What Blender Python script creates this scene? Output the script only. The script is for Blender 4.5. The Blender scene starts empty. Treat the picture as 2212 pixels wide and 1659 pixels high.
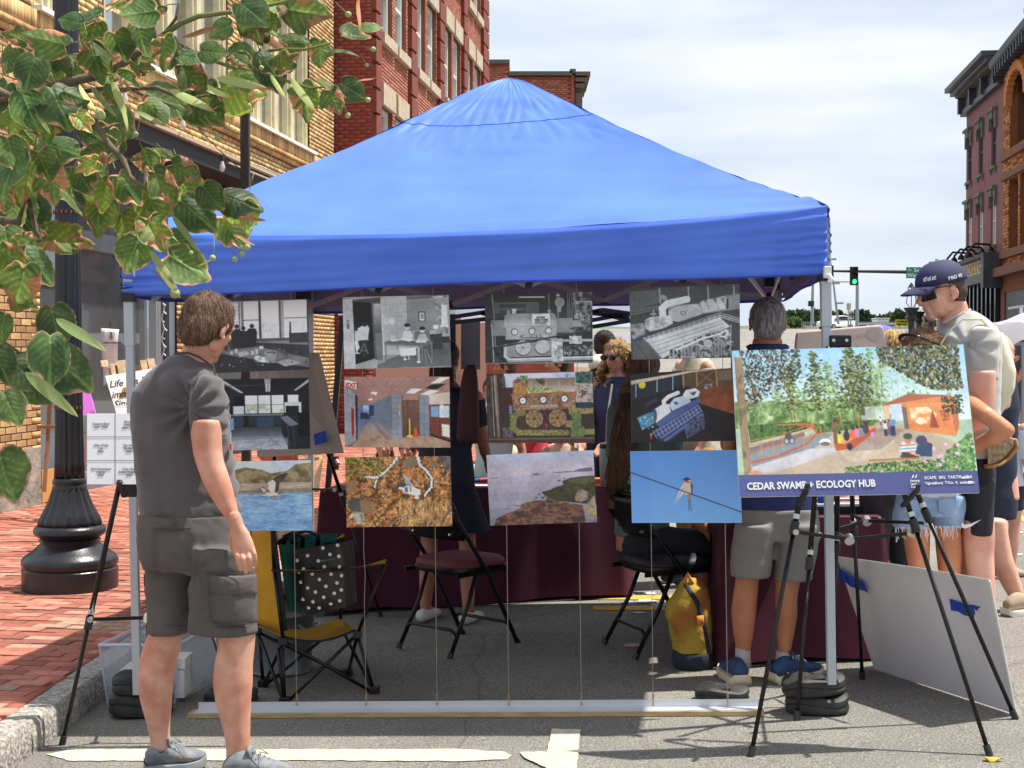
import bpy,bmesh,math,random
import numpy as np
from mathutils import Vector,Matrix,noise as mn
random.seed(7);np.random.seed(7)
R=math.radians
SC=bpy.context.scene
COL=SC.collection
# ------- camera
FPX=3068.0
HZ=765.0
CAMZ=1.58
PITCH=math.atan((829.5-HZ)/FPX)
cam_d=bpy.data.cameras.new('camera')
cam=bpy.data.objects.new('camera',cam_d);COL.objects.link(cam)
cam.location=(0,0,CAMZ);cam.rotation_euler=(R(90)-PITCH,0,0)
cam_d.sensor_width=36;cam_d.lens=36*FPX/2212
cam_d.clip_start=0.05;cam_d.clip_end=3000
SC.camera=cam
# ------- world, sun, exposure
SUN=Vector((0.42,0.06,1.0)).normalized()
w=bpy.data.worlds.new('World');SC.world=w;w.use_nodes=True
nt=w.node_tree;nt.nodes.clear()
def N(nt,t,**k):
 n=nt.nodes.new(t)
 for a,b in k.items():setattr(n,a,b)
 return n
out=N(nt,'ShaderNodeOutputWorld');bg=N(nt,'ShaderNodeBackground');bg.inputs[1].default_value=0.089
sky=N(nt,'ShaderNodeTexSky',sky_type='NISHITA',sun_disc=False)
sky.sun_elevation=math.asin(SUN.z);sky.sun_rotation=math.atan2(SUN.x,SUN.y)
sky.air_density=1.0;sky.dust_density=1.5;sky.ozone_density=2.0
tc=N(nt,'ShaderNodeTexCoord');mp=N(nt,'ShaderNodeMapping');mp.inputs['Scale'].default_value=(1.6,1.6,7.5)
mp.inputs['Location'].default_value=(0.35,0.2,0.6)
n1=N(nt,'ShaderNodeTexNoise');n1.inputs['Scale'].default_value=2.1;n1.inputs['Detail'].default_value=8;n1.inputs['Roughness'].default_value=0.52
n1.inputs['Distortion'].default_value=0.35
cr=N(nt,'ShaderNodeValToRGB');cr.color_ramp.elements[0].position=0.28;cr.color_ramp.elements[1].position=0.62
cr.color_ramp.elements[0].color=(0.66,0.66,0.66,1);cr.color_ramp.elements[1].color=(0.97,0.97,0.97,1)
n2=N(nt,'ShaderNodeTexNoise');n2.inputs['Scale'].default_value=3.3;n2.inputs['Detail'].default_value=6
c2=N(nt,'ShaderNodeValToRGB');c2.color_ramp.elements[0].color=(5.7,6.5,7.7,1);c2.color_ramp.elements[1].color=(7.7,7.9,8.1,1)
c2.color_ramp.elements[0].position=0.35;c2.color_ramp.elements[1].position=0.65
mx=N(nt,'ShaderNodeMixRGB')
L=nt.links.new
L(tc.outputs['Generated'],mp.inputs[0]);L(mp.outputs[0],n1.inputs['Vector']);L(mp.outputs[0],n2.inputs['Vector'])
L(n1.outputs['Fac'],cr.inputs[0]);L(n2.outputs['Fac'],c2.inputs[0]);L(cr.outputs[0],mx.inputs[0])
L(sky.outputs[0],mx.inputs[1]);L(c2.outputs[0],mx.inputs[2]);L(mx.outputs[0],bg.inputs[0]);L(bg.outputs[0],out.inputs[0])
sd=bpy.data.lights.new('sun','SUN');sun=bpy.data.objects.new('sun',sd);COL.objects.link(sun)
sd.energy=4.9;sd.angle=R(0.8);sd.color=(1.0,0.955,0.88)
sun.rotation_euler=SUN.to_track_quat('Z','Y').to_euler()
SC.view_settings.view_transform='Standard';SC.view_settings.look='None'
SC.view_settings.exposure=0.6;SC.view_settings.gamma=1;SC.view_settings.use_curve_mapping=False
SC.cycles.max_bounces=6;SC.cycles.transparent_max_bounces=12
# ------- measuring helpers: picture measurements -> real places
FW=Vector((0,math.cos(PITCH),-math.sin(PITCH)));UP=Vector((0,math.sin(PITCH),math.cos(PITCH)))
def at(px,py,Y):
 d=Vector(((px-1106)/FPX,0,0))+UP*((829.5-py)/FPX)+FW
 return Vector((0,0,CAMZ))+d*(Y/d.y)
SLOPE=0.036
def gz(x):
 if x<-1.94:return-0.07
 if x<4.0:return SLOPE*x
 return 0.144-0.02*(x-4.0)if x<12 else-0.016
def gnd(px,py,dz=0.0):
 d=6.0
 for _ in range(12):
  p=at(px,py,d);z=gz(p.x)+dz
  r=at(px,py,1.0)-Vector((0,0,CAMZ))
  t=(z-CAMZ)/r.z
  d=0.5*d+0.5*t*r.y
 return at(px,py,d)
# ------- materials
def lin(c):
 return tuple(((v/12.92)if v<=0.04045 else((v+0.055)/1.055)**2.4)for v in c)
def s8(r,g,b,k=1.0):return tuple(v*k for v in lin((r/255,g/255,b/255)))
MC={}
def mat(name,col,rough=0.6,metal=0.0,col2=None,scale=8.0,bump=0.0,bscale=60.0,spec=0.5,trans=0.0,detail=5,stretch=None,alpha=1.0,transl=0.0,coord='Object',contrast=(0.35,0.65),sheen=0,emit=None,bdist=0.01,sss=0.0):
 if name in MC:return MC[name]
 m=bpy.data.materials.new(name);MC[name]=m;m.use_nodes=True
 nt=m.node_tree;b=nt.nodes['Principled BSDF'];o=nt.nodes['Material Output'];L=nt.links.new
 b.inputs['Base Color'].default_value=(*col,1);b.inputs['Roughness'].default_value=rough;b.inputs['Metallic'].default_value=metal
 b.inputs['Specular IOR Level'].default_value=spec
 m.diffuse_color=(*col,1)
 if trans:b.inputs['Transmission Weight'].default_value=trans
 if alpha<1:b.inputs['Alpha'].default_value=alpha
 if sheen:b.inputs['Sheen Weight'].default_value=sheen
 if sss:
  b.inputs['Subsurface Weight'].default_value=sss;b.inputs['Subsurface Radius'].default_value=(1.0,0.35,0.2);b.inputs['Subsurface Scale'].default_value=0.012
 if emit:b.inputs['Emission Color'].default_value=(*emit[:3],1);b.inputs['Emission Strength'].default_value=emit[3]
 tc=N(nt,'ShaderNodeTexCoord');mp=N(nt,'ShaderNodeMapping');L(tc.outputs[coord],mp.inputs[0])
 if stretch:mp.inputs['Scale'].default_value=stretch
 if col2 is not None:
  n=N(nt,'ShaderNodeTexNoise');n.inputs['Scale'].default_value=scale;n.inputs['Detail'].default_value=detail;L(mp.outputs[0],n.inputs['Vector'])
  r=N(nt,'ShaderNodeValToRGB');r.color_ramp.elements[0].position=contrast[0];r.color_ramp.elements[1].position=contrast[1]
  r.color_ramp.elements[0].color=(*col,1);r.color_ramp.elements[1].color=(*col2,1)
  L(n.outputs['Fac'],r.inputs[0]);L(r.outputs[0],b.inputs['Base Color'])
 if bump:
  n=N(nt,'ShaderNodeTexNoise');n.inputs['Scale'].default_value=bscale;n.inputs['Detail'].default_value=6;L(mp.outputs[0],n.inputs['Vector'])
  bp=N(nt,'ShaderNodeBump');bp.inputs['Strength'].default_value=bump;bp.inputs['Distance'].default_value=bdist
  L(n.outputs['Fac'],bp.inputs['Height']);L(bp.outputs[0],b.inputs['Normal'])
 if transl:
  t=N(nt,'ShaderNodeBsdfTranslucent');mxs=N(nt,'ShaderNodeMixShader');mxs.inputs[0].default_value=transl
  t.inputs[0].default_value=(*col,1)
  if col2 is not None:L(r.outputs[0],t.inputs[0])
  L(b.outputs[0],mxs.inputs[1]);L(t.outputs[0],mxs.inputs[2]);L(mxs.outputs[0],o.inputs[0])
 return m
def cmat(name,k=1.0,rough=0.35,spec=0.4,bump=0.0,bscale=300,transl=0.0,sat=1.0):
 """procedural material whose flat print or local colour comes from the mesh's colour attribute 'col'"""
 if name in MC:return MC[name]
 m=bpy.data.materials.new(name);MC[name]=m;m.use_nodes=True;nt=m.node_tree;b=nt.nodes['Principled BSDF']
 a=N(nt,'ShaderNodeVertexColor',layer_name='col');nt.links.new(a.outputs[0],b.inputs['Base Color'])
 b.inputs['Roughness'].default_value=rough;b.inputs['Specular IOR Level'].default_value=spec
 if bump:
  tc=N(nt,'ShaderNodeTexCoord');n=N(nt,'ShaderNodeTexNoise');n.inputs['Scale'].default_value=bscale;nt.links.new(tc.outputs['Object'],n.inputs['Vector'])
  bp=N(nt,'ShaderNodeBump');bp.inputs['Strength'].default_value=bump;bp.inputs['Distance'].default_value=0.004
  nt.links.new(n.outputs['Fac'],bp.inputs['Height']);nt.links.new(bp.outputs[0],b.inputs['Normal'])
 if transl:
  t=N(nt,'ShaderNodeBsdfTranslucent');mxs=N(nt,'ShaderNodeMixShader');mxs.inputs[0].default_value=transl;o=nt.nodes['Material Output']
  hs=N(nt,'ShaderNodeHueSaturation');hs.inputs['Value'].default_value=1.9;hs.inputs['Saturation'].default_value=1.1;hs.inputs['Hue'].default_value=0.485
  nt.links.new(a.outputs[0],hs.inputs['Color']);nt.links.new(hs.outputs[0],t.inputs[0])
  nt.links.new(b.outputs[0],mxs.inputs[1]);nt.links.new(t.outputs[0],mxs.inputs[2]);nt.links.new(mxs.outputs[0],o.inputs[0])
 return m
# ------- mesh helpers
ORG={}
def thing(name,label,cat,loc=(0,0,0),rotz=0.0,group=None):
 o=bpy.data.objects.new(name,None);COL.objects.link(o);o.empty_display_size=0.1
 o.location=loc;o.rotation_euler=(0,0,rotz);o['label']=label;o['category']=cat
 if group:o['group']=group
 ORG[o.name]=Vector(loc)
 return o
def tag(o,label,cat,group=None,kind=None):
 o['label']=label;o['category']=cat
 if group:o['group']=group
 if kind:o['kind']=kind
 return o
def struct(o):o['kind']='structure';return o
def link(name,me,parent=None,world=False):
 o=bpy.data.objects.new(name,me);COL.objects.link(o)
 org=Vector((0,0,0))
 if parent is not None:
  o.parent=parent
  if world and parent.name in ORG:
   org=ORG[parent.name];o.location=-org
 ORG[o.name]=Vector((0,0,0))if(world or parent is None)else ORG.get(parent.name,Vector((0,0,0)))
 return o
def rebase(o):
 me=o.data;n=len(me.vertices);a=np.empty(n*3,np.float32);me.vertices.foreach_get('co',a);a=a.reshape(-1,3)
 c=Vector(((a[:,0].min()+a[:,0].max())/2,(a[:,1].min()+a[:,1].max())/2,a[:,2].min()))
 a-=np.array(c,np.float32);me.vertices.foreach_set('co',a.ravel());o.location=o.location+c
 return o
class MB:
 def __init__(s):s.v=[];s.f=[]
 def add(s,vs,fs):
  n=len(s.v);s.v+=[tuple(v)for v in vs];s.f+=[tuple(i+n for i in f)for f in fs];return s
 def box(s,c,size,rot=None,taper=1.0):
  hx,hy,hz=size[0]/2,size[1]/2,size[2]/2;c=Vector(c)
  vs=[Vector((x*hx*(taper if z>0 else 1),y*hy*(taper if z>0 else 1),z*hz))for z in(-1,1)for y in(-1,1)for x in(-1,1)]
  if rot is not None:vs=[rot@v for v in vs]
  return s.add([c+v for v in vs],[(0,2,3,1),(4,5,7,6),(0,1,5,4),(2,6,7,3),(0,4,6,2),(1,3,7,5)])
 def bar(s,a,b,w,h,up=(0,0,1)):
  a,b=Vector(a),Vector(b);z=(b-a).normalized();u=Vector(up);x=u.cross(z)
  if x.length<1e-4:x=Vector((1,0,0)).cross(z)
  x.normalize();y=z.cross(x)
  return s.box((a+b)/2,(w,h,(b-a).length),Matrix((x,y,z)).transposed())
 def tube(s,pts,r,n=8,cap=True,round_cap=False):
  pts=[Vector(p)for p in pts];m=len(pts)
  rs=r if isinstance(r,(list,tuple))else[r]*m
  if round_cap:
   d0=(pts[0]-pts[1]).normalized();d1=(pts[-1]-pts[-2]).normalized()
   f=lambda q:q if isinstance(q,tuple)else(q,q)
   r0,r1=f(rs[0]),f(rs[-1]);P=[];Q=[]
   for k in(0.9,0.6):
    e=math.sqrt(1-k*k);P.append(pts[0]+d0*max(r0)*k);Q.append((r0[0]*e,r0[1]*e))
   P2=[];Q2=[]
   for k in(0.6,0.9):
    e=math.sqrt(1-k*k);P2.append(pts[-1]+d1*max(r1)*k);Q2.append((r1[0]*e,r1[1]*e))
   pts=P+pts+P2;rs=Q+list(rs)+Q2;m=len(pts)
  x=None;rings=[]
  for i,p in enumerate(pts):
   t=(pts[min(i+1,m-1)]-pts[max(i-1,0)]).normalized()
   if x is None:
    x=Vector((1,0,0))if abs(t.x)<0.8 else Vector((0,1,0))
   x=(x-t*x.dot(t))
   if x.length<1e-6:x=t.orthogonal()
   x.normalize();y=t.cross(x)
   q=rs[i];rx,ry=q if isinstance(q,tuple)else(q,q)
   rings.append([p+x*(rx*math.cos(2*math.pi*k/n))+y*(ry*math.sin(2*math.pi*k/n))for k in range(n)])
  vs=[v for g in rings for v in g];fs=[]
  for i in range(m-1):
   for k in range(n):
    a=i*n+k;b=i*n+(k+1)%n;fs.append((a,b,b+n,a+n))
  if cap:fs.append(tuple(range(n))[::-1]);fs.append(tuple((m-1)*n+k for k in range(n)))
  return s.add(vs,fs)
 def ell(s,c,r,rot=None,n=14,m=9):
  c=Vector(c);rx,ry,rz=r if isinstance(r,(tuple,list))else(r,r,r);vs=[];fs=[]
  for j in range(m+1):
   ph=math.pi*j/m-math.pi/2
   for k in range(n):
    v=Vector((rx*math.cos(ph)*math.cos(2*math.pi*k/n),ry*math.cos(ph)*math.sin(2*math.pi*k/n),rz*math.sin(ph)))
    if rot is not None:v=rot@v
    vs.append(c+v)
  for j in range(m):
   for k in range(n):
    a=j*n+k;b=j*n+(k+1)%n;fs.append((a,b,b+n,a+n))
  return s.add(vs,fs)
 def lathe(s,c,prof,n=24,mod=None):
  c=Vector(c);vs=[];fs=[];m=len(prof)
  for j,(r,z)in enumerate(prof):
   for k in range(n):
    a=2*math.pi*k/n;rr=r*(mod(a,z)if mod else 1)
    vs.append(c+Vector((rr*math.cos(a),rr*math.sin(a),z)))
  for j in range(m-1):
   for k in range(n):
    a=j*n+k;b=j*n+(k+1)%n;fs.append((a,b,b+n,a+n))
  fs.append(tuple(range(n))[::-1]);fs.append(tuple((m-1)*n+k for k in range(n)))
  return s.add(vs,fs)
 def rings(s,rs,cap=True,closed=True):
  n=len(rs[0]);vs=[v for r in rs for v in r];fs=[]
  for i in range(len(rs)-1):
   for k in range(n if closed else n-1):
    a=i*n+k;b=i*n+(k+1)%n;fs.append((a,b,b+n,a+n))
  if cap:fs.append(tuple(range(n))[::-1]);fs.append(tuple((len(rs)-1)*n+k for k in range(n)))
  return s.add(vs,fs)
 def prism(s,poly,d):
  n=len(poly);d=Vector(d);P=[Vector(p)for p in poly]
  return s.add(P+[p+d for p in P],[tuple(range(n))[::-1],tuple(range(n,2*n))]+[(i,(i+1)%n,n+(i+1)%n,n+i)for i in range(n)])
 def sheet(s,fn,nu,nv):
  vs=[fn(i/nu,j/nv)for j in range(nv+1)for i in range(nu+1)]
  return s.add(vs,[(j*(nu+1)+i,j*(nu+1)+i+1,(j+1)*(nu+1)+i+1,(j+1)*(nu+1)+i)for j in range(nv)for i in range(nu)])
 def mesh(s,name,m=None,smooth=False):
  me=bpy.data.meshes.new(name);me.from_pydata(s.v,[],s.f)
  if m is not None:me.materials.append(m)
  if smooth:me.polygons.foreach_set('use_smooth',[True]*len(me.polygons))
  me.update();return me
 def build(s,name,m,parent=None,smooth=False,world=True,bevel=0.0,thick=0.0,auto=False,fix=True):
  me=s.mesh(name,m,smooth or auto)
  if fix:
   bm=bmesh.new();bm.from_mesh(me);bmesh.ops.recalc_face_normals(bm,faces=bm.faces);bm.to_mesh(me);bm.free()
  if auto:me.set_sharp_from_angle(angle=R(38))
  o=link(name,me,parent,world)
  if thick:q=o.modifiers.new('solid','SOLIDIFY');q.thickness=thick;q.offset=0
  if bevel:q=o.modifiers.new('bevel','BEVEL');q.width=bevel;q.segments=2;q.limit_method='ANGLE'
  return o
def boxes_mesh(name,C,U,V,Wd,m,cols=None):
 """many boxes at once: centres C (n,3), half vectors U,V,W (n,3)"""
 C,U,V,Wd=[np.asarray(a,np.float32)for a in(C,U,V,Wd)];n=len(C)
 if U.ndim==1:U=np.tile(U,(n,1))
 if V.ndim==1:V=np.tile(V,(n,1))
 if Wd.ndim==1:Wd=np.tile(Wd,(n,1))
 sg=[(-1,-1,-1),(1,-1,-1),(1,1,-1),(-1,1,-1),(-1,-1,1),(1,-1,1),(1,1,1),(-1,1,1)]
 vs=np.stack([C+a*U+b*V+c*Wd for a,b,c in sg],1).reshape(-1,3)
 f=np.array([(0,3,2,1),(4,5,6,7),(0,1,5,4),(1,2,6,5),(2,3,7,6),(3,0,4,7)],np.int32)
 F=(f[None]+(np.arange(n,dtype=np.int32)*8)[:,None,None]).reshape(-1,4)
 me=np_mesh(name,vs,F,m)
 if cols is not None:set_col(me,np.repeat(np.asarray(cols,np.float32),8,0))
 return me
def np_mesh(name,vs,F,m=None,smooth=False):
 me=bpy.data.meshes.new(name);me.vertices.add(len(vs));me.vertices.foreach_set('co',np.asarray(vs,np.float32).ravel())
 k=F.shape[1];me.loops.add(len(F)*k);me.loops.foreach_set('vertex_index',F.ravel().astype(np.int32))
 me.polygons.add(len(F));me.polygons.foreach_set('loop_start',np.arange(0,len(F)*k,k,dtype=np.int32))
 if smooth:me.polygons.foreach_set('use_smooth',np.ones(len(F),bool))
 me.update(calc_edges=True)
 if m is not None:me.materials.append(m)
 return me
def set_col(me,cols):
 a=me.color_attributes.new('col','FLOAT_COLOR','POINT');c=np.ones((len(me.vertices),4),np.float32);c[:,:3]=cols;a.data.foreach_set('color',c.ravel())
def get_co(me):
 a=np.empty(len(me.vertices)*3,np.float32);me.vertices.foreach_get('co',a);return a.reshape(-1,3)
def get_no(me):
 a=np.empty(len(me.vertices)*3,np.float32);me.vertices.foreach_get('normal',a);return a.reshape(-1,3)
TMP=[]
def remesh(mb,voxel,smooth=4,fac=0.5):
 """fuses overlapping volumes into one continuous skin"""
 me=mb.mesh('tmp')if isinstance(mb,MB)else mb
 o=bpy.data.objects.new('tmp',me);COL.objects.link(o)
 q=o.modifiers.new('r','REMESH');q.mode='VOXEL';q.voxel_size=voxel;q.adaptivity=0
 if smooth:s=o.modifiers.new('s','SMOOTH');s.factor=fac;s.iterations=smooth
 dg=bpy.context.evaluated_depsgraph_get();r=bpy.data.meshes.new_from_object(o.evaluated_get(dg))
 bpy.data.objects.remove(o);bpy.data.meshes.remove(me)
 return r
def join_meshes(name,ms,m=None,smooth=True):
 V=[];F=[];n=0
 for me in ms:
  co=get_co(me);V.append(co)
  for p in me.polygons:F.append(tuple(i+n for i in p.vertices))
  n+=len(co)
 me=bpy.data.meshes.new(name);me.from_pydata(np.concatenate(V).tolist(),[],F)
 me.polygons.foreach_set('use_smooth',[smooth]*len(me.polygons))
 if m is not None:me.materials.append(m)
 me.update();return me
def displace(me,fn):
 co=get_co(me);no=get_no(me);d=np.array([fn(Vector(c))for c in co.tolist()],np.float32)
 me.vertices.foreach_set('co',(co+no*d[:,None]).ravel());me.update()
def txt(name,s,size,m,parent,origin,ux,uy,align='LEFT',ext=0.0006,bold=0.0,shear=0.0,nar=1.0):
 """lettering as real thin glyphs; origin, right vector and up vector in world space"""
 cu=bpy.data.curves.new(name,'FONT');cu.body=s;cu.size=size;cu.align_x=align;cu.extrude=ext;cu.offset=bold;cu.shear=shear;cu.resolution_u=2
 o=bpy.data.objects.new(name,cu);COL.objects.link(o)
 dg=bpy.context.evaluated_depsgraph_get();me=bpy.data.meshes.new_from_object(o.evaluated_get(dg));bpy.data.objects.remove(o);bpy.data.curves.remove(cu)
 ux=Vector(ux).normalized();uy=Vector(uy);uy=(uy-ux*uy.dot(ux)).normalized();uz=ux.cross(uy)
 M=Matrix((ux*nar,uy,uz)).transposed().to_4x4();M.translation=Vector(origin);me.transform(M)
 me.materials.clear();me.materials.append(m)
 return link(name,me,parent,True)
SD=Vector((0.127,0.992,0)).normalized()
SX=Vector((SD.y,-SD.x,0))
# ======= ground, road, pavement
def ramp(Y):
 t=min(max((Y-62)/130,0),1);return 5.0*t*t*(3-2*t)
def cx(Y):return-1.97+0.03*(Y-6)if Y<7.5 else-1.925+0.128*(Y-7.5)
def sz(Y):return gz(cx(Y))+0.135+ramp(Y)
def ground_mat():
 m=bpy.data.materials.new('asphalt');m.use_nodes=True;nt=m.node_tree;b=nt.nodes['Principled BSDF'];L=nt.links.new
 tc=N(nt,'ShaderNodeTexCoord')
 def noise(sc,det=4,rough=0.6):
  n=N(nt,'ShaderNodeTexNoise');n.inputs['Scale'].default_value=sc;n.inputs['Detail'].default_value=det;n.inputs['Roughness'].default_value=rough;L(tc.outputs['Object'],n.inputs['Vector']);return n
 def ramp_(f,stops):
  r=N(nt,'ShaderNodeValToRGB');e=r.color_ramp.elements
  while len(e)<len(stops):e.new(0.5)
  for k,(p,c)in enumerate(stops):e[k].position=p;e[k].color=(c[0],c[1],c[2],1)if isinstance(c,tuple)else(c,c,c,1)
  L(f,r.inputs[0]);return r
 a=ramp_(noise(130,3,0.75).outputs['Fac'],[(0.36,(0.10,0.095,0.085)),(0.5,(0.21,0.198,0.174)),(0.66,(0.40,0.375,0.325))])
 g=ramp_(noise(0.9,5).outputs['Fac'],[(0.3,0.78),(0.7,1.18)])
 v=N(nt,'ShaderNodeTexVoronoi');v.inputs['Scale'].default_value=42;L(tc.outputs['Object'],v.inputs['Vector'])
 pb=ramp_(v.outputs['Distance'],[(0.035,2.2),(0.1,1.0)])
 mu=N(nt,'ShaderNodeMixRGB',blend_type='MULTIPLY');mu.inputs[0].default_value=1;L(a.outputs[0],mu.inputs[1]);L(g.outputs[0],mu.inputs[2])
 mu2=N(nt,'ShaderNodeMixRGB',blend_type='MULTIPLY');mu2.inputs[0].default_value=1;L(mu.outputs[0],mu2.inputs[1]);L(pb.outputs[0],mu2.inputs[2])
 nz=noise(1.3,5);vm=N(nt,'ShaderNodeMixRGB');vm.inputs[0].default_value=0.18;L(tc.outputs['Object'],vm.inputs[1]);L(nz.outputs['Color'],vm.inputs[2])
 ve=N(nt,'ShaderNodeTexVoronoi',feature='DISTANCE_TO_EDGE');ve.inputs['Scale'].default_value=0.45;L(vm.outputs[0],ve.inputs['Vector']);ck=ramp_(ve.outputs['Distance'],[(0.001,0.5),(0.0035,1.0)])
 mu3=N(nt,'ShaderNodeMixRGB',blend_type='MULTIPLY');mu3.inputs[0].default_value=.6;L(mu2.outputs[0],mu3.inputs[1]);L(ck.outputs[0],mu3.inputs[2]);L(mu3.outputs[0],b.inputs['Base Color']);b.inputs['Roughness'].default_value=0.92;b.inputs['Specular IOR Level'].default_value=0.2
 n=noise(170,4,0.7);bp=N(nt,'ShaderNodeBump');bp.inputs['Strength'].default_value=0.9;bp.inputs['Distance'].default_value=0.006;L(n.outputs['Fac'],bp.inputs['Height']);L(bp.outputs[0],b.inputs['Normal'])
 return m
ASPH=ground_mat()
xs=[-900,-300,-60,-12,-1.94,-0.5,1,2.5,4,6,8,12,40,300,1200];ys=[-30,0,3,5,7,9,12,16,22,30,40,52,62,72,82,92,104,118,132,150,170,192,260,500,1200,2600]
mb=MB();mb.sheet(lambda u,v:Vector((xs[round(u*14)],ys[round(v*25)],gz(xs[round(u*14)]if xs[round(u*14)]>-1.95 else-1.94)+ramp(ys[round(v*25)])-(0.9 if ys[round(v*25)]>300 else 0))),14,25)
g=mb.build('ground',ASPH);struct(g)
PYS=[2.5,4,5,6,7,7.5,9,11,14,18,24,32,45,62,90]
mb=MB()
mb.sheet(lambda u,v:Vector(((cx(PYS[round(v*14)])-0.14)if u>0.5 else 0.128*PYS[round(v*14)]-8.5,PYS[round(v*14)],sz(PYS[round(v*14)])-0.012)),1,14)
pave=struct(mb.build('pavement',mat('mortar_sand',s8(120,92,76),0.95,bump=0.4)))
kerb=bpy.data.objects.new('kerb',None);COL.objects.link(kerb);struct(kerb);ORG['kerb']=Vector((0,0,0))
GRAN=mat('granite',s8(120,116,110),0.85,col2=s8(178,172,162),scale=55,bump=0.9,bscale=38,bdist=0.02,contrast=(0.38,0.62))
Y=4.1;first=None;k=0
for ln in(0.55,0.62,0.55,0.8,0.95,1.3,1.5,1.6,1.6,1.8,1.8,1.8):
 a=Vector((cx(Y),Y,0));b=Vector((cx(Y+ln-0.012),Y+ln-0.012,0));zt=sz(Y+ln/2)+random.uniform(-0.004,0.004)
 mb=MB();nseg=5
 def pf(u,v,a=a,b=b,zt=zt):
  p=a.lerp(b,u);q=[(0.0,-0.16),(0.0+0.004,0.4),(-0.004,0.85),(-0.02,1.0),(-0.075,1.01),(-0.14,1.0),(-0.145,-0.1)][round(v*6)]
  z0=gz(-1.94)-0.02;z=z0+(zt-z0)*q[1];r=mn.noise(Vector((p.y*9,q[1]*3,k)))
  return Vector((p.x+q[0]+0.008*r*(1 if 0<=q[1]<1.02 else 0),p.y,z+0.003*r))
 mb.sheet(pf,8,6);n=len(mb.v);mb.f+=[tuple(j*9 for j in range(7)),tuple(j*9+8 for j in range(7))[::-1]]
 mb.build('kerb_stone',GRAN,kerb,auto=True);Y+=ln;k+=1
BC=[s8(168,100,80),s8(182,112,90),s8(154,88,70),s8(176,116,94),s8(142,84,70),s8(170,136,114),s8(192,126,104)]
PM=[mat('paver_%s'%n,c,0.85,col2=tuple(v*0.72 for v in c),scale=30,bump=0.5,bscale=90)for n,c in zip(('red','light_red','dark_red','orange','brown','buff','pale'),BC)]
PME=[]
for m in PM:
 b_=MB();b_.box((0,0,0),(0.193,0.093,0.05));q=b_.mesh('paver',m);PME.append(q)
cells=[]
nrow=0;v=4.0
while v<23:
 u=-6.4+(0.1 if nrow%2 else 0)
 while u<1.3:
  p=SD*v+SX*u;P=Vector((p.x-0.95,p.y,0));lim=cx(P.y)-0.147
  if P.x>0.128*P.y-6.62:
   if P.x<lim-0.098:cells.append((P,0.0965))
   elif P.x-0.0965<lim-0.03:hl=(lim-(P.x-0.0965))/2;cells.append((Vector((P.x-0.0965+hl,P.y,0)),hl))
  u+=0.2
 v+=0.1;nrow+=1
def scr(p):
 r=Vector(p)-Vector((0,0,CAMZ));d=r.dot(FW);return 1106+FPX*r.x/d,829.5-FPX*r.dot(UP)/d,d
vis=[]
for P,hl in cells:
 P.z=sz(P.y)-0.025;s=scr(P)
 if-20<s[0]<330 and s[1]<1700 and hl>.096:vis.append((s[2],P))
vis.sort(key=lambda t:t[0]);vset=set(id(t[1])for t in vis[:300])
RZ=math.atan2(SX.y,SX.x);C=[];U=[];V=[];Wd=[];cc=[]
for P,hl in cells:
 ang=RZ+random.gauss(0,0.012);dz=random.gauss(0,0.0022);k=random.choices(range(7),(8,7,5,4,3,2.2,3))[0]
 if P.y>7.6 and P.y<8.9 and abs(P.x+2.9)>0.35 and mn.noise(Vector((P.x*1.3,P.y*2.2,5)))>0.12:k=5
 tx,ty=random.gauss(0,0.012),random.gauss(0,0.012)
 if id(P)in vset:
  o=bpy.data.objects.new('brick',PME[k]);COL.objects.link(o);o.parent=pave;o.location=(P.x,P.y,P.z+dz);o.rotation_euler=(tx,ty,ang)
 else:
  C.append((P.x,P.y,P.z+dz));U.append((math.cos(ang)*hl,math.sin(ang)*hl,tx*0.1));V.append((-math.sin(ang)*0.0465,math.cos(ang)*0.0465,ty*0.05));cc.append(BC[k])
BM=cmat('brick_local',rough=0.85,bump=0.5,bscale=80)
o=link('brick_field',boxes_mesh('brick_field',C,U,V,(0,0,0.025),BM,cc),pave,True);o['kind']='stuff'
def wob(x,y,s=0.004):return(mn.noise(Vector((x*23,y*23,3)))+.8*mn.noise(Vector((x*90,y*90,3))))*s*2
WP=mat('road_paint',s8(204,197,174),0.8,col2=s8(180,173,152),scale=36,bump=0.5,bscale=150)
def paint(name,pts,m,zoff=0.004,n=40):
 """pts: outline corners on the picture, laid on the sloping road, ragged edge"""
 P=[gnd(x,y)for x,y in pts];out=[]
 for i in range(len(P)):
  a,b=P[i],P[(i+1)%len(P)];L_=(b-a).length;k=max(2,int(L_/0.02))
  for j in range(k):
   q=a.lerp(b,j/k);out.append(Vector((q.x+wob(q.x,q.y,0.002),q.y+wob(q.y,q.x,0.004),0)))
 out=[Vector((q.x,q.y,gz(q.x)+zoff))for q in out]
 mb=MB();mb.v=[tuple(q)for q in out];mb.f=[tuple(range(len(out)))]
 o=mb.build(name,m,fix=False);o['kind']='structure';return o
def tri(o):
 bm=bmesh.new();bm.from_mesh(o.data);bmesh.ops.triangulate(bm,faces=bm.faces);bm.to_mesh(o.data);bm.free();return o
tri(paint('road_line',[(100,1631),(150,1621),(320,1620),(640,1620),(1000,1620),(1090,1626),(1106,1634),(1095,1642),(1000,1646),(640,1644),(330,1645),(150,1645)],WP))
tri(paint('road_line',[(1192,1577),(1254,1580),(1246,1659),(1262,1700),(1170,1700),(1180,1662),(1132,1640),(1122,1628),(1182,1628)],WP,0.008))
YP=mat('yellow_paint',s8(214,168,58),0.8,col2=s8(190,150,60),scale=20)
for x0,x1,ya,yb in((1341,1470,1287,1296),(1341,1470,1310,1319)):
 tri(paint('road_line',[(x0-60,ya),(x1,ya),(x1,yb),(x0-60,yb)],YP))
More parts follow.
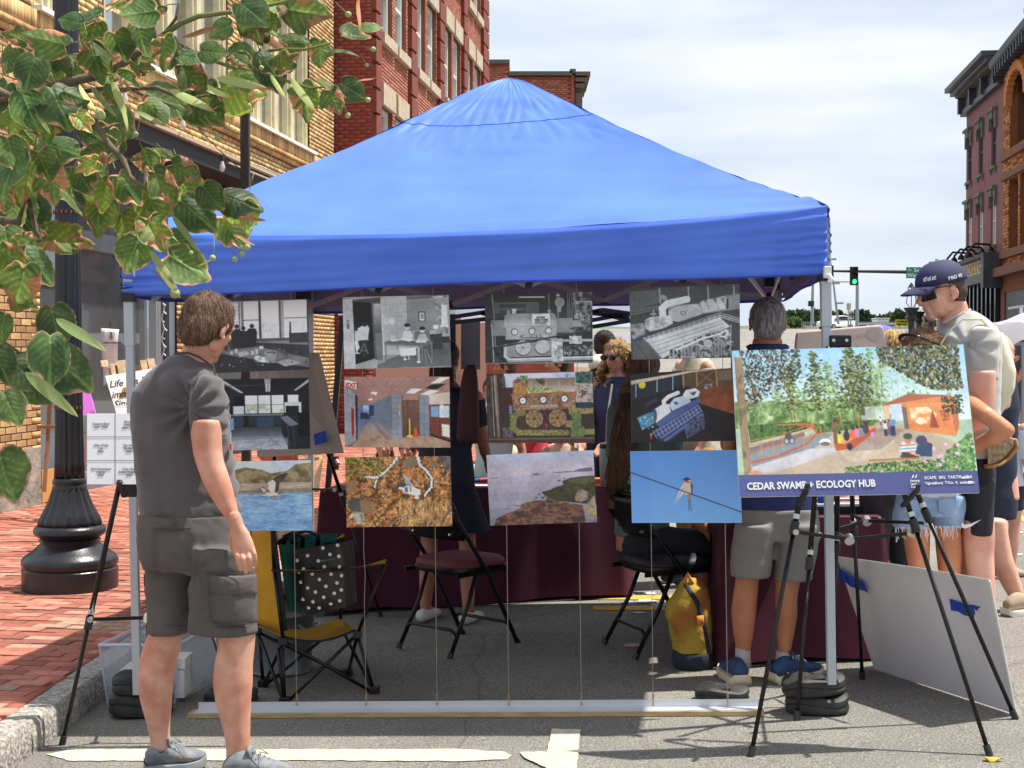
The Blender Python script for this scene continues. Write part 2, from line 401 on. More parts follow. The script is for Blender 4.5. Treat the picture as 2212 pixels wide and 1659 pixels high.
for a,b in(((2168,1070),(2240,1110)),((2168,1090),(2240,1134))):
 tri(paint('road_line',[a,b,(b[0],b[1]+13),(a[0],a[1]+8)],YP))
CH=mat('chalk_marks',s8(205,206,212),0.95,col2=s8(165,165,172),scale=30)
for k,(x,y,rx,ry)in enumerate(((1358,1303,16,3),(1395,1300,22,4),(1425,1308,20,4),(1380,1325,14,2.5),(1350,1280,12,3),(1405,1283,14,3),(2140,1080,18,5),(1930,1100,20,4),(1925,1160,16,4),(2180,1200,26,5),(1940,1190,10,4),(2150,1150,16,4),(1960,1130,22,5),(2190,1150,18,4),(2200,1240,20,5))):
 o=tri(paint('chalk_mark',[(x+rx*math.cos(t)*(1+0.3*math.sin(3*t+k)),y+ry*math.sin(t))for t in[i*0.524 for i in range(12)]],CH,0.006));
PT=mat('pale_scuffs',s8(150,150,152),0.9)
for x,y,s in((1365,1394,14),(1790,1517,9)):
 mb=MB();c=gnd(x,y,0.006);mb.lathe(c,[(0.03*s/10,-0.002),(0.03*s/10,0.003)],16)
 o=mb.build('round_sticker',mat('sticker_%d'%x,s8(176,132,150)if x<1500 else s8(120,136,134),0.6));tag(o,'small flat pink dot stuck on the shaded asphalt beside the dark folding chair' if x<1500 else 'small flat grey green disc lying on asphalt before the leaning grey board','disc')
# ======= brick walls
def brickwall(root,P0,u,n,W,z0,z1,holes,pal,bw=0.2,bh=0.057,gap=0.01,proud=0.012,first=0,matn=None,backmat=None,name='brick',near=None,pmats=None,gx=None):
 """courses of separate bricks in running bond in front of a recessed mortar wall; holes are (u0,u1,z0,z1)"""
 u=Vector(u).normalized();n=Vector(n).normalized();P0=Vector(P0);zc=z0;row=0;L_=[];gx=gx or gap
 while zc+bh<=z1+1e-4:
  s=-(bw+gx)/2 if row%2 else 0.0
  iv=[(0.0,W)]
  for(a,b,c,d)in holes:
   if d>zc+0.02 and c<zc+bh-0.02:
    nv=[]
    for(p,q)in iv:
     if b<=p or a>=q:nv.append((p,q));continue
     if a>p:nv.append((p,a))
     if b<q:nv.append((b,q))
    iv=nv
  for(p,q)in iv:
   t=s+math.floor((p-s)/(bw+gx))*(bw+gx)
   while t<q:
    a,b=max(t,p),min(t+bw,q)
    if b-a>0.03:L_.append((a,b,zc,b-a>bw-1e-3))
    t+=bw+gx
  zc+=bh+gap;row+=1
 c0=[]
 for(a,b,z,full)in L_:
  c0.append(P0+u*((a+b)/2)+n*(proud/2+random.gauss(0,0.0012))+Vector((0,0,z+bh/2-P0.z*0)))
 idx=sorted([i for i in range(len(L_))if L_[i][3]and(near is None or near(c0[i]))],key=lambda i:c0[i].length)[:first];iset=set(idx)
 if first:
  MEs=[]
  for pm in pmats:
   b_=MB();b_.box((0,0,0),(bw,proud+0.02,bh));MEs.append(b_.mesh(name,pm))
  rz=math.atan2(u.y,u.x)
  for i in idx:
   o=bpy.data.objects.new(name,random.choice(MEs));COL.objects.link(o);o.parent=root;o.location=c0[i]-n*0.01-ORG[root.name];o.rotation_euler=(0,0,rz)
 rest=[i for i in range(len(L_))if i not in iset]
 C=[c0[i]-n*0.01 for i in rest];U=[u*((L_[i][1]-L_[i][0])/2)for i in rest]
 me=boxes_mesh(name+'_field',C,U,np.array(n)*(proud/2+0.01),(0,0,bh/2),matn or BM,[random.choice(pal)for _ in rest])
 o=link(name+'_field',me,root,True);o['kind']='stuff'
def wallback(root,P0,u,n,W,z0,z1,holes,m,thick=0.3,name='wall'):
 """solid wall with real openings, built from butted blocks"""
 us=sorted(set([0,W]+[h[0]for h in holes]+[h[1]for h in holes]));zs=sorted(set([z0,z1]+[h[2]for h in holes]+[h[3]for h in holes]))
 us=[a for a in us if 0<=a<=W];zs=[a for a in zs if z0<=a<=z1]
 u=Vector(u).normalized();n=Vector(n).normalized();P0=Vector(P0);P0=Vector((P0.x,P0.y,0));mb=MB()
 for i in range(len(us)-1):
  run=None
  for j in range(len(zs)-1):
   cu,cz=(us[i]+us[i+1])/2,(zs[j]+zs[j+1])/2
   solid=not any(h[0]<cu<h[1]and h[2]<cz<h[3]for h in holes)
   if solid:
    if run is None:run=[zs[j],zs[j+1]]
    else:run[1]=zs[j+1]
   if(not solid or j==len(zs)-2)and run:
    mb.prism([P0+u*us[i]+Vector((0,0,run[0])),P0+u*us[i+1]+Vector((0,0,run[0])),P0+u*us[i+1]+Vector((0,0,run[1])),P0+u*us[i]+Vector((0,0,run[1]))],-n*thick);run=None
 return mb.build(name,m,root)
def glass_mat(name,tint,refl=0.25,veil=0.0,rough=0.03):
 if name in MC:return MC[name]
 m=bpy.data.materials.new(name);MC[name]=m;m.use_nodes=True;nt=m.node_tree;nt.nodes.remove(nt.nodes['Principled BSDF']);o=nt.nodes['Material Output'];L=nt.links.new
 g=N(nt,'ShaderNodeBsdfGlossy');g.inputs['Roughness'].default_value=rough;g.inputs[0].default_value=(0.9,0.95,1,1)
 t=N(nt,'ShaderNodeBsdfTransparent');t.inputs[0].default_value=(*tint,1);f=N(nt,'ShaderNodeFresnel');f.inputs[0].default_value=1.5
 a=N(nt,'ShaderNodeMath',operation='ADD');a.inputs[1].default_value=refl;a.use_clamp=True;L(f.outputs[0],a.inputs[0])
 x=N(nt,'ShaderNodeMixShader');L(a.outputs[0],x.inputs[0]);L(t.outputs[0],x.inputs[1]);L(g.outputs[0],x.inputs[2])
 if veil:
  d=N(nt,'ShaderNodeBsdfDiffuse');d.inputs[0].default_value=(0.5,0.52,0.52,1);y=N(nt,'ShaderNodeMixShader');y.inputs[0].default_value=veil
  L(x.outputs[0],y.inputs[1]);L(d.outputs[0],y.inputs[2]);L(y.outputs[0],o.inputs[0])
 else:L(x.outputs[0],o.inputs[0])
 return m
# ---- tan brick building on the left
DF=lambda X0:(lambda px:X0/(0.128-(px-1106)/FPX))
fd=DF(6.49)
def FP(d,off=0.0,z=0.0):return Vector((0.128*d-6.49,d,z))+SX*off
tan=thing('brick_building','tan brick building with tall cream framed upper windows and grey shopfront','building',FP(15,-1,0.06))
TP=[s8(186,148,98),s8(200,164,110),s8(172,134,88),s8(208,174,122),s8(190,156,108),s8(160,124,84)]
TMs=[mat('tan_brick_%s'%n,c,0.85,col2=tuple(v*0.75 for v in c),scale=22,bump=0.7,bscale=45)for n,c in zip(('ochre','sand','brown','pale','warm','dark'),TP)]
MORT=mat('dark_mortar',s8(62,50,38),0.95,bump=0.3)
D0=12.2;WL=(25.65-D0)/SD.y*1.0
k_=1/SD.y
holes=[((14.1-D0)*k_,(17.85-D0)*k_,0.0,3.98),((18.55-D0)*k_,(23.95-D0)*k_,0.0,3.7)]
HU=[((14.0-D0)*k_,(14.5-D0)*k_,4.95,9),((15.67-D0)*k_,(19.86-D0)*k_,4.95,9),((20.47-D0)*k_,(24.03-D0)*k_,4.95,9)]
P0=FP(D0)
wallback(tan,P0,SD,SX,WL,0.0,9.0,holes+HU,MORT)
brickwall(tan,P0,SD,SX,WL,0.62,4.62,holes,TP,bw=0.195,gx=0.022,gap=0.012,proud=0.004,first=300,pmats=TMs,near=lambda p:-10<scr(p)[0]<128 and scr(p)[1]<1000)
brickwall(tan,P0,SD,SX,WL,5.0,9.0,HU,TP,name='upper_brick',bw=0.195,gx=0.022,gap=0.012,proud=0.004)
C=[];cc=[];
for i in range(int(WL/0.068)):
 C.append(P0+SD*(i*0.068+0.03)+SX*0.04+Vector((0,0,4.84)));cc.append(random.choice(TP))
o=link('soldier_course',boxes_mesh('soldier_course',C,SD*0.029,SX*0.03,(0,0,0.1),BM,cc),tan,True);o['kind']='stuff'
C=[];cc=[]
for z,off in((4.66,0.02),(4.74,0.045)):
 for i in range(int(WL/0.21)):C.append(P0+SD*(i*0.21+0.1)+SX*(off-0.02)+Vector((0,0,z-0.015 if z>4.7 else z)));cc.append(random.choice(TP))
o=link('corbel_course',boxes_mesh('corbel_course',C,SD*0.1,SX*0.05,(0,0,0.03),BM,cc),tan,True);o['kind']='stuff'
CREAM=mat('cream_paint',s8(205,194,160),0.6,col2=s8(188,176,142),scale=6);WHITE=mat('white_paint',s8(222,222,216),0.6,bump=0.1)
mb=MB()
for h in HU:mb.box(P0+SD*((h[0]+h[1])/2)+SX*0.02+Vector((0,0,4.965)),(0.2,h[1]-h[0]+0.1,0.05),Matrix((SX,SD,Vector((0,0,1)))).transposed())
mb.build('sill',WHITE,tan)
FR=Matrix((SX,SD,Vector((0,0,1)))).transposed()
GL=glass_mat('window_glass',(0.55,0.62,0.62),0.42);CURT=mat('pale_blind',s8(178,196,196),0.9);
def fbar(mb,d0,d1,z0,z1,off,dep):
 mb.box(FP((d0+d1)/2,off,(z0+z1)/2),(dep,(d1-d0)*k_,z1-z0),FR)
for(a,b)in((14.0,14.5),(15.67,19.86),(20.47,24.03)):
 n=1 if b-a<1 else 4;st=(b-a)/n
 f=MB();fr_=0.17
 for i in range(n+1):
  c=a+st*i
  fbar(f,max(c-fr_,a),min(c+fr_,b),4.99,9.0,-0.12,0.1)
  fbar(f,max(c-fr_*0.55,a),min(c+fr_*0.55,b),4.99,9.0,-0.07,0.06)
  for e in(-0.105,0.105):fbar(f,max(min(c+e,b-0.02),a)-0.012,max(min(c+e,b-0.02),a)+0.012,4.99,9.0,-0.055,0.05)
 fbar(f,a+0.17,b-0.17,4.99,5.09,-0.12,0.08)
 w_=f.build('window',CREAM,tan)
 for i in range(n):
  p=MB();fbar(p,a+st*i+fr_,a+st*(i+1)-fr_,5.09,8.95,-0.17,0.008);q=p.build('pane',GL,w_)
  p=MB();fbar(p,a+st*i+fr_*0.8+(st-2*fr_)*0.62,a+st*(i+1)-fr_*0.8,5.09,8.95,-0.3,0.01);fbar(p,a+st*i+fr_*0.8,a+st*i+fr_+0.14,5.09,8.95,-0.32,0.01);p.build('curtain',CURT,w_)
DK=mat('dim_interior',s8(70,74,76),0.9)
mb=MB();fbar(mb,13.0,25.0,4.7,9.0,-1.9,0.05);fbar(mb,13.0,25.0,4.4,4.5,-1.1,1.4);mb.build('back_room',mat('pale_room',s8(150,165,168),0.9),tan)
SG=mat('slate_paint',s8(104,116,124),0.5,col2=s8(92,103,112),scale=5);SGL=mat('light_slate_paint',s8(150,162,166),0.5);DKB=mat('dark_slate',s8(44,50,60),0.5)
mb=MB()
fbar(mb,14.1,14.22,0.1,3.98,-0.14,0.12);fbar(mb,14.95,15.1,0.1,3.98,-0.14,0.12);fbar(mb,14.22,14.95,2.42,2.72,-0.15,0.1);fbar(mb,14.22,14.95,3.86,3.98,-0.15,0.1)
fbar(mb,15.1,17.45,2.72,2.92,-0.15,0.1);fbar(mb,15.1,17.45,0.1,0.3,-0.15,0.12);fbar(mb,15.1,17.45,3.86,3.98,-0.15,0.1)
fbar(mb,17.66,17.85,0.1,3.98,-0.08,0.1);mb.build('shopfront_frame',SG,tan)
mb=MB();fbar(mb,17.28,17.42,0.3,3.86,-0.1,0.1);mb.build('corner_post',SGL,tan)
mb=MB();fbar(mb,17.43,17.66,0.1,3.98,-0.14,0.1);mb.build('downpipe_casing',DKB,tan)
dr=MB();
for a in((14.22,14.32,0.12,2.42),(14.85,14.95,0.12,2.42),(14.32,14.85,0.12,0.75),(14.32,14.85,2.3,2.42)):fbar(dr,*a,-0.17,0.05)
dr=dr.build('door',SG,tan)
p=MB();fbar(p,14.32,14.85,0.75,2.3,-0.17,0.008);p.build('pane',glass_mat('shop_glass',(0.75,0.78,0.78),0.12,0.10),dr)
mb=MB();fbar(mb,14.22,14.95,2.72,3.86,-0.16,0.04);mb.build('transom_panel',SG,tan)
txt('house_number','12',0.36,mat('grey_number',s8(92,98,104),0.5),tan,FP(14.48,-0.13,2.46),SD,(0,0,1))
p=MB();fbar(p,15.1,17.28,0.3,2.72,-0.16,0.008);p.build('shop_window',MC['shop_glass'],tan)
p=MB();fbar(p,15.1,17.28,2.92,3.86,-0.16,0.008);p.build('shop_window',MC['shop_glass'],tan)
mb=MB();fbar(mb,14.0,18.1,0.05,4.0,-3.2,0.05);fbar(mb,14.0,18.1,0.02,0.08,-1.7,3.0);mb.build('shop_back_wall',mat('shop_wall',s8(168,168,160),0.9,col2=s8(150,150,142),scale=2),tan)
mb=MB();fbar(mb,14.0,18.0,0.3,1.45,-2.6,0.8);mb.box(FP(15.6,-1.0,0.9),(0.8,0.9,0.1),FR);mb.box(FP(16.5,-1.3,0.6),(0.5,0.9,1.0),FR);mb.build('counter',mat('dark_counter',s8(58,60,62),0.7),tan)
mb=MB();fbar(mb,18.6,23.9,0.05,3.7,-0.25,0.03);mb.build('dark_shop_window',mat('dark_glazing',s8(34,38,44),0.15),tan)
mb=MB();fbar(mb,23.6,23.95,0.05,3.7,-0.1,0.12);mb.build('dark_post',DKB,tan)
mb=MB();mb.prism([FP(12.2,0.035,0.02),FP(14.06,0.03,0.02),FP(14.06,0.02,0.66),FP(12.2,0.02,0.66)],-SX*0.2);mb.build('cement_plinth',mat('cement',s8(150,144,132),0.95,col2=s8(110,104,94),scale=5,bump=0.9,bscale=14,bdist=0.03),tan)
mb=MB();fbar(mb,14.1,14.7,0.1,0.42,0.0,0.03);mb.build('kick_board',mat('ochre_board',s8(186,136,76),0.7),tan)
can=MB();fbar(can,15.0,19.95,3.86,4.06,0.28,0.56);c_=can.build('canopy',mat('black_canopy',s8(30,32,36),0.6),tan)
can=MB();fbar(can,15.0,20.05,4.06,4.1,0.3,0.66);fbar(can,18.0,20.05,3.98,4.0,0.62,0.03);can.build('canopy_lip',mat('tan_lip',s8(176,160,136),0.6),c_)
can=MB()
for i in range(9):fbar(can,18.6+i*0.17,18.62+i*0.17,3.2,3.86,0.12,0.02)
can.build('grille_bars',mat('black_iron',s8(16,16,18),0.45,metal=0.3),tan)
mb=MB();fbar(mb,20.9,22.3,3.75,4.35,0.06,0.06);sg=mb.build('wall_sign',mat('sign_grey',s8(98,112,128),0.5),tan)
# ---- red brick building behind it
rd=DF(5.83)
def RP(d,off=0.0,z=0.0):return Vector((0.128*d-5.83,d,z))+SX*off
red=thing('brick_building','tall red brick building with paired white sash windows and stone lintels','building',RP(30,-1,0.1))
RPal=[s8(158,96,76),s8(168,104,84),s8(148,86,68),s8(176,114,92),s8(160,100,78)]
RDK=[s8(136,68,58),s8(142,74,62),s8(130,64,56)]
RM=mat('red_mortar',s8(120,78,62),0.95)
d0=25.75;W_=(39.9-d0)*k_;wins=[]
for base in(26.5,29.85,33.2,36.5):
 for s_ in(0,1.3):wins.append((base+s_,base+s_+1.0))
hs=[]
for(a,b)in wins:
 for z in(4.5,7.55,10.65):hs.append(((a-d0)*k_,(b-d0)*k_,z,z+1.72))
wallback(red,RP(d0),SD,SX,W_,0.0,13.6,hs,RM)
brickwall(red,RP(d0),SD,SX,W_,3.2,13.5,hs,RPal,gx=0.02,gap=0.012,proud=0.003)
u2=-SX;P2=RP(d0-0.0,0.0)-SD*0.004
wallback(red,P2,u2,-SD,3.4,0.0,13.6,[],mat('red_paint_mortar',s8(128,56,46),0.9))
brickwall(red,P2,u2,-SD,3.4,0.2,13.5,[],RDK,proud=0.007,name='painted_brick')
STN=mat('stone_trim',s8(192,176,152),0.8,col2=s8(170,154,132),scale=6);SASH=mat('white_sash',s8(205,206,200),0.5)
LC=[];LW=[]
mb=MB()
for(a,b)in wins:
 for z in(4.5,7.55,10.65):
  mb.box(RP((a+b)/2,0.03,z-0.1),(0.14,(b-a+0.16)*k_,0.2),FR)
sill_o=mb.build('stone_sills',STN,red);sill_o['kind']='stuff'
mb=MB()
for(a,b)in wins:
 for z in(4.5,7.55,10.65):mb.box(RP((a+b)/2,0.02,z+1.72+0.2),(0.1,(b-a+0.1)*k_,0.4),FR)
mb.build('stone_lintels',STN,red)['kind']='stuff'
WG=glass_mat('sash_glass',(0.2,0.24,0.26),0.35)
for(a,b)in wins:
 for z in(4.5,7.55,10.65):
  f=MB()
  for(p,q,r_,s_)in((a,a+0.09,z,z+1.72),(b-0.09,b,z,z+1.72),(a,b,z,z+0.09),(a,b,z+1.63,z+1.72),(a,b,z+0.83,z+0.9)):
   f.box(RP((p+q)/2,-0.12,(r_+s_)/2),(0.07,(q-p)*k_,s_-r_),FR)
  w_=f.build('window',SASH,red)
  p=MB();p.box(RP((a+b)/2,-0.16,z+0.86),(0.01,(b-a)*k_,1.7),FR);p.build('pane',WG,w_)
mb=MB()
for(a,b)in((25.75,26.2),(29.0,29.6),(32.25,32.85),(35.6,36.15),(38.9,39.9)):
 z=3.2
 while z<13.4:mb.box(RP((a+b)/2,0.04,z+0.2),(0.1,(b-a)*k_,0.4),FR);z+=0.46
mb.build('quoin_piers',mat('dark_red_brick',s8(132,64,48),0.85,col2=s8(112,54,42),scale=9,bump=0.5),red)['kind']='stuff'
mb=MB();mb.box(RP(d0,-1.0,6.7)-SD*0.03,(0.3,0.02,0.3),FR);mb.box(RP(d0,-1.0,6.7)-SD*0.04,(0.12,0.03,0.12),FR@Matrix.Rotation(R(45),3,'Y'));mb.build('tie_plate',mat('red_paint',s8(140,60,50),0.6),red)
# ---- low red building with stepped parapet
low=thing('brick_building','low red brick building with stepped parapet seen behind the tent peak','building',(3,52,0.2))
def LX(px,d):return(px-1106)*d/FPX
mb=MB();dd=50.0
for(x0,x1,yt,dy)in((1000,1099,142,0),(1099,1233,168,0.03),(1233,1240,166,-0.02)):
 a,b=LX(x0,dd),LX(x1,dd);zt=CAMZ+(HZ-yt)*dd/FPX;mb.box(((a+b)/2,dd+4+dy,zt/2),(b-a,8,zt))
LWALL=mat('far_red_brick',s8(160,82,66),0.9,col2=s8(140,70,58),scale=3,bump=0.3,bscale=20)
mb.build('wall',LWALL,low)
C=[];cc=[]
z=6.5
while z<11.6:
 a,b=LX(1020,dd),LX(1099 if z>11.15 else 1238,dd);x=a+(0.11 if int(z/0.075)%2 else 0)
 while x<b-0.2:C.append((x+0.1,dd-0.01,z));cc.append(random.choice(RPal));x+=0.21
 z+=0.075
o=link('brick_field',boxes_mesh('brick_field',C,(0.1,0,0),(0,0.015,0),(0,0,0.032),BM,cc),low,True);o['kind']='stuff'
mb=MB()
for(x0,x1,yt)in((1000,1101,140),(1099,1236,165),(1230,1243,160)):
 a,b=LX(x0,dd),LX(x1,dd);zt=CAMZ+(HZ-yt)*dd/FPX;mb.box(((a+b)/2,dd+4,zt+0.04),(b-a,8.3,0.14))
mb.build('coping',mat('dark_coping',s8(86,84,78),0.7),low)
mb=MB();a=LX(1243,dd)
for i,(w_,z)in enumerate(((0.5,10.5),(0.42,10.35),(0.3,10.2))):mb.box((a+w_/2,dd+1.5,z+0.9-i*0.05),(w_+0.02,3.2-i*0.1,0.14))
for i in range(4):mb.box((a+0.12,dd+0.2+i*0.8,10.35),(0.24,0.2,0.8))
mb.build('bracketed_cornice',mat('brown_cornice',s8(96,84,72),0.7),low)
# ======= right-hand street front
def QP(d,off=0.0,z=0.0):return Vector((0.128*d+12.16,d,z))-SX*off
FL=Matrix((-SX,SD,Vector((0,0,1)))).transposed()
def qbar(mb,d0,d1,z0,z1,off,dep):mb.box(QP((d0+d1)/2,off,(z0+z1)/2),(dep,(d1-d0)*k_,z1-z0),FL)
mau=thing('brick_building','mauve painted brick building with dark bracketed cornice and dark pub front','building',QP(60,-1,0.1))
MV=mat('mauve_brick',s8(128,86,88),0.85,col2=s8(122,68,58),scale=1.6,bump=0.5,bscale=14,contrast=(0.58,0.66))
wd=[57.85,60.45,62.9];hs=[]
for c in wd:
 for z0,z1 in((6.0,7.95),(9.2,11.1)):hs.append(((c-0.5-56)*k_,(c+0.5-56)*k_,z0,z1))
hs.append(((56.4-56)*k_,(63.3-56)*k_,0.3,4.6))
wallback(mau,QP(56),SD,-SX,7.7*k_,0.0,12.4,hs,MV,thick=0.35)
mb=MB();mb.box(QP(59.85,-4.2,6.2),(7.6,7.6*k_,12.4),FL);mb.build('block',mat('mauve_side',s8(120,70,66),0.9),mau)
GS=mat('grey_stone_trim',s8(116,116,106),0.8,col2=s8(84,84,78),scale=5);DG=mat('charcoal_paint',s8(46,50,58),0.5,col2=s8(62,66,74),scale=3)
MG=glass_mat('dark_pane',(0.12,0.14,0.16),0.3)
for c in wd:
 for z0,z1,fr_ in((6.0,7.95,SASH),(9.2,11.1,DG)):
  f=MB()
  for(a,b,p,q)in((c-0.5,c-0.42,z0,z1),(c+0.42,c+0.5,z0,z1),(c-0.05,c+0.05,z0,z1),(c-0.42,c+0.42,z0,z0+0.1),(c-0.42,c+0.42,z1-0.1,z1),(c-0.42,c+0.42,(z0+z1)/2,(z0+z1)/2+0.07)):qbar(f,a,b,p,q,-0.12,0.08)
  w_=f.build('window',fr_,mau);p=MB();qbar(p,c-0.42,c+0.42,z0+0.05,z1-0.05,-0.17,0.01);p.build('pane',MG,w_)
  h=MB();qbar(h,c-0.66,c+0.66,z1+0.3,z1+0.42,0.1,0.22);qbar(h,c-0.6,c+0.6,z1+0.05,z1+0.3,0.05,0.1);qbar(h,c-0.25,c+0.25,z1+0.02,z1+0.34,0.07,0.16)
  for e in(-0.58,0.58):qbar(h,c+e-0.09,c+e+0.09,z1-0.4,z1+0.3,0.05,0.12)
  h.build('window_hood',GS,mau)
  h=MB();qbar(h,c-0.6,c+0.6,z0-0.12,z0,0.05,0.14)
  for e in(-0.5,0.5):qbar(h,c+e-0.08,c+e+0.08,z0-0.28,z0-0.12,0.03,0.08)
  h.build('sill',GS,mau)
h=MB();qbar(h,55.9,64.1,13.3,13.5,0.4,1.0);qbar(h,55.95,64.0,13.12,13.3,0.3,0.76);qbar(h,56,63.9,12.42,13.12,0.02,0.2);qbar(h,56,63.9,12.2,12.42,0.1,0.3)
for i in range(4):qbar(h,56.2+i*2.45,56.45+i*2.45,12.3,13.12,0.22,0.34)
h.build('cornice',DG,mau)
h=MB()
for i in range(26):qbar(h,56.3+i*0.29,56.42+i*0.29,12.98,13.12,0.3,0.42)
h.build('cornice_blocks',GS,mau)['kind']='stuff'
h=MB();qbar(h,56.0,63.9,5.45,5.6,0.3,0.8);qbar(h,56.0,63.9,4.5,4.85,0.2,0.5);qbar(h,56.0,56.5,4.2,5.6,0.35,0.8);h.build('shopfront_cornice',DG,mau)
h=MB();qbar(h,56.5,63.9,4.85,5.45,0.2,0.5);sb=h.build('fascia_board',mat('mauve_board',s8(118,84,88),0.5),mau)
GOLD=mat('gold_letters',s8(196,160,70),0.35,metal=0.2);h=MB();qbar(h,56.6,63.8,5.36,5.4,0.46,0.03);qbar(h,56.6,63.8,4.9,4.94,0.46,0.03);h.build('gold_trim',GOLD,mau)
txt('lettering','+DONOVANS+',0.62,GOLD,sb,QP(62.1,0.47,4.97),-SD,(0,0,1),bold=0.012)
h=MB()
for i in range(9):qbar(h,56.4+i*0.86,56.62+i*0.86,0.2,4.5,0.05,0.3)
qbar(h,56.2,63.8,0.1,0.9,-0.1,0.2);h.build('pub_columns',mat('black_gloss',s8(22,22,28),0.3),mau)
h=MB()
for i in range(8):qbar(h,56.66+i*0.86,56.8+i*0.86,0.2,2.7,-0.02,0.1)
h.build('red_jambs',mat('oxblood',s8(110,36,30),0.5),mau)
h=MB();qbar(h,56.4,63.6,0.3,4.5,-0.3,0.02);h.build('pub_glass',MG,mau)
for i,d in enumerate((57.4,59.0,60.6,62.3)):
 h=MB();p=[QP(d,0.0,5.6),QP(d,0.25,6.0),QP(d,0.8,6.05),QP(d,1.05,5.75)];h.tube(p,0.05,6);h.lathe(QP(d,1.05,5.5),[(0.16,0),(0.12,0.14),(0.03,0.25)],10);h.build('gooseneck_lamp',mat('black_iron',s8(16,16,18),0.45,metal=0.3),mau)
h=MB();h.box(QP(60.6,1.3,3.2),(0.9,0.12,1.1),FL);hs_=h.build('hanging_sign',mat('sign_white',s8(190,190,188),0.6),mau)
orb=thing('brick_building','ochre brick building with big arch and curved dark eave at right edge','building',QP(50,-1,0.1))
OB=[s8(176,112,58),s8(190,124,66),s8(160,98,50),s8(128,76,44),s8(198,136,76)]
hs=[((53.4-46)*k_,(55.0-46)*k_,5.6,8.3),((51.6-46)*k_,(53.1-46)*k_,5.6,8.3),((52.0-46)*k_,(54.9-46)*k_,9.4,12.2),((47-46)*k_,(50.5-46)*k_,9.4,12.6),((46.4-46)*k_,(55.7-46)*k_,0.3,4.0)]
wallback(orb,QP(46),SD,-SX,10*k_,0.0,12.8,hs,mat('ochre_mortar',s8(120,74,44),0.9),thick=0.4)
brickwall(orb,QP(46),SD,-SX,10*k_,4.9,12.7,hs,OB,bw=0.42,bh=0.12,gap=0.012,proud=0.02)
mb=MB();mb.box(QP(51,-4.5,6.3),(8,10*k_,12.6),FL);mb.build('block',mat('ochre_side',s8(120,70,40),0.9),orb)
h=MB()
for(a,b,z0,z1)in((53.4,55.0,5.6,8.3),(51.6,53.1,5.6,8.3),(52.0,54.9,9.4,12.2),(47,50.5,9.4,12.6)):qbar(h,a,b,z0,z1,-0.3,0.02)
h.build('dark_panes',MG,orb)
h=MB();qbar(h,46,56,4.6,4.95,0.15,0.5);qbar(h,46,56,5.3,5.6,0.06,0.2);qbar(h,46,56,8.35,8.6,0.05,0.16);qbar(h,46,56,9.1,9.4,0.06,0.2);h.build('brownstone_bands',mat('brownstone',s8(118,82,62),0.85),orb)
h=MB();n=14
for i in range(n):
 a=math.pi*i/(n-1);h.box(QP(53.45-1.6*math.cos(a),0.06,11.3+1.1*math.sin(a)),(0.25,0.34,0.34),FL)
h.build('arch_voussoirs',mat('arch_brick',s8(186,116,60),0.8,bump=0.4),orb)['kind']='stuff'
h=MB();rs=[]
for i in range(15):
 t=i/14;d=56.1-10*t;zt=12.9+0.45*math.sin(t*math.pi*0.5);rs.append([QP(d,0.05,zt-0.35),QP(d,0.55,zt-0.1),QP(d,0.6,zt+0.12),QP(d,0.1,zt+0.4),QP(d,-1.5,zt+0.6),QP(d,-1.5,12.4),QP(d,-0.1,12.4)])
h.rings(rs);h.build('curved_eave',DG,orb)
h=MB()
for i in range(22):
 t=i/22;d=56-10*t;zt=12.9+0.45*math.sin(t*math.pi*0.5);qbar(h,d-0.14,d,zt-0.5,zt-0.1,0.28,0.4)
h.build('eave_brackets',DG,orb)['kind']='stuff'
h=MB();h.box(QP(55.2,-1.2,14.2),(0.8,1.3,1.4),FL);h.box(QP(55.2,-1.2,15.0),(1.0,1.5,0.2),FL);h.build('chimney',GS,orb)
h=MB();qbar(h,46.2,55.8,0.2,4.6,-0.15,0.2)
h.build('dark_shopfront',DG,orb);h=MB();qbar(h,52.2,55.0,1.0,3.4,-0.02,0.08);w_=h.build('window',SASH,orb);h=MB();qbar(h,52.3,53.55,1.1,3.3,0.03,0.04);qbar(h,53.65,54.9,1.1,3.3,0.03,0.04);h.build('pane',MG,w_)
# ======= far street furniture
BLK=mat('signal_black',s8(24,26,28),0.5);GALV=mat('galvanised',s8(140,146,150),0.5,metal=0.4)
LIT=mat('green_light',s8(40,220,150),0.4,emit=(0.05,0.85,0.4,1.1));DIML=mat('dim_lens',s8(40,36,34),0.3)
def signal(px,yt,yb,Y,lab,par=None):
 a,b=at(px,yt,Y),at(px,yb,Y);H_=a.z-b.z;t=thing('traffic_light',lab,'traffic light',b,0)
 mb=MB();mb.box((0,0.05,H_/2),(H_*0.43,0.2,H_));mb.build('housing',BLK,t,world=False,bevel=0.02)
 for k in range(3):
  mb=MB();mb.lathe((0,0,0),[(H_*0.125,0),(H_*0.125,0.03),(H_*0.09,0.05)],18);o=mb.build('lens',LIT if k==0 else DIML,t,world=False);o.rotation_euler=(R(90),0,0);o.location=(0,-0.05,H_*(0.2+0.3*k))
  mb=MB();r=H_*0.15
  for s_ in range(9):
   a0=R(-10+200*s_/8);
  mb.rings([[Vector((r*math.cos(R(-20+220*j/10)),y,r*math.sin(R(-20+220*j/10))))for j in range(11)]for y in(0.0,-0.22)],cap=False,closed=False);o=mb.build('visor',BLK,t,world=False,thick=0.01);o.location=(0,-0.05,H_*(0.2+0.3*k))
 return t
signal(1845,576,616,82,'black traffic light on the arm with its green lamp lit, in full view')
signal(1774,599,616,118,'small far traffic light showing green just left of the tent leg')
signal(1739,603,618,118,'dark far traffic light seen side on under the tent corner')
t=thing('signal_mast','black signal mast with long arm across the street behind the capped man','signal mast',at(2012,700,82.3))
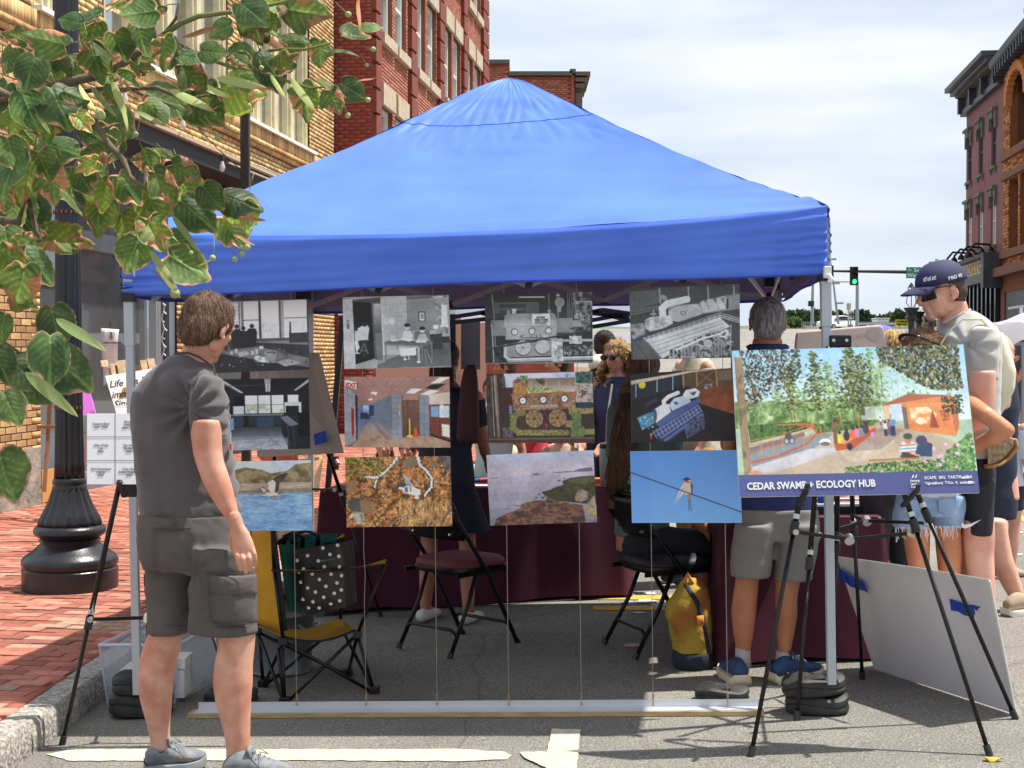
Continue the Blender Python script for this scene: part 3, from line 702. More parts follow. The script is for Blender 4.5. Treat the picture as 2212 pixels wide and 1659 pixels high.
mb=MB();mb.tube([at(1796,585.5,82.3),at(1900,586.5,82.3),at(2012,588,82.3)],[0.07,0.1,0.13],10);mb.build('arm',BLK,t)
b0=at(2012,588,82.3);mb=MB();mb.tube([Vector((b0.x,b0.y,0.1)),b0+Vector((0,0,0.6))],[0.2,0.15],12);mb.build('pole',BLK,t)
t=thing('signal_mast','thin grey signal mast with short arm beyond the lit traffic light','signal mast',at(1851,700,118.3))
mb=MB();mb.tube([at(1730,607,118.3),at(1851,609,118.3)],0.06,8);mb.build('arm',GALV,t)
mb=MB();b0=at(1852,607,118.3);mb.tube([Vector((b0.x,b0.y,1.5)),b0],[0.18,0.13],10);mb.build('pole',GALV,t)
GSN=mat('street_sign_green',s8(26,122,104),0.5);SW=mat('sign_letters',s8(225,230,228),0.6)
def sign(name,lab,x0,x1,yt,yb,Y,m,text=(),sz_=None,post=None,catg='sign'):
 a,b,c=at(x0,yt,Y),at(x1,yt,Y),at(x0,yb,Y);t=thing(name,lab,catg,c)
 mb=MB();mb.box(((a.x+b.x)/2,Y+0.03,(a.z+c.z)/2),(b.x-a.x,0.05,a.z-c.z));mb.build('panel',m,t)
 for s_,fx,fz,h_,mm in text:txt('lettering',s_,h_*(a.z-c.z),mm,t,Vector((a.x+fx*(b.x-a.x),Y-0.004,c.z+fz*(a.z-c.z))),(1,0,0),(0,0,1),bold=0.004)
 if post:
  mb=MB();mb.tube([Vector(((a.x+b.x)/2,Y+0.1,0.1)),Vector(((a.x+b.x)/2,Y+0.1,c.z+post))],0.05,8);mb.build('post',GALV,t)
 return t
sign('street_sign','green street sign with white letters on signal arm left of the cap',1958,1990,577,601,82.1,GSN,(('\u2190 Sea',0.05,0.56,0.5,SW),('Water',0.05,0.1,0.5,SW)))
sign('arrow_sign','small white lane sign with two black arrows beside far road',1832,1845,671,689,95,mat('sign_white',s8(190,190,188),0.6),(),post=0.1)
t=bpy.data.objects['arrow_sign'];mb=MB();ar=lambda x,z,s_:[(x-s_*.1,94.96,z-s_*.5),(x+s_*.1,94.96,z-s_*.5),(x+s_*.1,94.96,z),(x+s_*.28,94.96,z),(x,94.96,z+s_*.45),(x-s_*.28,94.96,z),(x-s_*.1,94.96,z)]
c=at(1836,680,95);c2_=at(1841.5,680,95);mb.prism([(2*c.x-x,y,2*c.z-z)for x,y,z in ar(c.x,c.z,0.33)],(0,-0.01,0));mb.prism(ar(c2_.x,c2_.z,0.42),(0,-0.01,0));mb.build('arrows',BLK,t)
sign('traffic_sign','blank tan back of a road sign above the arrow sign',1829,1838,655,669,97,mat('sign_back',s8(168,164,150),0.6),(),post=0.1)
sign('detour_sign','bright yellow detour sign with black lettering and arrow below ornate lamps',1935,1970,690,704,60,mat('yellow_sign',s8(222,226,40),0.5),(('COMBINED',0.06,0.56,0.36,BLK),('VEHICLES',0.06,0.12,0.36,BLK),('\u21B1',0.74,0.2,0.7,BLK)),post=0.0)
t=thing('street_light','tall thin grey street light mast leaning slightly, beyond traffic light','street light',at(1811,692,150))
mb=MB();mb.tube([at(1811,700,150),at(1794,561,150)],[0.14,0.07],8);mb.build('mast',GALV,t)
mb=MB();
for px,py in((1793,560),(1800,612),(1808,655)):p=at(px,py,150);mb.box(p+Vector((0.25,0,0)),(0.8,0.3,0.18))
mb.build('lamp_head',GALV,t)
t=thing('street_light','plain grey pole standing left of the tent leg near far trees','street light',at(1755,697,130))
mb=MB();mb.tube([at(1754,700,130),at(1756,609,130)],[0.16,0.12],8);mb.build('mast',GALV,t);mb=MB();mb.box(at(1752,656,129.8),(0.5,0.3,0.5));mb.build('box',BLK,t)
def ornate(px,yt,yb,Y,lab):
 a=at(px,yt,Y);z0=0.1;t=thing('ornate_lamp',lab,'street lamp',(a.x,Y,z0));k=(a.z)/4.0
 mb=MB();mb.lathe((a.x,Y,z0),[(0.25,0),(0.25,0.5),(0.12,0.9),(0.1,a.z*0.6),(0.09,a.z-0.5),(0.16,a.z-0.4),(0.1,a.z-0.3),(0.22,a.z-0.12),(0.26,a.z-0.05)],12);mb.build('post',mat('green_black_iron',s8(20,34,32),0.5),t)
 mb=MB()
 for e in(-0.16,0,0.16):mb.tube([(a.x,Y,a.z),(a.x+e,Y,a.z+0.2),(a.x+e*0.6,Y,a.z+0.7)],0.014,5)
 mb.lathe((a.x,Y,a.z+0.7),[(0.12,0),(0.02,0.16)],8);mb.build('lantern',mat('green_black_iron',s8(20,34,32),0.5),t)
ornate(1968.5,668,700,46,'ornate dark lamp post right of the yellow sign')
ornate(1985,676,702,56,'second ornate dark lamp post, closer to the man in the cap')
for k,(x0,x1,yt)in enumerate(((1971,1984,685),(1987,1998,683))):
 a,b=at(x0,yt,75),at(x1,yt,75);mb=MB();mb.box(((a.x+b.x)/2,75.3,a.z/2+0.5),(b.x-a.x,0.6,a.z-1));mb.box(((a.x+b.x)/2,75.3,a.z+0.04),(b.x-a.x+0.06,0.7,0.08));tag(mb.build('stone_pillar',mat('grey_pillar',s8(150,140,136),0.8,col2=s8(130,120,118),scale=4)),('left' if k==0 else 'right')+' one of two grey stone pillars behind the ornate lamps','pillar')
mb=MB();mb.prism([at(1640,716,205),at(1740,717,205),at(1740,704,205),at(1640,704,205)],(0,0.5,0));mb.prism([at(1740,717,205),at(2060,717,230),at(2060,706,230),at(1740,704,205)],(0,0.5,0));tag(mb.build('bridge_parapet',mat('tan_concrete',s8(158,146,124),0.9,col2=s8(134,124,106),scale=0.6)),'long low tan concrete parapet running behind the white car','wall')
mb=MB()
for i in range(60):
 p=at(1700+i*5,703,214);mb.box(p+Vector((0,0,-0.1)),(0.08,0.08,1.5))
for yy in(697,700):mb.bar(at(1690,yy,214),at(2010,yy,214),0.07,0.07)
tag(mb.build('bridge_railing',GALV),'grey metal railing above the tan bridge parapet','railing')
mb=MB();a=at(1894,690,290);
for x0,x1,y0,y1,dz in((1855,1940,697,701,0),(1894,1921,690,697,0),(1893,1922,686.5,689,0.5)):p,q=at(x0,y0,290),at(x1,y1,290);mb.box(((p.x+q.x)/2,292,(p.z+q.z)/2),(q.x-p.x,4+dz,p.z-q.z))
tag(mb.build('white_building',mat('far_white',s8(200,202,200),0.8)),'long low white building with raised flat roof before the far trees','building')
def car(loc,lab):
 t=thing('parked_car',lab,'car',loc,R(82));W=mat('white_car_paint',s8(222,224,226),0.25);G=mat('car_glass',s8(28,32,36),0.1)
 prof=[(-2.25,0.35),(-2.3,0.8),(-2.2,1.05),(-1.9,1.5),(-0.4,1.64),(0.6,1.58),(1.3,1.1),(2.15,0.95),(2.3,0.6),(2.25,0.35)]
 mb=MB();mb.rings([[Vector((x,s_*(0.9 if z<1.1 else 0.74),z))for x,z in prof]for s_ in(-1,1)]);mb.build('body',W,t,world=False,bevel=0.06)
 mb=MB();gp=[(-2.12,1.12),(-1.85,1.44),(-0.4,1.54),(0.55,1.48),(1.15,1.12)];mb.rings([[Vector((x,s_*0.86,z))for x,z in gp]for s_ in(-1,1)]);mb.box((-2.08,0,1.27),(0.2,1.2,0.3),Matrix.Rotation(R(40),3,'Y'));mb.build('windows',G,t,world=False)
 for x in(-1.4,1.4):
  for s_ in(-1,1):
   mb=MB();mb.tube([(x,s_*0.75,0.34),(x,s_*0.93,0.34)],0.34,18);w_=mb.build('wheel',mat('rubber',s8(22,22,22),0.8),t,world=False)
   mb=MB();mb.tube([(x,s_*0.93,0.34),(x,s_*0.945,0.34)],0.2,12);mb.build('rim',GALV,w_,world=False)
 for s_ in(-1,1):mb=MB();mb.box((-2.27,s_*0.72,0.95),(0.08,0.25,0.2));mb.build('tail_light',mat('tail_red',s8(150,20,20),0.3),t,world=False)
 return t
t=car(at(1806,713,160),'white sport utility car on the far road beside the tent leg');t.rotation_euler=(0,0,R(215));
# ======= far trees
LF=[mat('far_leaf_%s'%n,s8(*c),0.9,col2=s8(*[int(v*0.7)for v in c]),scale=0.6,transl=0.2)for n,c in(('a',(74,98,58)),('b',(62,88,62)),('c',(96,124,62)),('d',(56,74,60)))]
BARK=mat('bark',s8(88,76,64),0.95,bump=0.8,bscale=30)
def far_tree(px,yt,yb,wpx,Y,m,lab,n=900,leaf=0.55,grp='trees along the far skyline'):
 a,b=at(px,yt,Y),at(px,yb,Y);H_=a.z-b.z;W_=wpx*Y/FPX;t=thing('tree',lab,'tree',(b.x,Y,b.z-1),0,grp)
 mb=MB();mb.tube([(0,0,0),(0.1,0,H_*0.5)],[0.3,0.15],6);mb.tube([(0.1,0,H_*0.4),(W_*0.2,0.3,H_*0.75)],[0.15,0.05],5);mb.build('trunk',BARK,t,world=False)
 cl=[(random.uniform(-0.38,0.38)*W_,random.uniform(-0.3,0.3)*W_,H_*random.uniform(0.25,0.86)+1,random.uniform(0.14,0.26))for _ in range(9)]
 rng=np.random.RandomState(int(px));P=[]
 for i in range(n):
  c=cl[rng.randint(9)];d=rng.normal(size=3);d/=np.linalg.norm(d);r=rng.uniform(0.6,1.05)
  P.append((c[0]+d[0]*c[3]*W_*r,c[1]+d[1]*c[3]*W_*r,min(c[2]+d[2]*c[3]*H_*0.9*r,H_+1.1)))
 P=np.array(P);A=rng.normal(size=(n,3))*leaf;B=rng.normal(size=(n,3))*leaf
 V=np.stack([P-A*0.5,P+B*0.5,P+A*0.5,P-B*0.5],1).reshape(-1,3)
 link('crown',np_mesh('crown',V,np.arange(n*4).reshape(-1,4),m),t,False)
FT=[(1716,668,706,44,320,0),(1690,672,706,40,330,1),(1741,672,706,34,330,1),(1762,667,706,36,320,0),(1780,668,706,34,335,3),(1806,671,706,36,325,0),(1826,676,706,30,340,1),(1858,671,704,28,330,3),(1880,679,704,40,345,0),(1905,680,704,40,350,1),(1930,677,704,36,345,0),(1943,671,704,24,330,0),(1962,674,704,40,350,1),(2000,690,716,30,260,3),(2022,694,720,30,250,2)]
nm=['rounded mid green','bluish green','light yellow green','dark green']
WH=['just right of grey haired head','half behind grey haired head','behind the plain grey pole','touching the tent leg from the left','directly behind the tent leg','behind the slanting light mast','behind the small arrow sign','right of the traffic light pole','left end of the white building','behind the white building roof','right of the white building','left behind the yellow sign','right behind the yellow sign','beside the stone pillars','under the chin of the capped man']
for i,(px,yt,yb,w_,Y,k)in enumerate(FT):far_tree(px,yt,yb,w_,Y,LF[k],'%s tree on the far skyline, %s'%(nm[k],WH[i]),n=700,leaf=0.8)
far_tree(1714,688,707,30,190,LF[2],'bright yellow green bush in front of the far trees',n=500,leaf=0.4,grp=None)
mb=MB();rs=[]
for i in range(60):
 x=-200+i*20;h=10+3*mn.noise(Vector((i*0.5,0,0)))+1.5*mn.noise(Vector((i*1.9,3,0)));rs.append((x,h))
mb.sheet(lambda u,v:Vector((rs[round(u*59)][0],600-60*(1-v),3+rs[round(u*59)][1]*v)),59,1)
struct(mb.build('distant_hills',mat('hazy_green',s8(96,118,104),1.0,col2=s8(72,96,80),scale=0.05)))
# ======= black fluted lamp post on the pavement
lp=at(150,1000,9.15);lx,ly=lp.x,9.15;lz=sz(9.15)+0.002
K=9.15/FPX
IRON=mat('painted_iron',s8(24,25,28),0.33,bump=0.15,bscale=60,col2=s8(34,34,38),scale=7)
def zr(py):return CAMZ+(HZ-py)*K-0.0
t=thing('lamp_post','black fluted cast iron lamp post with flared base on brick pavement','lamp post',(lx,ly,lz))
PB=[(101,1258),(101,1228),(97,1224),(101,1219),(102,1210),(97,1201),(84,1192),(70,1181),(62,1173),(63,1170),(65,1166),(61,1161)]
mb=MB();mb.lathe((lx,ly,0),[(r*K,lz if i==0 else zr(y))for i,(r,y)in enumerate(PB)],48);mb.build('base',IRON,t,auto=True)
mb=MB();mb.lathe((lx,ly,0),[(r*K,zr(y))for r,y in[(58,1162),(70,1157),(76,1150),(76,1143),(71,1136),(66,1134)]],48);mb.build('collar_bulge',IRON,t,auto=True)
fl=lambda n,a_:(lambda a,z:1-a_*(0.5-0.5*math.cos(n*a))**0.5)
mb=MB();mb.lathe((lx,ly,0),[(r*K,zr(y))for r,y in[(68,1136),(66,1124),(58,1108),(50,1092),(43,1076),(38,1060),(35,1050)]],144,fl(18,0.07));mb.build('fluted_bell',IRON,t,smooth=True)
mb=MB();mb.lathe((lx,ly,0),[(r*K,zr(y))for r,y in[(33,1061),(36,1058),(36.5,1052),(34,1047),(36,1043),(35,1036),(33,1033)]],48);mb.build('ring_moulding',IRON,t,auto=True)
mb=MB();mb.lathe((lx,ly,0),[(r*K,zr(y))for r,y in[(32.5,1036),(31,1000),(29,900),(28,740),(27,500),(25.5,200),(25,-40),(24,-300)]],128,fl(16,0.10));mb.build('fluted_shaft',IRON,t,smooth=True)
mb=MB();mb.lathe((lx,ly,0),[(0.03,zr(-300)),(0.16,zr(-310)),(0.2,zr(-360)),(0.17,zr(-450)),(0.02,zr(-480))],24);mb.build('lantern',mat('lamp_globe',s8(220,220,210),0.4),t,smooth=True)
for yy in(460,880):
 mb=MB()
 for i in range(18):
  a=2*math.pi*i/18;
  if math.sin(a)<0.3:mb.box((lx+28.4*K*math.cos(a),ly+28.4*K*math.sin(a),zr(yy)),(0.012,0.012,0.02))
 mb.build('rust_spots',mat('rust',s8(120,78,60),0.9),t)['kind']='stuff'
wp=at(531,600,17.5);t=thing('wooden_pole','weathered dark square wooden pole rising behind the blue tent','pole',(wp.x,wp.y,0.1))
mb=MB();mb.box((wp.x,wp.y,2.4),(0.105,0.105,CAMZ+(765-228)*17.5/FPX*1.0+0.0),None)
mb.v=[(x,y,0.1 if z<2 else CAMZ+(765-228)*17.5/FPX)for x,y,z in mb.v];mb.build('post',mat('weathered_wood',s8(66,64,62),0.9,col2=s8(44,42,42),scale=6,stretch=(8,8,0.5),bump=0.6),t)
t=thing('string_lights','string of clear bulbs hung from tan building down to wooden pole','string lights',at(536,380,17.4))
pts=[at(40,10,14.2),at(60,28,14.3),at(120,75,14.6),at(240,160,15.2),at(320,212,15.8),at(395,238,16.2),at(440,290,16.6),at(480,330,17.0),at(535,380,17.4)]
mb=MB();mb.tube(pts,0.006,5);mb.build('wire',mat('black_wire',s8(30,30,30),0.6),t)
for px,py,Y in((395,243,16.2),(480,335,17.0),(92,45,14.4),(270,185,15.4)):
 p=at(px,py,Y);b=MB();b.lathe(p+Vector((0,0,-0.09)),[(0.005,-0.11),(0.028,-0.09),(0.035,-0.05),(0.02,0.0),(0.018,0.02)],12);bb=b.build('bulb',mat('bulb_glass',s8(214,206,194),0.1,alpha=0.75),t,smooth=True)
 b=MB();b.lathe(p+Vector((0,0,-0.07)),[(0.022,0),(0.022,0.07),(0.01,0.08)],10);b.build('socket',mat('black_wire',s8(30,30,30),0.6),bb)
# ======= blue canopy tent
YF=lambda px:6.32-(px-268)/(1785-268)*0.39
TL0,TR0=Vector((-1.726,6.32,0)),Vector((1.312,5.93,0))
CN=[TL0,TR0,TR0+SD*3.02,TL0+SD*3.02]
ZT=[2.12,2.20,2.20,2.125];ZB=[1.842,1.918,1.915,1.85]
PK=Vector((sum(c.x for c in CN)/4,sum(c.y for c in CN)/4,3.085))
tent=thing('canopy_tent','bright blue pop up canopy tent with light grey legs','tent',(PK.x,PK.y,0))
BLUE=mat('blue_canvas',s8(80,120,220),0.5,col2=s8(72,110,212),scale=3,bump=0.25,bscale=420,transl=0.03,spec=0.4,bdist=0.002)
LIN=mat('silver_lining',s8(150,148,186),0.6,transl=0.25,bump=0.2,bscale=300)
HEM=mat('blue_hem',s8(36,68,176),0.6)
def eave(i,u,dz=0.0):
 a,b=CN[i],CN[(i+1)%4];p=a.lerp(b,u);z=ZT[i]*(1-u)+ZT[(i+1)%4]*u
 return Vector((p.x,p.y,z-(0.042*4*u*(1-u)+0.012*math.sin(math.pi*u)**0.5)+dz))
def roofp(i,u,v,off=0.0):
 e=eave(i,u);c=CN[i].lerp(CN[(i+1)%4],u)
 p=e.lerp(PK,v)
 p.z-=0.06*math.sin(math.pi*v)**1.1*(1-0.6*v)+0.03*max(0,(v-.9)/.1)**2+(0.03 if v<.6 else 0.03-(v-.6)*.09)*math.sin(math.pi*v)*math.sin(math.pi*u)
 if v<0.06:p.z+=0.010*(v/0.06)
 w=u-0.5
 if off==0:
  n=0.010*mn.noise(Vector((p.x*2.0,p.y*2,p.z*3.2+i)))+0.006*mn.noise(Vector((p.x*2.2,7,p.z*15+0.6*p.x)))
  cap=max(0,1-abs(v-0.70)/0.2);nx=u*46*(1-0.35*v)
  n+=cap*0.013*(abs(mn.noise(Vector((nx*0.42+v*6,v*9,i*3))))-0.2)
  tp=max(0,(v-0.7)/0.3);n+=tp*0.007*(abs(mn.noise(Vector((w*20,v*7,9+i))))-0.2)
  ed=max(0,1-v/0.10);n+=ed*0.008*mn.noise(Vector((u*5,v*95,2.2)))
  cr=max(0,1-min(u,1-u)/0.2)*max(0,1-v/0.3);n+=cr*0.006*math.sin(v*85+u*30)
  p+=Vector((0,-0.3,0.95))*n if i==0 else Vector((0,0,n))
 p.z+=off
 return p
for i,nm_ in enumerate(('roof_panel',)*4):
 mb=MB();mb.sheet(lambda u,v:roofp(i,u,min(v,0.999)),110 if i==0 else 40,80 if i==0 else 30);mb.build(nm_,BLUE,tent,smooth=True)
 mb=MB();mb.sheet(lambda u,v:roofp(i,u,min(0.03+v,0.999),-0.03),30,14);mb.build('lining',LIN,tent,smooth=True)
mb=MB()
for i in(0,1,3):
 mb.tube([roofp(i,u,0.685)+Vector((0,0,0.001))for u in[k/60 for k in range(61)]],0.0018,5)
mb.build('seam',HEM,tent,smooth=True)
def valp(i,u,v,inn=0.0):
 a,b=CN[i],CN[(i+1)%4];nrm=Vector(((b-a).y,-(b-a).x,0)).normalized()
 t=eave(i,u);zb=ZB[i]*(1-u)+ZB[(i+1)%4]*u-0.006*math.sin(u*9)
 p=Vector((t.x,t.y,t.z*(1-v)+zb*v));e=min(u,1-u)*3.04
 o=0.012+0.010*mn.noise(Vector((u*4,v*6.0,i*7.0)))*v+0.006*mn.noise(Vector((u*11+v*2,v*3,i)))
 o+=math.exp(-e/0.16)*0.010*math.sin(v*48+2*mn.noise(Vector((v*9,u*30,1))))*(0.25+v)
 o+=math.exp(-e/0.7)*0.003*math.sin(v*30+u*14)
 if v<0.08:o-=0.01*(1-v/0.08)
 return p+nrm*(o-inn)
for i in range(4):
 mb=MB();mb.sheet(lambda u,v:valp(i,u,v),150 if i==0 else 60,44 if i==0 else 16);mb.build('valance',BLUE,tent,smooth=True)
 mb=MB();mb.sheet(lambda u,v:valp(i,u,0.05+v*0.9,0.018),50,8);mb.build('valance_lining',LIN,tent,smooth=True)
 mb=MB();mb.tube([valp(i,u,1.0,0.002)for u in[k/60 for k in range(61)]],[(0.004,0.006)]*61,6);mb.build('hem',HEM,tent,smooth=True)
LEGM=mat('light_grey_steel',s8(176,184,192),0.4,metal=0.15);BP=mat('black_plastic',s8(26,26,28),0.45);WPL=mat('white_plastic',s8(226,226,222),0.4)
legs=[((279,645),(297,1500),6.33,6.33),((1783,600),(1796,1478),5.96,5.96)]
for(ax,ay),(bx,by),Ya,Yb in legs:
 a,b=at(ax,ay,Ya),at(bx,by,Yb);d=(b-a);mb=MB();mb.bar(a+d*(-0.25/d.length),a+d*0.12,0.042,0.042,(0,1,0));mb.bar(a+d*0.1,b,0.035,0.035,(0,1,0));mb.build('leg',LEGM,tent,bevel=0.003)
 mb=MB();mb.bar(a+Vector((0,0,-0.015)),a+Vector((0,0,0.05)),0.056,0.056,(0,1,0));mb.build('corner_bracket',BP,tent)
for k in(2,3):
 c=CN[k]+(PK-CN[k])*0.02;mb=MB();mb.bar(Vector((c.x,c.y,gz(c.x)+0.02 if k==2 else sz(9.3)*0+gz(c.x)+0.02)),Vector((c.x,c.y,2.05)),0.036,0.036,(0,1,0));mb.build('leg',LEGM,tent)
p=at(1787,588,5.9);mb=MB();mb.box(p,(0.03,0.03,0.05));mb.tube([p+Vector((0,-0.015,-0.01)),p+Vector((0.012,-0.02,-0.03)),p+Vector((0.004,-0.02,-0.045))],0.012,8);mb.build('clamp',WPL,tent,bevel=0.004)
def trussbar(mb,p,q,w=0.024):mb.bar(p,q,w*0.55,w,(0,0,1))
tr=MB();jb=MB();JB=[]
class _J:
 def box(s,*a):JB.append(MB().box(*a))
 def tube(s,*a):JB.append(MB().tube(*a))
jb=_J()
def TF(px,py,back=0.0):return at(px,py,YF(px)+0.09+back)
lows=[(330,650),(497,640),(819,627),(1142,617),(1474,606),(1640,598)];ups=[(410,575),(658,570),(980,560),(1308,548),(1560,540)]
for k,u_ in enumerate(ups):
 trussbar(tr,TF(*lows[k]),TF(*u_));trussbar(tr,TF(*u_),TF(*lows[k+1]))
 trussbar(tr,TF(u_[0]-150,570-k*5),TF(u_[0]+0,622-k*8));trussbar(tr,TF(u_[0],622-k*8),TF(u_[0]+150,566-k*5))
for l_ in lows[1:5]:jb.box(TF(*l_)+Vector((0,-0.01,0)),(0.03,0.04,0.032),Matrix.Rotation(R(10),3,'Y'))
lowb=[(560,676),(650,670),(977,658),(1305,649),(1600,636)];upb=[(600,612),(815,606),(1142,598),(1450,590)]
for k,u_ in enumerate(upb):
 trussbar(tr,at(*lowb[k],9.0-k*0.05),at(*u_,9.0-k*0.05),0.03);trussbar(tr,at(*u_,9.0-k*0.05),at(*lowb[k+1],9.0-k*0.05),0.03)
for l_ in lowb[1:4]:jb.box(at(*l_,8.95),(0.042,0.05,0.045))
for a_,b_,Ya,Yb in(((1615,592),(1653,641),6.1,8.7),((1684,592),(1668,636),6.2,8.7),((1560,628),(1650,640),8.9,8.8)):trussbar(tr,at(*a_,Ya),at(*b_,Yb),0.022)
for x,y,Y in((1712,594,6.6),(1679,620,8.0),(1660,640,8.7)):jb.tube([at(x-4,y,Y),at(x+4,y,Y)],0.028,12)
jb.box(at(1661,600,7.5),(0.05,0.05,0.1));jb.box(at(657,636,6.5),(0.07,0.05,0.05));jb.box(at(455,640,6.5),(0.05,0.05,0.05))
tr.build('truss',mat('pale_truss',s8(158,156,172),0.5),tent);[j.build('truss_joint',BP,tent,bevel=0.003)for j in JB]
RUB=mat('black_rubber',s8(30,30,32),0.62,col2=s8(48,47,45),scale=14,bump=0.25,bscale=40)
def weight(px,py,r,h,lab,rz=0.0,tilt=0.0,lift=0.0,ex=1.15):
 c=gnd(px,py);t=thing('foot_weight',lab,'weight',c+Vector((0,r*0.9,lift)),rz)
 mb=MB();n=40
 prof=[(0.80,0.0),(0.97,0.12),(1.0,0.3),(0.95,0.52),(1.0,0.62),(0.98,0.86),(0.86,1.0),(0.3,0.98)]
 rs=[[Vector((ex*r*q*math.copysign(abs(math.cos(a))**0.8,math.cos(a)),0.85*r*q*math.copysign(abs(math.sin(a))**0.8,math.sin(a))*(1+0.05*math.cos(2*a)),h*z+0.008*math.cos(3*a)*(z>0.4)))for a in[2*math.pi*k/n for k in range(n)]]for q,z in prof]
 mb.rings(rs);o=mb.build('rubber_block',RUB,t,world=False,auto=True);o.rotation_euler=(0,tilt,0)
 mb=MB();mb.box((0.0,-r*0.5,h*1.0),(r*0.5,r*0.12,0.012));o=mb.build('handle_slot',BP,t,world=False,bevel=0.003)
 return t
weight(290,1557,0.125,0.10,'lower black rubber weight under the left front tent leg beside the kerb',0.2,R(3))
weight(292,1557,0.115,0.085,'upper black rubber weight stacked at the left front tent leg',0.3,R(4),0.10)
weight(1777,1551,0.118,0.078,'lower black rubber weight under the right front tent leg',-0.2,R(-2))
weight(1770,1551,0.118,0.075,'upper black rubber weight, tilted, around foot of right tent leg',0.1,R(-4),0.078)
weight(1567,1524,0.115,0.06,'low oval black weight lying flat on the right end of the wooden rail',0,0,0,1.05)
weight(489,1531,0.12,0.062,'low oval black weight behind calf of man in grey shirt, on left rail end',0,0,0,1.05)
# ======= rail, wires, hanging photographs
YP_=lambda px:6.37-(px-408)/(1655-408)*0.31
rail=thing('base_rail','long pale wooden rail with white aluminium angle lying before the tent','rail',gnd(1030,1552))
WOOD=mat('pine',s8(196,168,122),0.7,col2=s8(168,138,96),scale=5,stretch=(1,10,10),bump=0.3);ALU=mat('aluminium',s8(205,208,212),0.35,metal=0.35)
def railp(px,dy,dz):p=gnd(px,1551);p=Vector((p.x,YP_(px)+dy,gz(p.x)+dz));return p
mb=MB();mb.bar(railp(408,0,0.012),railp(1655,0,0.012),0.11,0.02,(0,0,1));
mb=MB();a,b=railp(408,0,0),railp(1656,0,0);dv=(b-a);pr=Vector((-dv.y,dv.x,0)).normalized()
def beam(mb,a,b,w,h,z0):mb.prism([a-pr*w/2+Vector((0,0,z0)),a+pr*w/2+Vector((0,0,z0)),a+pr*w/2+Vector((0,0,z0+h)),a-pr*w/2+Vector((0,0,z0+h))],b-a)
beam(mb,a,b,0.09,0.019,0.002);mb.build('wood_strip',WOOD,rail)
mb=MB();beam(mb,a+dv*0.01,b-dv*0.004,0.076,0.003,0.0215);beam(mb,a+dv*0.01+pr*0.036,b-dv*0.004+pr*0.036,0.003,0.03,0.0246);mb.build('aluminium_angle',ALU,rail)
WIRE=mat('steel_wire',s8(150,146,136),0.4,metal=0.5);BRASS=mat('brass',s8(170,150,110),0.4,metal=0.5)
wires=[(480,488),(627,641),(781,791),(934,944),(1088,1099),(1244,1256),(1400,1411),(1558,1572)]
for k,(xt,xb)in enumerate(wires):
 t=thing('hanging_wire','thin steel display wire, number from left %s'%('hidden by man' if k==0 else['','through osprey photo','through left half of kingfisher photo','through right half of kingfisher photo','through left part of rocky shore photo','through right part of rocky shore photo','left of the perched swallow','right of the perched swallow'][k]),'wire',at(xb,1530,YP_(xb)))
 t['label']='thin steel display wire running '+['behind the man in grey shirt','down behind the osprey photo','below left half of the kingfisher photo','below right half of the kingfisher photo','below left part of rocky shore photo','below right part of rocky shore photo','down left of the perched swallow','down right of the perched swallow'][k]
 mb=MB();P=at(xt,575,YP_(xt)+0.012);Q=at(xb,1524,YP_(xb)+0.0)
 if k==2:mb.tube([P,at(786,1200,YP_(786)),at(789,1240,YP_(789)),at(787,1300,YP_(787)),Q],0.0016,5)
 else:mb.tube([P,Q],0.0016,5)
 mb.build('cable',WIRE,t)
 mb=MB();mb.tube([at(xb,1498,YP_(xb)),at(xb,1512,YP_(xb))],0.004,6);mb.tube([at(xb,1512,YP_(xb)),at(xb,1524,YP_(xb))],[0.001,0.006],6);mb.build('tensioner',BRASS,t)
PRM=cmat('photo_print',rough=0.38,spec=0.35);BORD=mat('board_edge',s8(215,212,205),0.6);BORDD=mat('board_edge_dark',s8(40,38,38),0.6)
def board(name,lab,cat,C4,img,group=None,Yfn=YP_,dY=0.0,thick=0.006,edge=None,K=1.0,up=None,pt=None):
 """C4: corners TL TR BR BL as seen; img: painter; a rigid thin board with the print on its face"""
 P=[at(x,y,Yfn(x)+(0 if pt is None else pt[k]))for k,(x,y)in enumerate(C4)];c=(P[2]+P[3])/2
 t=thing(name,lab,cat,c,0,group)
 nrm=(P[1]-P[0]).cross(P[3]-P[0]).normalized()
 if nrm.y<0:nrm=-nrm
 bl_=lambda u,v:P[0]*(1-u)*(1-v)+P[1]*u*(1-v)+P[2]*u*v+P[3]*(1-u)*v
 mb=MB();mb.rings([[bl_(u/8,v/8)+nrm*0.0006 for v in range(9)]+[bl_(u/8,1-v/8)+nrm*thick for v in range(9)]for u in range(9)]);mb.build('board',edge or BORD,t,auto=True)
 if img is not None:
  h,w_,_=img.shape;uu=(np.arange(w_)+0.0)/(w_-1);vv=(np.arange(h)+0.0)/(h-1);U_,V_=np.meshgrid(uu,vv)
  A=[np.array(p)for p in P];co=(A[0][None,None]*((1-U_)*(1-V_))[...,None]+A[1]*(U_*(1-V_))[...,None]+A[2]*(U_*V_)[...,None]+A[3]*((1-U_)*V_)[...,None]).reshape(-1,3)
  ii=np.arange(h*w_).reshape(h,w_);F=np.stack([ii[:-1,:-1],ii[1:,:-1],ii[1:,1:],ii[:-1,1:]],-1).reshape(-1,4)
  me=np_mesh('print',co,F,PRM);c_=img.reshape(-1,3)/255.0;c_=np.where(c_<=0.04045,c_/12.92,((c_+0.055)/1.055)**2.4)**.86*K;c_=np.minimum(c_,0.93);set_col(me,c_);link('print',me,t,True)
 return t,P
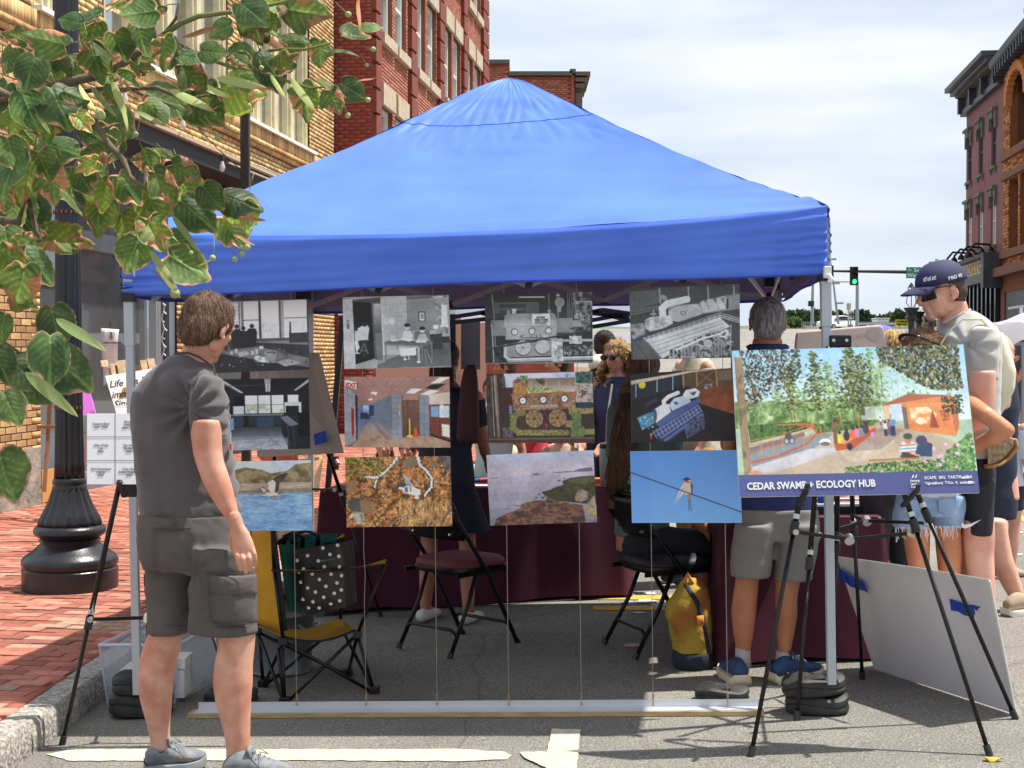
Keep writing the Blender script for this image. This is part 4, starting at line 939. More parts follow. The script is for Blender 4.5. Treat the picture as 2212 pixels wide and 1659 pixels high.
def onboard(P,u,v,off=0.0012):
 nrm=(P[1]-P[0]).cross(P[3]-P[0]).normalized();nrm=-nrm if nrm.y>0 else nrm
 return P[0]*(1-u)*(1-v)+P[1]*u*(1-v)+P[2]*u*v+P[3]*(1-u)*v+nrm*off
# ======= painter for the flat prints (numpy, drawn in code)
class Pic:
 """canvas with its own drawing coordinates (x0,y0)-(x1,y1); drawn at 2x and averaged"""
 def __init__(s,w,h,box,bgc):
  s.w,s.h=w,h;s.W,s.H=w*2,h*2;s.b=box;s.a=np.zeros((s.H,s.W,3),np.float32);s.a[:]=bgc
  s.sx=s.W/(box[2]-box[0]);s.sy=s.H/(box[3]-box[1])
  s.Y,s.X=np.mgrid[0:s.H,0:s.W].astype(np.float32);s.X=(s.X+.5)/s.sx+box[0];s.Y=(s.Y+.5)/s.sy+box[1]
  s.rng=np.random.RandomState(int(box[0]*7+box[1])%9999)
 def sub(s,x0,y0,x1,y1):
  i0=int(max(0,(y0-s.b[1])*s.sy-2));i1=int(min(s.H,(y1-s.b[1])*s.sy+3));j0=int(max(0,(x0-s.b[0])*s.sx-2));j1=int(min(s.W,(x1-s.b[0])*s.sx+3))
  return slice(i0,max(i0,i1)),slice(j0,max(j0,j1))
 def put(s,sl,m,c,al=1.0):
  v=s.a[sl];m=(m*al)[...,None]if m.dtype!=bool else(m.astype(np.float32)*al)[...,None];v[:]=v*(1-m)+np.array(c,np.float32)*m
 def poly(s,pts,c,al=1.0):
  p=np.array(pts,float);sl=s.sub(p[:,0].min(),p[:,1].min(),p[:,0].max(),p[:,1].max());X,Y=s.X[sl],s.Y[sl];m=np.zeros(X.shape,bool)
  for i in range(len(p)):
   (xa,ya),(xb,yb)=p[i],p[i-1]
   if ya==yb:continue
   m^=((ya>Y)!=(yb>Y))&(X<(xb-xa)*(Y-ya)/(yb-ya)+xa)
  s.put(sl,m,c,al);return s
 def rect(s,x0,y0,x1,y1,c,al=1.0):return s.poly([(x0,y0),(x1,y0),(x1,y1),(x0,y1)],c,al)
 def ell(s,x,y,rx,ry,c,al=1.0,ang=0):
  r=max(rx,ry);sl=s.sub(x-r,y-r,x+r,y+r);X,Y=s.X[sl]-x,s.Y[sl]-y;ca,sa=math.cos(R(ang)),math.sin(R(ang))
  m=((X*ca+Y*sa)/rx)**2+((-X*sa+Y*ca)/ry)**2<1;s.put(sl,m,c,al);return s
 def line(s,pts,w,c,al=1.0):
  for(xa,ya),(xb,yb)in zip(pts[:-1],pts[1:]):
   sl=s.sub(min(xa,xb)-w,min(ya,yb)-w,max(xa,xb)+w,max(ya,yb)+w);X,Y=s.X[sl],s.Y[sl]
   dx,dy=xb-xa,yb-ya;t=np.clip(((X-xa)*dx+(Y-ya)*dy)/(dx*dx+dy*dy+1e-9),0,1);d=np.hypot(X-xa-t*dx,Y-ya-t*dy)
   s.put(sl,np.clip((w/2-d)*s.sx+0.5,0,1),c,al)
  return s
 def vgrad(s,x0,y0,x1,y1,c0,c1,al=1.0,horiz=False):
  sl=s.sub(x0,y0,x1,y1);X,Y=s.X[sl],s.Y[sl];t=(X-x0)/(x1-x0)if horiz else(Y-y0)/(y1-y0);t=np.clip(t,0,1)[...,None]
  m=((X>=x0)&(X<=x1)&(Y>=y0)&(Y<=y1))[...,None]*al;s.a[sl]=s.a[sl]*(1-m)+(np.array(c0)*(1-t)+np.array(c1)*t)*m;return s
 def noise(s,scale,seed=0,sxy=(1,1)):
  rng=np.random.RandomState(seed);out=0;amp=1;tot=0
  for o in range(4):
   gw=max(2,int((s.b[2]-s.b[0])/scale*sxy[0]*2**o)+2);gh=max(2,int((s.b[3]-s.b[1])/scale*sxy[1]*2**o)+2)
   g=rng.rand(gh,gw);u=(s.X-s.b[0])/(s.b[2]-s.b[0])*(gw-1.001);v=(s.Y-s.b[1])/(s.b[3]-s.b[1])*(gh-1.001)
   i=v.astype(int);j=u.astype(int);fu=u-j;fv=v-i;fu=fu*fu*(3-2*fu);fv=fv*fv*(3-2*fv)
   out=out+amp*(g[i,j]*(1-fu)*(1-fv)+g[i,j+1]*fu*(1-fv)+g[i+1,j]*(1-fu)*fv+g[i+1,j+1]*fu*fv);tot+=amp;amp*=0.55
  return out/tot
 def tex(s,poly,cols,scale,seed=0,sxy=(1,1),al=1.0,gain=2.2):
  """fills an outline with mottled colour"""
  before=s.a.copy();M=np.zeros(s.a.shape[:2],np.float32)
  p=np.array(poly,float);sl=s.sub(p[:,0].min(),p[:,1].min(),p[:,0].max(),p[:,1].max());X,Y=s.X[sl],s.Y[sl];m=np.zeros(X.shape,bool)
  for i in range(len(p)):
   (xa,ya),(xb,yb)=p[i],p[i-1]
   if ya!=yb:m^=((ya>Y)!=(yb>Y))&(X<(xb-xa)*(Y-ya)/(yb-ya)+xa)
  n=np.clip((s.noise(scale,seed,sxy)[sl]-0.5)*gain+0.5,0,0.999)*(len(cols)-1);k=n.astype(int);f=(n-k)[...,None];C_=np.array(cols,np.float32)
  c=C_[k]*(1-f)+C_[k+1]*f;mm=(m.astype(np.float32)*al)[...,None];s.a[sl]=s.a[sl]*(1-mm)+c*mm;return s
 def dabs(s,x0,y0,x1,y1,n,r,cols,inside=None,asp=0.6,al=0.9):
  for _ in range(n):
   x,y=s.rng.uniform(x0,x1),s.rng.uniform(y0,y1)
   if inside and not inside(x,y):continue
   q=s.rng.uniform(r[0],r[1]);s.ell(x,y,q,q*asp,cols[s.rng.randint(len(cols))],al,s.rng.uniform(0,180))
  return s
 def grade(s,f):s.a=np.clip(f(s.a),0,255);return s
 def out(s,g=1.0):
  W_=s.b[2]-s.b[0];m=1+g*(.34*(s.noise(W_/5,31)-.5)+.2*(s.noise(W_/26,32)-.5)+.2*(s.noise(W_/90,33)-.5));a=s.a+(6*g*(s.noise(W_/12,34)-.5))[...,None]*np.array([1.4,.6,-1.2])*(np.ptp(s.a,2).mean()>12)
  a=a*m[...,None]+s.rng.normal(size=s.a.shape[:2])[...,None]*3.5;b=a.copy();b[1:-1,1:-1]=(a[1:-1,1:-1]*2+a[:-2,1:-1]+a[2:,1:-1]+a[1:-1,:-2]+a[1:-1,2:])/6
  return np.clip(b.reshape(s.h,2,s.w,2,3).mean((1,3)),0,255)
G=lambda v:(v*0.97,v*0.99,v*1.02)
PW,PH=208,138
def pic_support():
 p=Pic(PW,PH,(0,122,582,575),G(52));p.rect(0,122,575,420,G(120));p.vgrad(0,122,160,420,G(200),G(120),horiz=True)
 for x0,x1 in((105,150),(232,316),(326,424),(450,575)):p.vgrad(x0,128,x1,380,G(232),G(214))
 p.rect(60,122,100,330,G(200));p.rect(150,130,222,330,G(196));
 for y in range(135,330,24):p.line([(152,y),(205,y)],2,G(120))
 for x in(152,178,204):p.line([(x,130),(x,330)],2,G(140))
 p.rect(205,126,230,380,G(90));p.rect(213,126,218,380,G(190));p.rect(314,126,328,380,G(60));p.rect(424,126,432,380,G(60));p.rect(436,126,450,380,G(150));p.line([(232,246),(316,246)],5,G(60));p.line([(450,240),(575,240)],5,G(60));p.rect(300,365,580,385,G(70))
 for x in range(338,420,12):p.line([(x,272),(x,330)],4,G(170),.6)
 for x in range(490,560,13):p.line([(x,262),(x,320)],4,G(176),.6)
 p.poly([(0,300),(110,300),(160,330),(320,380),(582,415),(582,575),(0,575)],G(44));p.rect(475,335,575,400,G(48));p.poly([(480,265),(488,265),(488,375),(476,375)],G(40))
 for x,w_,y in((190,28,272),(225,22,285),(272,30,272)):
  p.ell(x+3,y+12,12,14,G(34));p.poly([(x-w_,y+45),(x-w_*.5,y+27),(x+w_*.7,y+27),(x+w_,y+50),(x+w_*.9,y+150),(x-w_*.9,y+150)],G(30));p.line([(x-4,y+26),(x+9,y+26)],3,G(160))
 p.poly([(80,440),(300,415),(582,500),(582,560),(250,500)],G(96));p.poly([(60,445),(582,560),(582,575),(0,575),(0,440)],G(34))
 p.poly([(190,452),(240,440),(262,460),(205,478)],G(150));p.poly([(400,520),(470,500),(540,530),(450,548)],G(150));p.poly([(480,490),(520,480),(570,515),(520,520)],G(110))
 p.poly([(338,452),(406,452),(398,522),(348,522)],G(128));p.ell(372,452,34,9,G(156));p.ell(372,454,27,6,G(70));p.tex([(290,470),(345,485),(362,520),(290,512),(280,492)],[G(60),G(180),G(220)],14,3)
 for x,y,h in((290,430,34),(266,440,26),(178,424,30),(152,440,20)):p.rect(x,y,x+15,y+h,G(165));
 p.line([(300,385),(582,412)],8,G(110));p.tex([(92,200),(150,200),(150,440),(92,440)],[G(24),G(60),G(120)],22,5);p.poly([(380,430),(450,440),(470,480),(455,480)],G(70));p.dabs(90,430,570,540,70,(2,7),[G(30),G(150),G(90)])
 p.rect(312,412,334,432,G(180));return p.out()
def pic_lab():
 p=Pic(PW,PH,(20,613,588,1060),(20,22,26));p.vgrad(20,613,588,760,(16,18,22),(26,28,32));p.vgrad(90,920,470,1060,(70,82,92),(150,160,172));p.vgrad(90,915,470,975,(44,46,50),(84,92,102))
 for x0,x1 in((246,312),(318,382),(388,452),(474,530)):
  p.vgrad(x0,720,x1,832 if x0<470 else 790,(222,228,234),(200,214,206));p.tex([(x0,785),(x1,785),(x1,830),(x0,830)],[(150,172,140),(205,214,206),(222,228,228)],30,int(x0));p.line([(x0,778),(x1,780)],3,(40,44,50))
 p.rect(183,785,240,835,(178,186,192));p.rect(185,722,240,778,(12,14,18));p.rect(455,765,545,830,(176,184,186));p.rect(462,788,532,862,(22,24,28));p.rect(170,836,450,846,(110,116,122));p.rect(175,850,450,905,(34,42,50));p.rect(308,855,395,915,(38,58,76));p.rect(185,855,230,912,(30,52,66))
 p.poly([(95,868),(180,862),(186,935),(120,960),(96,955)],(28,38,44));p.poly([(150,868),(183,862),(184,930),(160,938)],(84,134,158));p.poly([(92,866),(182,858),(184,868),(96,880)],(116,136,148))
 p.poly([(430,860),(588,830),(588,1056),(470,1050),(440,960)],(26,30,36));p.poly([(430,858),(470,850),(530,905),(480,915)],(90,98,108));p.line([(470,915),(480,1040)],3,(58,62,70));p.line([(500,915),(505,1045)],3,(58,62,70));p.rect(526,830,588,980,(14,16,20))
 p.poly([(104,622),(134,622),(240,700),(222,704)],(120,122,124));p.line([(130,626),(232,702)],4,(200,200,196));p.poly([(352,617),(386,617),(382,697),(358,697)],(128,130,130));p.line([(362,650),(362,696)],4,(210,210,205));p.line([(378,650),(376,696)],4,(210,210,205));p.poly([(588,622),(588,640),(520,694),(508,690)],(150,152,150))
 p.line([(90,660),(350,655)],3,(70,72,74));p.tex([(180,1000),(470,985),(470,1058),(110,1060)],[(90,102,112),(160,168,178),(190,198,206)],26,4,(1,3),.5);p.poly([(232,845),(262,845),(262,880),(268,915),(238,915),(240,870)],(18,20,24));p.tex([(125,820),(150,815),(152,862),(128,862)],[(60,60,64),(180,184,188)],12,2)
 p.tex([(20,613),(90,613),(96,1060),(20,1060)],[(34,34,36),(70,70,70),(40,42,46)],30,6,al=.8);return p.out()
def pic_osprey():
 p=Pic(PW,PH,(20,1125,602,1565),(98,142,190));p.vgrad(20,1125,602,1250,(182,204,226),(196,208,220))
 p.tex([(20,1160),(180,1180),(240,1165),(330,1180),(380,1205),(470,1190),(520,1150),(602,1140),(602,1290),(20,1290)],[(84,78,56),(116,104,74),(150,134,98),(106,98,84)],46,8);p.tex([(20,1268),(602,1262),(602,1300),(20,1312)],[(150,134,118),(178,164,148)],30,2,(1,3));p.tex([(100,1312),(602,1298),(602,1326),(100,1335)],[(112,98,84),(138,120,104)],24,3,(1,3))
 p.vgrad(20,1330,602,1565,(120,160,204),(78,122,172));p.tex([(20,1330),(602,1326),(602,1565),(20,1565)],[(76,120,172),(104,150,198),(150,184,216),(88,134,186)],34,11,(0.6,3.5),.75)
 DW,LW_,BW=(52,46,44),(214,208,200),(120,96,80)
 p.poly([(385,1330),(372,1260),(392,1240),(430,1215),(465,1202),(478,1206),(462,1215),(480,1216),(458,1226),(474,1230),(448,1240),(455,1246),(428,1262),(424,1300),(410,1325)],DW)
 p.poly([(364,1262),(392,1244),(408,1262),(400,1325),(378,1330),(366,1300)],LW_)
 for k in range(6):p.line([(400+k*2,1250+k*9),(440-k*3,1232+k*11)],2,(150,142,134),.7)
 p.poly([(308,1296),(336,1284),(340,1282),(350,1302),(362,1316),(340,1328),(322,1312)],BW);p.poly([(322,1292),(345,1300),(352,1318),(338,1322)],LW_)
 p.poly([(316,1338),(326,1330),(350,1326),(390,1322),(420,1328),(445,1322),(447,1334),(425,1342),(392,1346),(340,1344)],LW_);p.poly([(415,1320),(447,1320),(447,1332),(420,1340)],BW);p.line([(322,1334),(348,1332)],5,DW);p.line([(395,1344),(402,1356)],4,DW)
 p.poly([(374,1352),(398,1350),(424,1358),(444,1358),(438,1368),(420,1364),(396,1370),(378,1362)],(98,92,88));p.line([(384,1358),(430,1360)],4,(190,186,178));return p.out()
def pic_elevator():
 p=Pic(PW,PH,(788,97,1465,556),G(150));p.vgrad(1040,100,1200,520,G(176),G(158));p.poly([(788,112),(850,110),(862,556),(788,556)],G(188));p.rect(812,245,828,302,G(80));p.rect(815,250,825,270,G(160))
 for y in range(150,430,52):p.line([(1040,y),(1195,y)],1.5,G(140))
 for x in range(1060,1200,34):p.line([(x,105),(x,480)],1.5,G(144))
 p.poly([(852,122),(975,135),(990,495),(862,532)],G(22));p.poly([(970,135),(990,138),(1000,500),(985,500)],G(70));p.poly([(975,138),(1030,110),(1042,505),(1000,500),(990,330)],G(96));p.vgrad(985,145,1030,330,G(196),G(52),.75);p.poly([(850,118),(1030,104),(1030,140),(852,128)],G(64));p.line([(862,530),(985,495)],5,G(150));p.line([(1036,110),(1040,510)],4,G(214))
 p.poly([(862,310),(905,285),(945,280),(955,300),(945,360),(948,376),(880,380),(890,420),(868,455),(860,400)],G(196));p.ell(925,272,16,16,G(34));p.ell(872,303,11,13,G(44));p.poly([(884,376),(945,372),(930,485),(905,480)],G(36));p.line([(920,395),(888,462)],3,G(150));p.line([(920,395),(942,462)],3,G(150));p.line([(896,440),(938,440)],3,G(140));p.ell(872,455,16,5,G(190))
 p.ell(1068,256,18,22,G(196));p.ell(1100,256,18,22,G(206));p.vgrad(1196,130,1376,320,G(132),G(112));p.poly([(1195,125),(1452,112),(1452,98),(1195,104)],G(96));p.poly([(1350,105),(1435,104),(1420,118),(1365,116)],G(196))
 p.rect(1268,200,1312,262,G(40));p.rect(1274,206,1306,256,G(206));p.rect(1282,214,1300,246,G(110));p.tex([(1376,150),(1452,148),(1452,340),(1376,340)],[G(90),G(130),G(170)],20,3);p.rect(1415,160,1450,235,G(220));p.rect(1412,235,1452,300,G(206));
 p.poly([(1040,520),(1060,500),(1340,400),(1465,380),(1465,546),(1000,556),(1000,530)],G(70));p.vgrad(1000,470,1465,552,G(80),G(116),.5);p.poly([(1335,345),(1415,340),(1415,440),(1345,440)],G(44));p.rect(1410,360,1460,400,G(36));p.rect(1360,285,1392,312,G(214));p.line([(1376,312),(1376,340)],3,G(150));p.poly([(1240,325),(1335,318),(1338,380),(1240,385)],G(92))
 p.poly([(1048,390),(1075,378),(1350,385),(1355,398),(1285,424),(1048,408)],G(84));p.line([(1050,400),(1285,422)],6,G(120));p.line([(1285,420),(1354,396)],5,G(100))
 for x,y in((1056,505),(1130,430),(1284,520),(1346,500)):p.line([(x,402),(x,y)],9,G(104))
 for x,y,c in((1196,290,34),(1290,312,30)):p.poly([(x-34,y+62),(x-20,y+30),(x+18,y+28),(x+34,y+64),(x+20,y+88),(x-40,y+82)],G(206 if x<1250 else 170));p.ell(x,y+4,15,18,G(196));p.ell(x,y-6,20,13,G(c));p.line([(x-30,y+60),(x+4,y+76)],8,G(200))
 p.poly([(1145,432),(1245,428),(1248,475),(1148,480)],G(214));p.line([(1172,480),(1174,498)],9,G(170));p.line([(1200,478),(1200,500)],9,G(180));p.line([(1262,430),(1262,515)],13,G(170));p.ell(1175,500,11,6,G(230));p.ell(1260,518,13,6,G(230));p.poly([(1155,376),(1205,370),(1240,378),(1205,388)],G(226));p.poly([(1240,380),(1300,378),(1310,396),(1250,396)],G(200));p.ell(1102,362,16,14,G(186));p.poly([(1080,378),(1120,370),(1140,382),(1100,386)],G(214))
 p.line([(1310,440),(1345,530)],3,G(170));p.line([(1300,440),(1308,530)],3,G(170));return p.out()
def pic_corridor():
 p=Pic(PW,PH,(798,605,1462,1048),(120,96,88));p.poly([(798,605),(1462,605),(1462,720),(1100,745),(940,790),(870,720)],(138,100,92))
 for k in range(9):p.line([(1020+k*55,605),(950+k*8,790)],2,(172,138,128),.8)
 for y in(628,655,690,722):p.line([(820,y),(1462,y-10)],2,(168,132,122),.7)
 for q in(((1185,708),(1225,680),(1290,682),(1240,712)),((1275,718),(1335,690),(1395,694),(1330,722)),((965,708),(975,700),(1008,702),(1000,722)),((950,745),(978,740),(976,752),(952,754)),((1340,650),(1400,612),(1462,612),(1400,645))):p.poly(q,(226,222,222))
 p.poly([(1305,680),(1350,655),(1440,650),(1380,685)],(20,18,20));p.poly([(798,640),(875,720),(880,1000),(800,1046)],(138,140,150))
 for k in range(8):p.line([(798,700+k*44),(878,752+k*32)],2,(96,98,106));
 for x in(822,850):p.line([(x,665),(x,1030)],2,(100,102,110))
 p.poly([(868,715),(882,725),(882,1000),(872,1006)],(24,22,26));p.poly([(842,800),(860,806),(860,960),(844,985)],(130,30,30));p.poly([(882,790),(1000,770),(1000,880),(900,970),(882,1000)],(78,92,126));p.vgrad(918,785,955,830,(150,190,240),(90,130,190));p.rect(955,785,990,850,(30,40,60));p.rect(900,830,960,870,(30,34,50));p.dabs(900,830,1100,930,40,(3,14),[(150,176,214),(60,70,96)],asp=.4,al=.5)
 p.poly([(985,770),(1100,715),(1100,995),(1040,940),(985,868)],(88,96,112));p.poly([(880,1000),(930,905),(1010,880),(1100,995),(1330,968),(1462,1012),(1462,1048),(840,1048)],(150,122,100));p.vgrad(880,880,1100,1000,(70,84,118),(150,122,100),.55);p.poly([(985,868),(1040,940),(1100,995),(1060,1000),(960,880)],(92,84,92),.7);p.tex([(880,1000),(1100,995),(1330,968),(1462,1012),(1462,1048),(840,1048)],[(134,104,84),(172,142,116)],40,5,al=.6)
 p.poly([(1100,712),(1160,722),(1160,985),(1100,995)],(118,126,138));p.poly([(1270,726),(1332,735),(1332,968),(1272,970)],(112,122,136))
 for y in range(740,980,32):p.line([(1100,y),(1160,y)],2,(82,88,98));p.line([(1270,y),(1332,y)],2,(82,88,98))
 for x in(1130,1300):p.line([(x,720),(x,980)],2,(82,88,98))
 p.poly([(1160,720),(1270,728),(1272,970),(1160,985)],(84,60,50));p.vgrad(1166,760,1264,970,(110,76,60),(70,46,40));p.line([(1198,756),(1198,975)],3,(36,28,28));p.rect(1166,724,1266,752,(150,112,94));p.rect(1134,782,1156,806,(214,120,36));p.line([(1145,820),(1145,845)],6,(190,190,190))
 p.line([(1208,870),(1208,975)],8,(222,190,40));p.ell(1208,976,19,7,(226,196,44));p.poly([(1240,924),(1250,924),(1262,974),(1232,974)],(226,66,34));p.ell(1247,974,19,5,(210,56,30))
 p.poly([(1332,720),(1462,700),(1462,1012),(1332,968)],(186,170,156));p.poly([(1330,780),(1462,776),(1462,1010),(1332,966)],(92,44,34));p.rect(1342,790,1390,856,(96,140,176));p.rect(1394,786,1456,860,(176,192,206));p.rect(1402,780,1420,808,(220,222,224));p.poly([(1408,900),(1456,906),(1456,984),(1410,972)],(206,198,182));p.line([(1395,865),(1396,985)],4,(52,26,22));p.poly([(1332,960),(1462,1000),(1462,1014),(1332,972)],(30,22,22))
 p.ell(1014,983,15,7,(60,56,56));p.ell(1014,983,11,4,(150,122,100));p.ell(981,998,16,7,(60,56,56));p.ell(981,998,12,4,(150,122,100))
 p.poly([(804,625),(880,640),(878,684),(806,668)],(228,214,210));return p.out()
def pic_kingfisher():
 p=Pic(PW,PH,(375,228,1378,895),(120,84,48));p.tex([(375,228),(1378,228),(1378,895),(375,895)],[(54,38,26),(96,64,36),(150,98,54),(190,138,82),(110,66,34)],60,21)
 p.dabs(375,228,1378,895,1500,(4,20),[(160,96,44),(188,116,60),(84,50,30),(206,156,100),(60,40,28),(142,72,30)],asp=.5);p.dabs(375,228,760,420,330,(5,15),[(120,124,44),(150,148,70),(60,60,30),(90,90,36)],asp=.6)
 for _ in range(420):x,y=p.rng.uniform(880,1330),p.rng.uniform(610,850);p.line([(x,y),(x+p.rng.uniform(-26,26),y+60)],4,[(206,168,104),(176,136,80),(120,84,44),(226,192,130)][p.rng.randint(4)],.7)
 p.poly([(400,650),(430,610),(510,620),(528,700),(510,750),(420,735),(392,700)],(66,68,66));p.poly([(505,640),(560,620),(650,680),(652,750),(600,775),(520,745)],(124,98,70));p.poly([(930,265),(1000,235),(1045,270),(1040,330),(960,340),(920,310)],(112,92,74));p.poly([(385,470),(470,440),(490,530),(420,580),(390,560)],(136,104,66));p.poly([(1180,290),(1240,270),(1250,320),(1190,345)],(116,100,82));p.poly([(400,800),(450,740),(460,770),(420,810)],(196,190,176));p.tex([(440,740),(540,760),(560,860),(460,860)],[(120,110,96),(200,194,180)],30,3)
 def lich(pts,w):
  p.line(pts,w,(40,38,34))
  for(xa,ya),(xb,yb)in zip(pts[:-1],pts[1:]):
   for t in np.arange(0,1,.12):p.ell(xa+(xb-xa)*t+p.rng.uniform(-3,3),ya+(yb-ya)*t+p.rng.uniform(-3,3),w*.45,w*.2,(206,206,196),.95,p.rng.uniform(0,180))
 lich([(880,228),(830,300),(740,385),(680,430),(650,520)],38);lich([(575,418),(640,425),(690,425)],36);lich([(1065,228),(1085,310),(1150,370),(1195,440),(1190,520),(1120,600)],40)
 p.line([(1370,730),(1320,790),(1280,865)],24,(80,74,66));p.line([(1285,865),(1180,830),(1040,800),(980,780),(860,820),(790,880)],10,(130,112,88));p.line([(900,640),(960,730),(1000,800),(1110,700)],5,(70,56,44));p.tex([(1250,228),(1378,228),(1378,400),(1310,340)],[(60,54,50),(96,88,80)],30,2)
 Wt,Gy,Dk=(226,228,232),(150,160,176),(52,62,72)
 p.poly([(918,390),(950,415),(1000,480),(1040,530),(985,520),(945,480)],Gy);p.line([(925,400),(1030,525)],3,Wt);p.line([(925,420),(1000,520)],3,(96,106,120))
 p.poly([(905,530),(960,505),(1020,520),(1085,550),(1088,590),(1050,605),(985,588),(925,570)],Wt);p.poly([(940,520),(965,515),(970,560),(950,575),(935,550)],(92,104,120));p.poly([(985,515),(998,520),(1000,560),(988,565)],(150,84,50));p.ell(908,500,40,26,Dk,1,-12);p.poly([(885,490),(870,530),(800,548),(845,525)],(60,60,58));p.ell(900,528,22,12,Wt);p.ell(1048,618,20,16,Wt);p.line([(930,580),(860,640),(840,655)],4,(50,40,30));return p.out()
def pump(p,ox,oy,s_,body,dark,mid,hi,ln):
 X=lambda x:ox+x*s_;Y_=lambda y:oy+y*s_
 return X,Y_
def pic_boiler():
 p=Pic(PW,PH,(445,5,1715,855),G(34));p.vgrad(445,5,1715,300,G(28),G(46));p.line([(535,20),(560,320)],14,G(110));p.line([(855,55),(1150,58)],12,G(200));p.rect(560,115,1085,245,G(72));p.rect(622,138,938,180,G(44));p.rect(622,210,938,262,G(48))
 p.tex([(1480,10),(1715,10),(1715,320),(1500,330)],[G(30),G(70),G(150)],45,9)
 for x in(1205,1305,1318,1427,1448,1476,1520):p.line([(x,5),(x,310)],7,G(120))
 p.line([(1500,20),(1500,100),(1540,122),(1700,120)],12,G(150));p.ell(1331,125,55,57,G(150));p.ell(1331,125,47,48,G(120));p.rect(1300,180,1350,240,G(130));p.ell(1312,40,24,14,G(150))
 p.rect(522,328,690,515,G(118));p.rect(1285,312,1482,488,G(120));p.rect(1482,340,1570,420,G(130));p.ell(535,385,22,60,G(90))
 p.poly([(676,400),(680,275),(710,254),(1255,250),(1285,280),(1290,395)],G(128));p.vgrad(676,300,1290,395,G(128),G(172));p.rect(655,395,1305,418,G(150));p.vgrad(690,418,1295,565,G(168),G(150));p.line([(690,418),(700,565),(1295,545)],4,G(90))
 p.ell(727,233,19,19,G(170));p.ell(727,233,10,10,G(60));p.ell(1208,228,19,19,G(170));p.ell(1208,228,10,10,G(60));p.rect(772,200,818,250,G(158));p.ell(795,205,30,12,G(180))
 p.poly([(1005,262),(1215,256),(1218,388),(1010,395)],G(214))
 for x,y in((796,470),(1000,463),(1197,460)):p.ell(x,y,42,42,G(60));p.ell(x+2,y+2,33,33,G(190));p.ell(x,y,22,22,G(226));p.line([(x-10,y-12),(x+8,y+8)],5,G(90))
 p.rect(868,512,1126,545,G(26));p.poly([(665,640),(1240,570),(1240,760),(665,780)],G(124))
 for x,y,r in((896,665,92),(1124,655,88)):p.ell(x,y+4,r+6,r,G(52));p.ell(x+2,y-4,r,r-4,G(166))
 for k in range(6):p.line([(896,660),(896+74*math.cos(k*1.047),660+74*math.sin(k*1.047))],6,G(120))
 p.ell(896,660,12,12,G(90));p.line([(690,640),(688,760),(730,812),(1715,790)],46,G(150));p.line([(690,640),(680,760),(725,800),(1715,778)],12,G(206));p.line([(445,850),(1715,842)],18,G(110));p.tex([(1230,560),(1360,560),(1370,830),(1230,835)],[G(110),G(170),G(206)],40,4);p.ell(1294,606,58,14,G(190));p.line([(1300,582),(1715,580)],30,G(150));p.tex([(1440,530),(1585,530),(1590,625),(1440,620)],[G(120),G(180),G(200)],30,7);p.ell(1500,440,55,16,G(60));p.rect(1485,450,1515,530,G(96))
 p.tex([(1380,640),(1715,640),(1715,750),(1380,760)],[G(30),G(60),G(150)],26,3);p.line([(530,380),(548,830)],14,G(150));p.line([(565,520),(575,700)],8,G(140));p.tex([(560,640),(660,640),(660,830),(560,830)],[G(24),G(60)],30,2);p.line([(450,680),(900,600),(1715,455)],22,G(36));p.line([(450,668),(900,590),(1715,445)],4,G(120));p.line([(1570,260),(1660,450)],12,G(130));p.tex([(1560,250),(1690,250),(1690,480),(1560,420)],[G(40),G(110),G(170)],24,5,al=.7);return p.out()
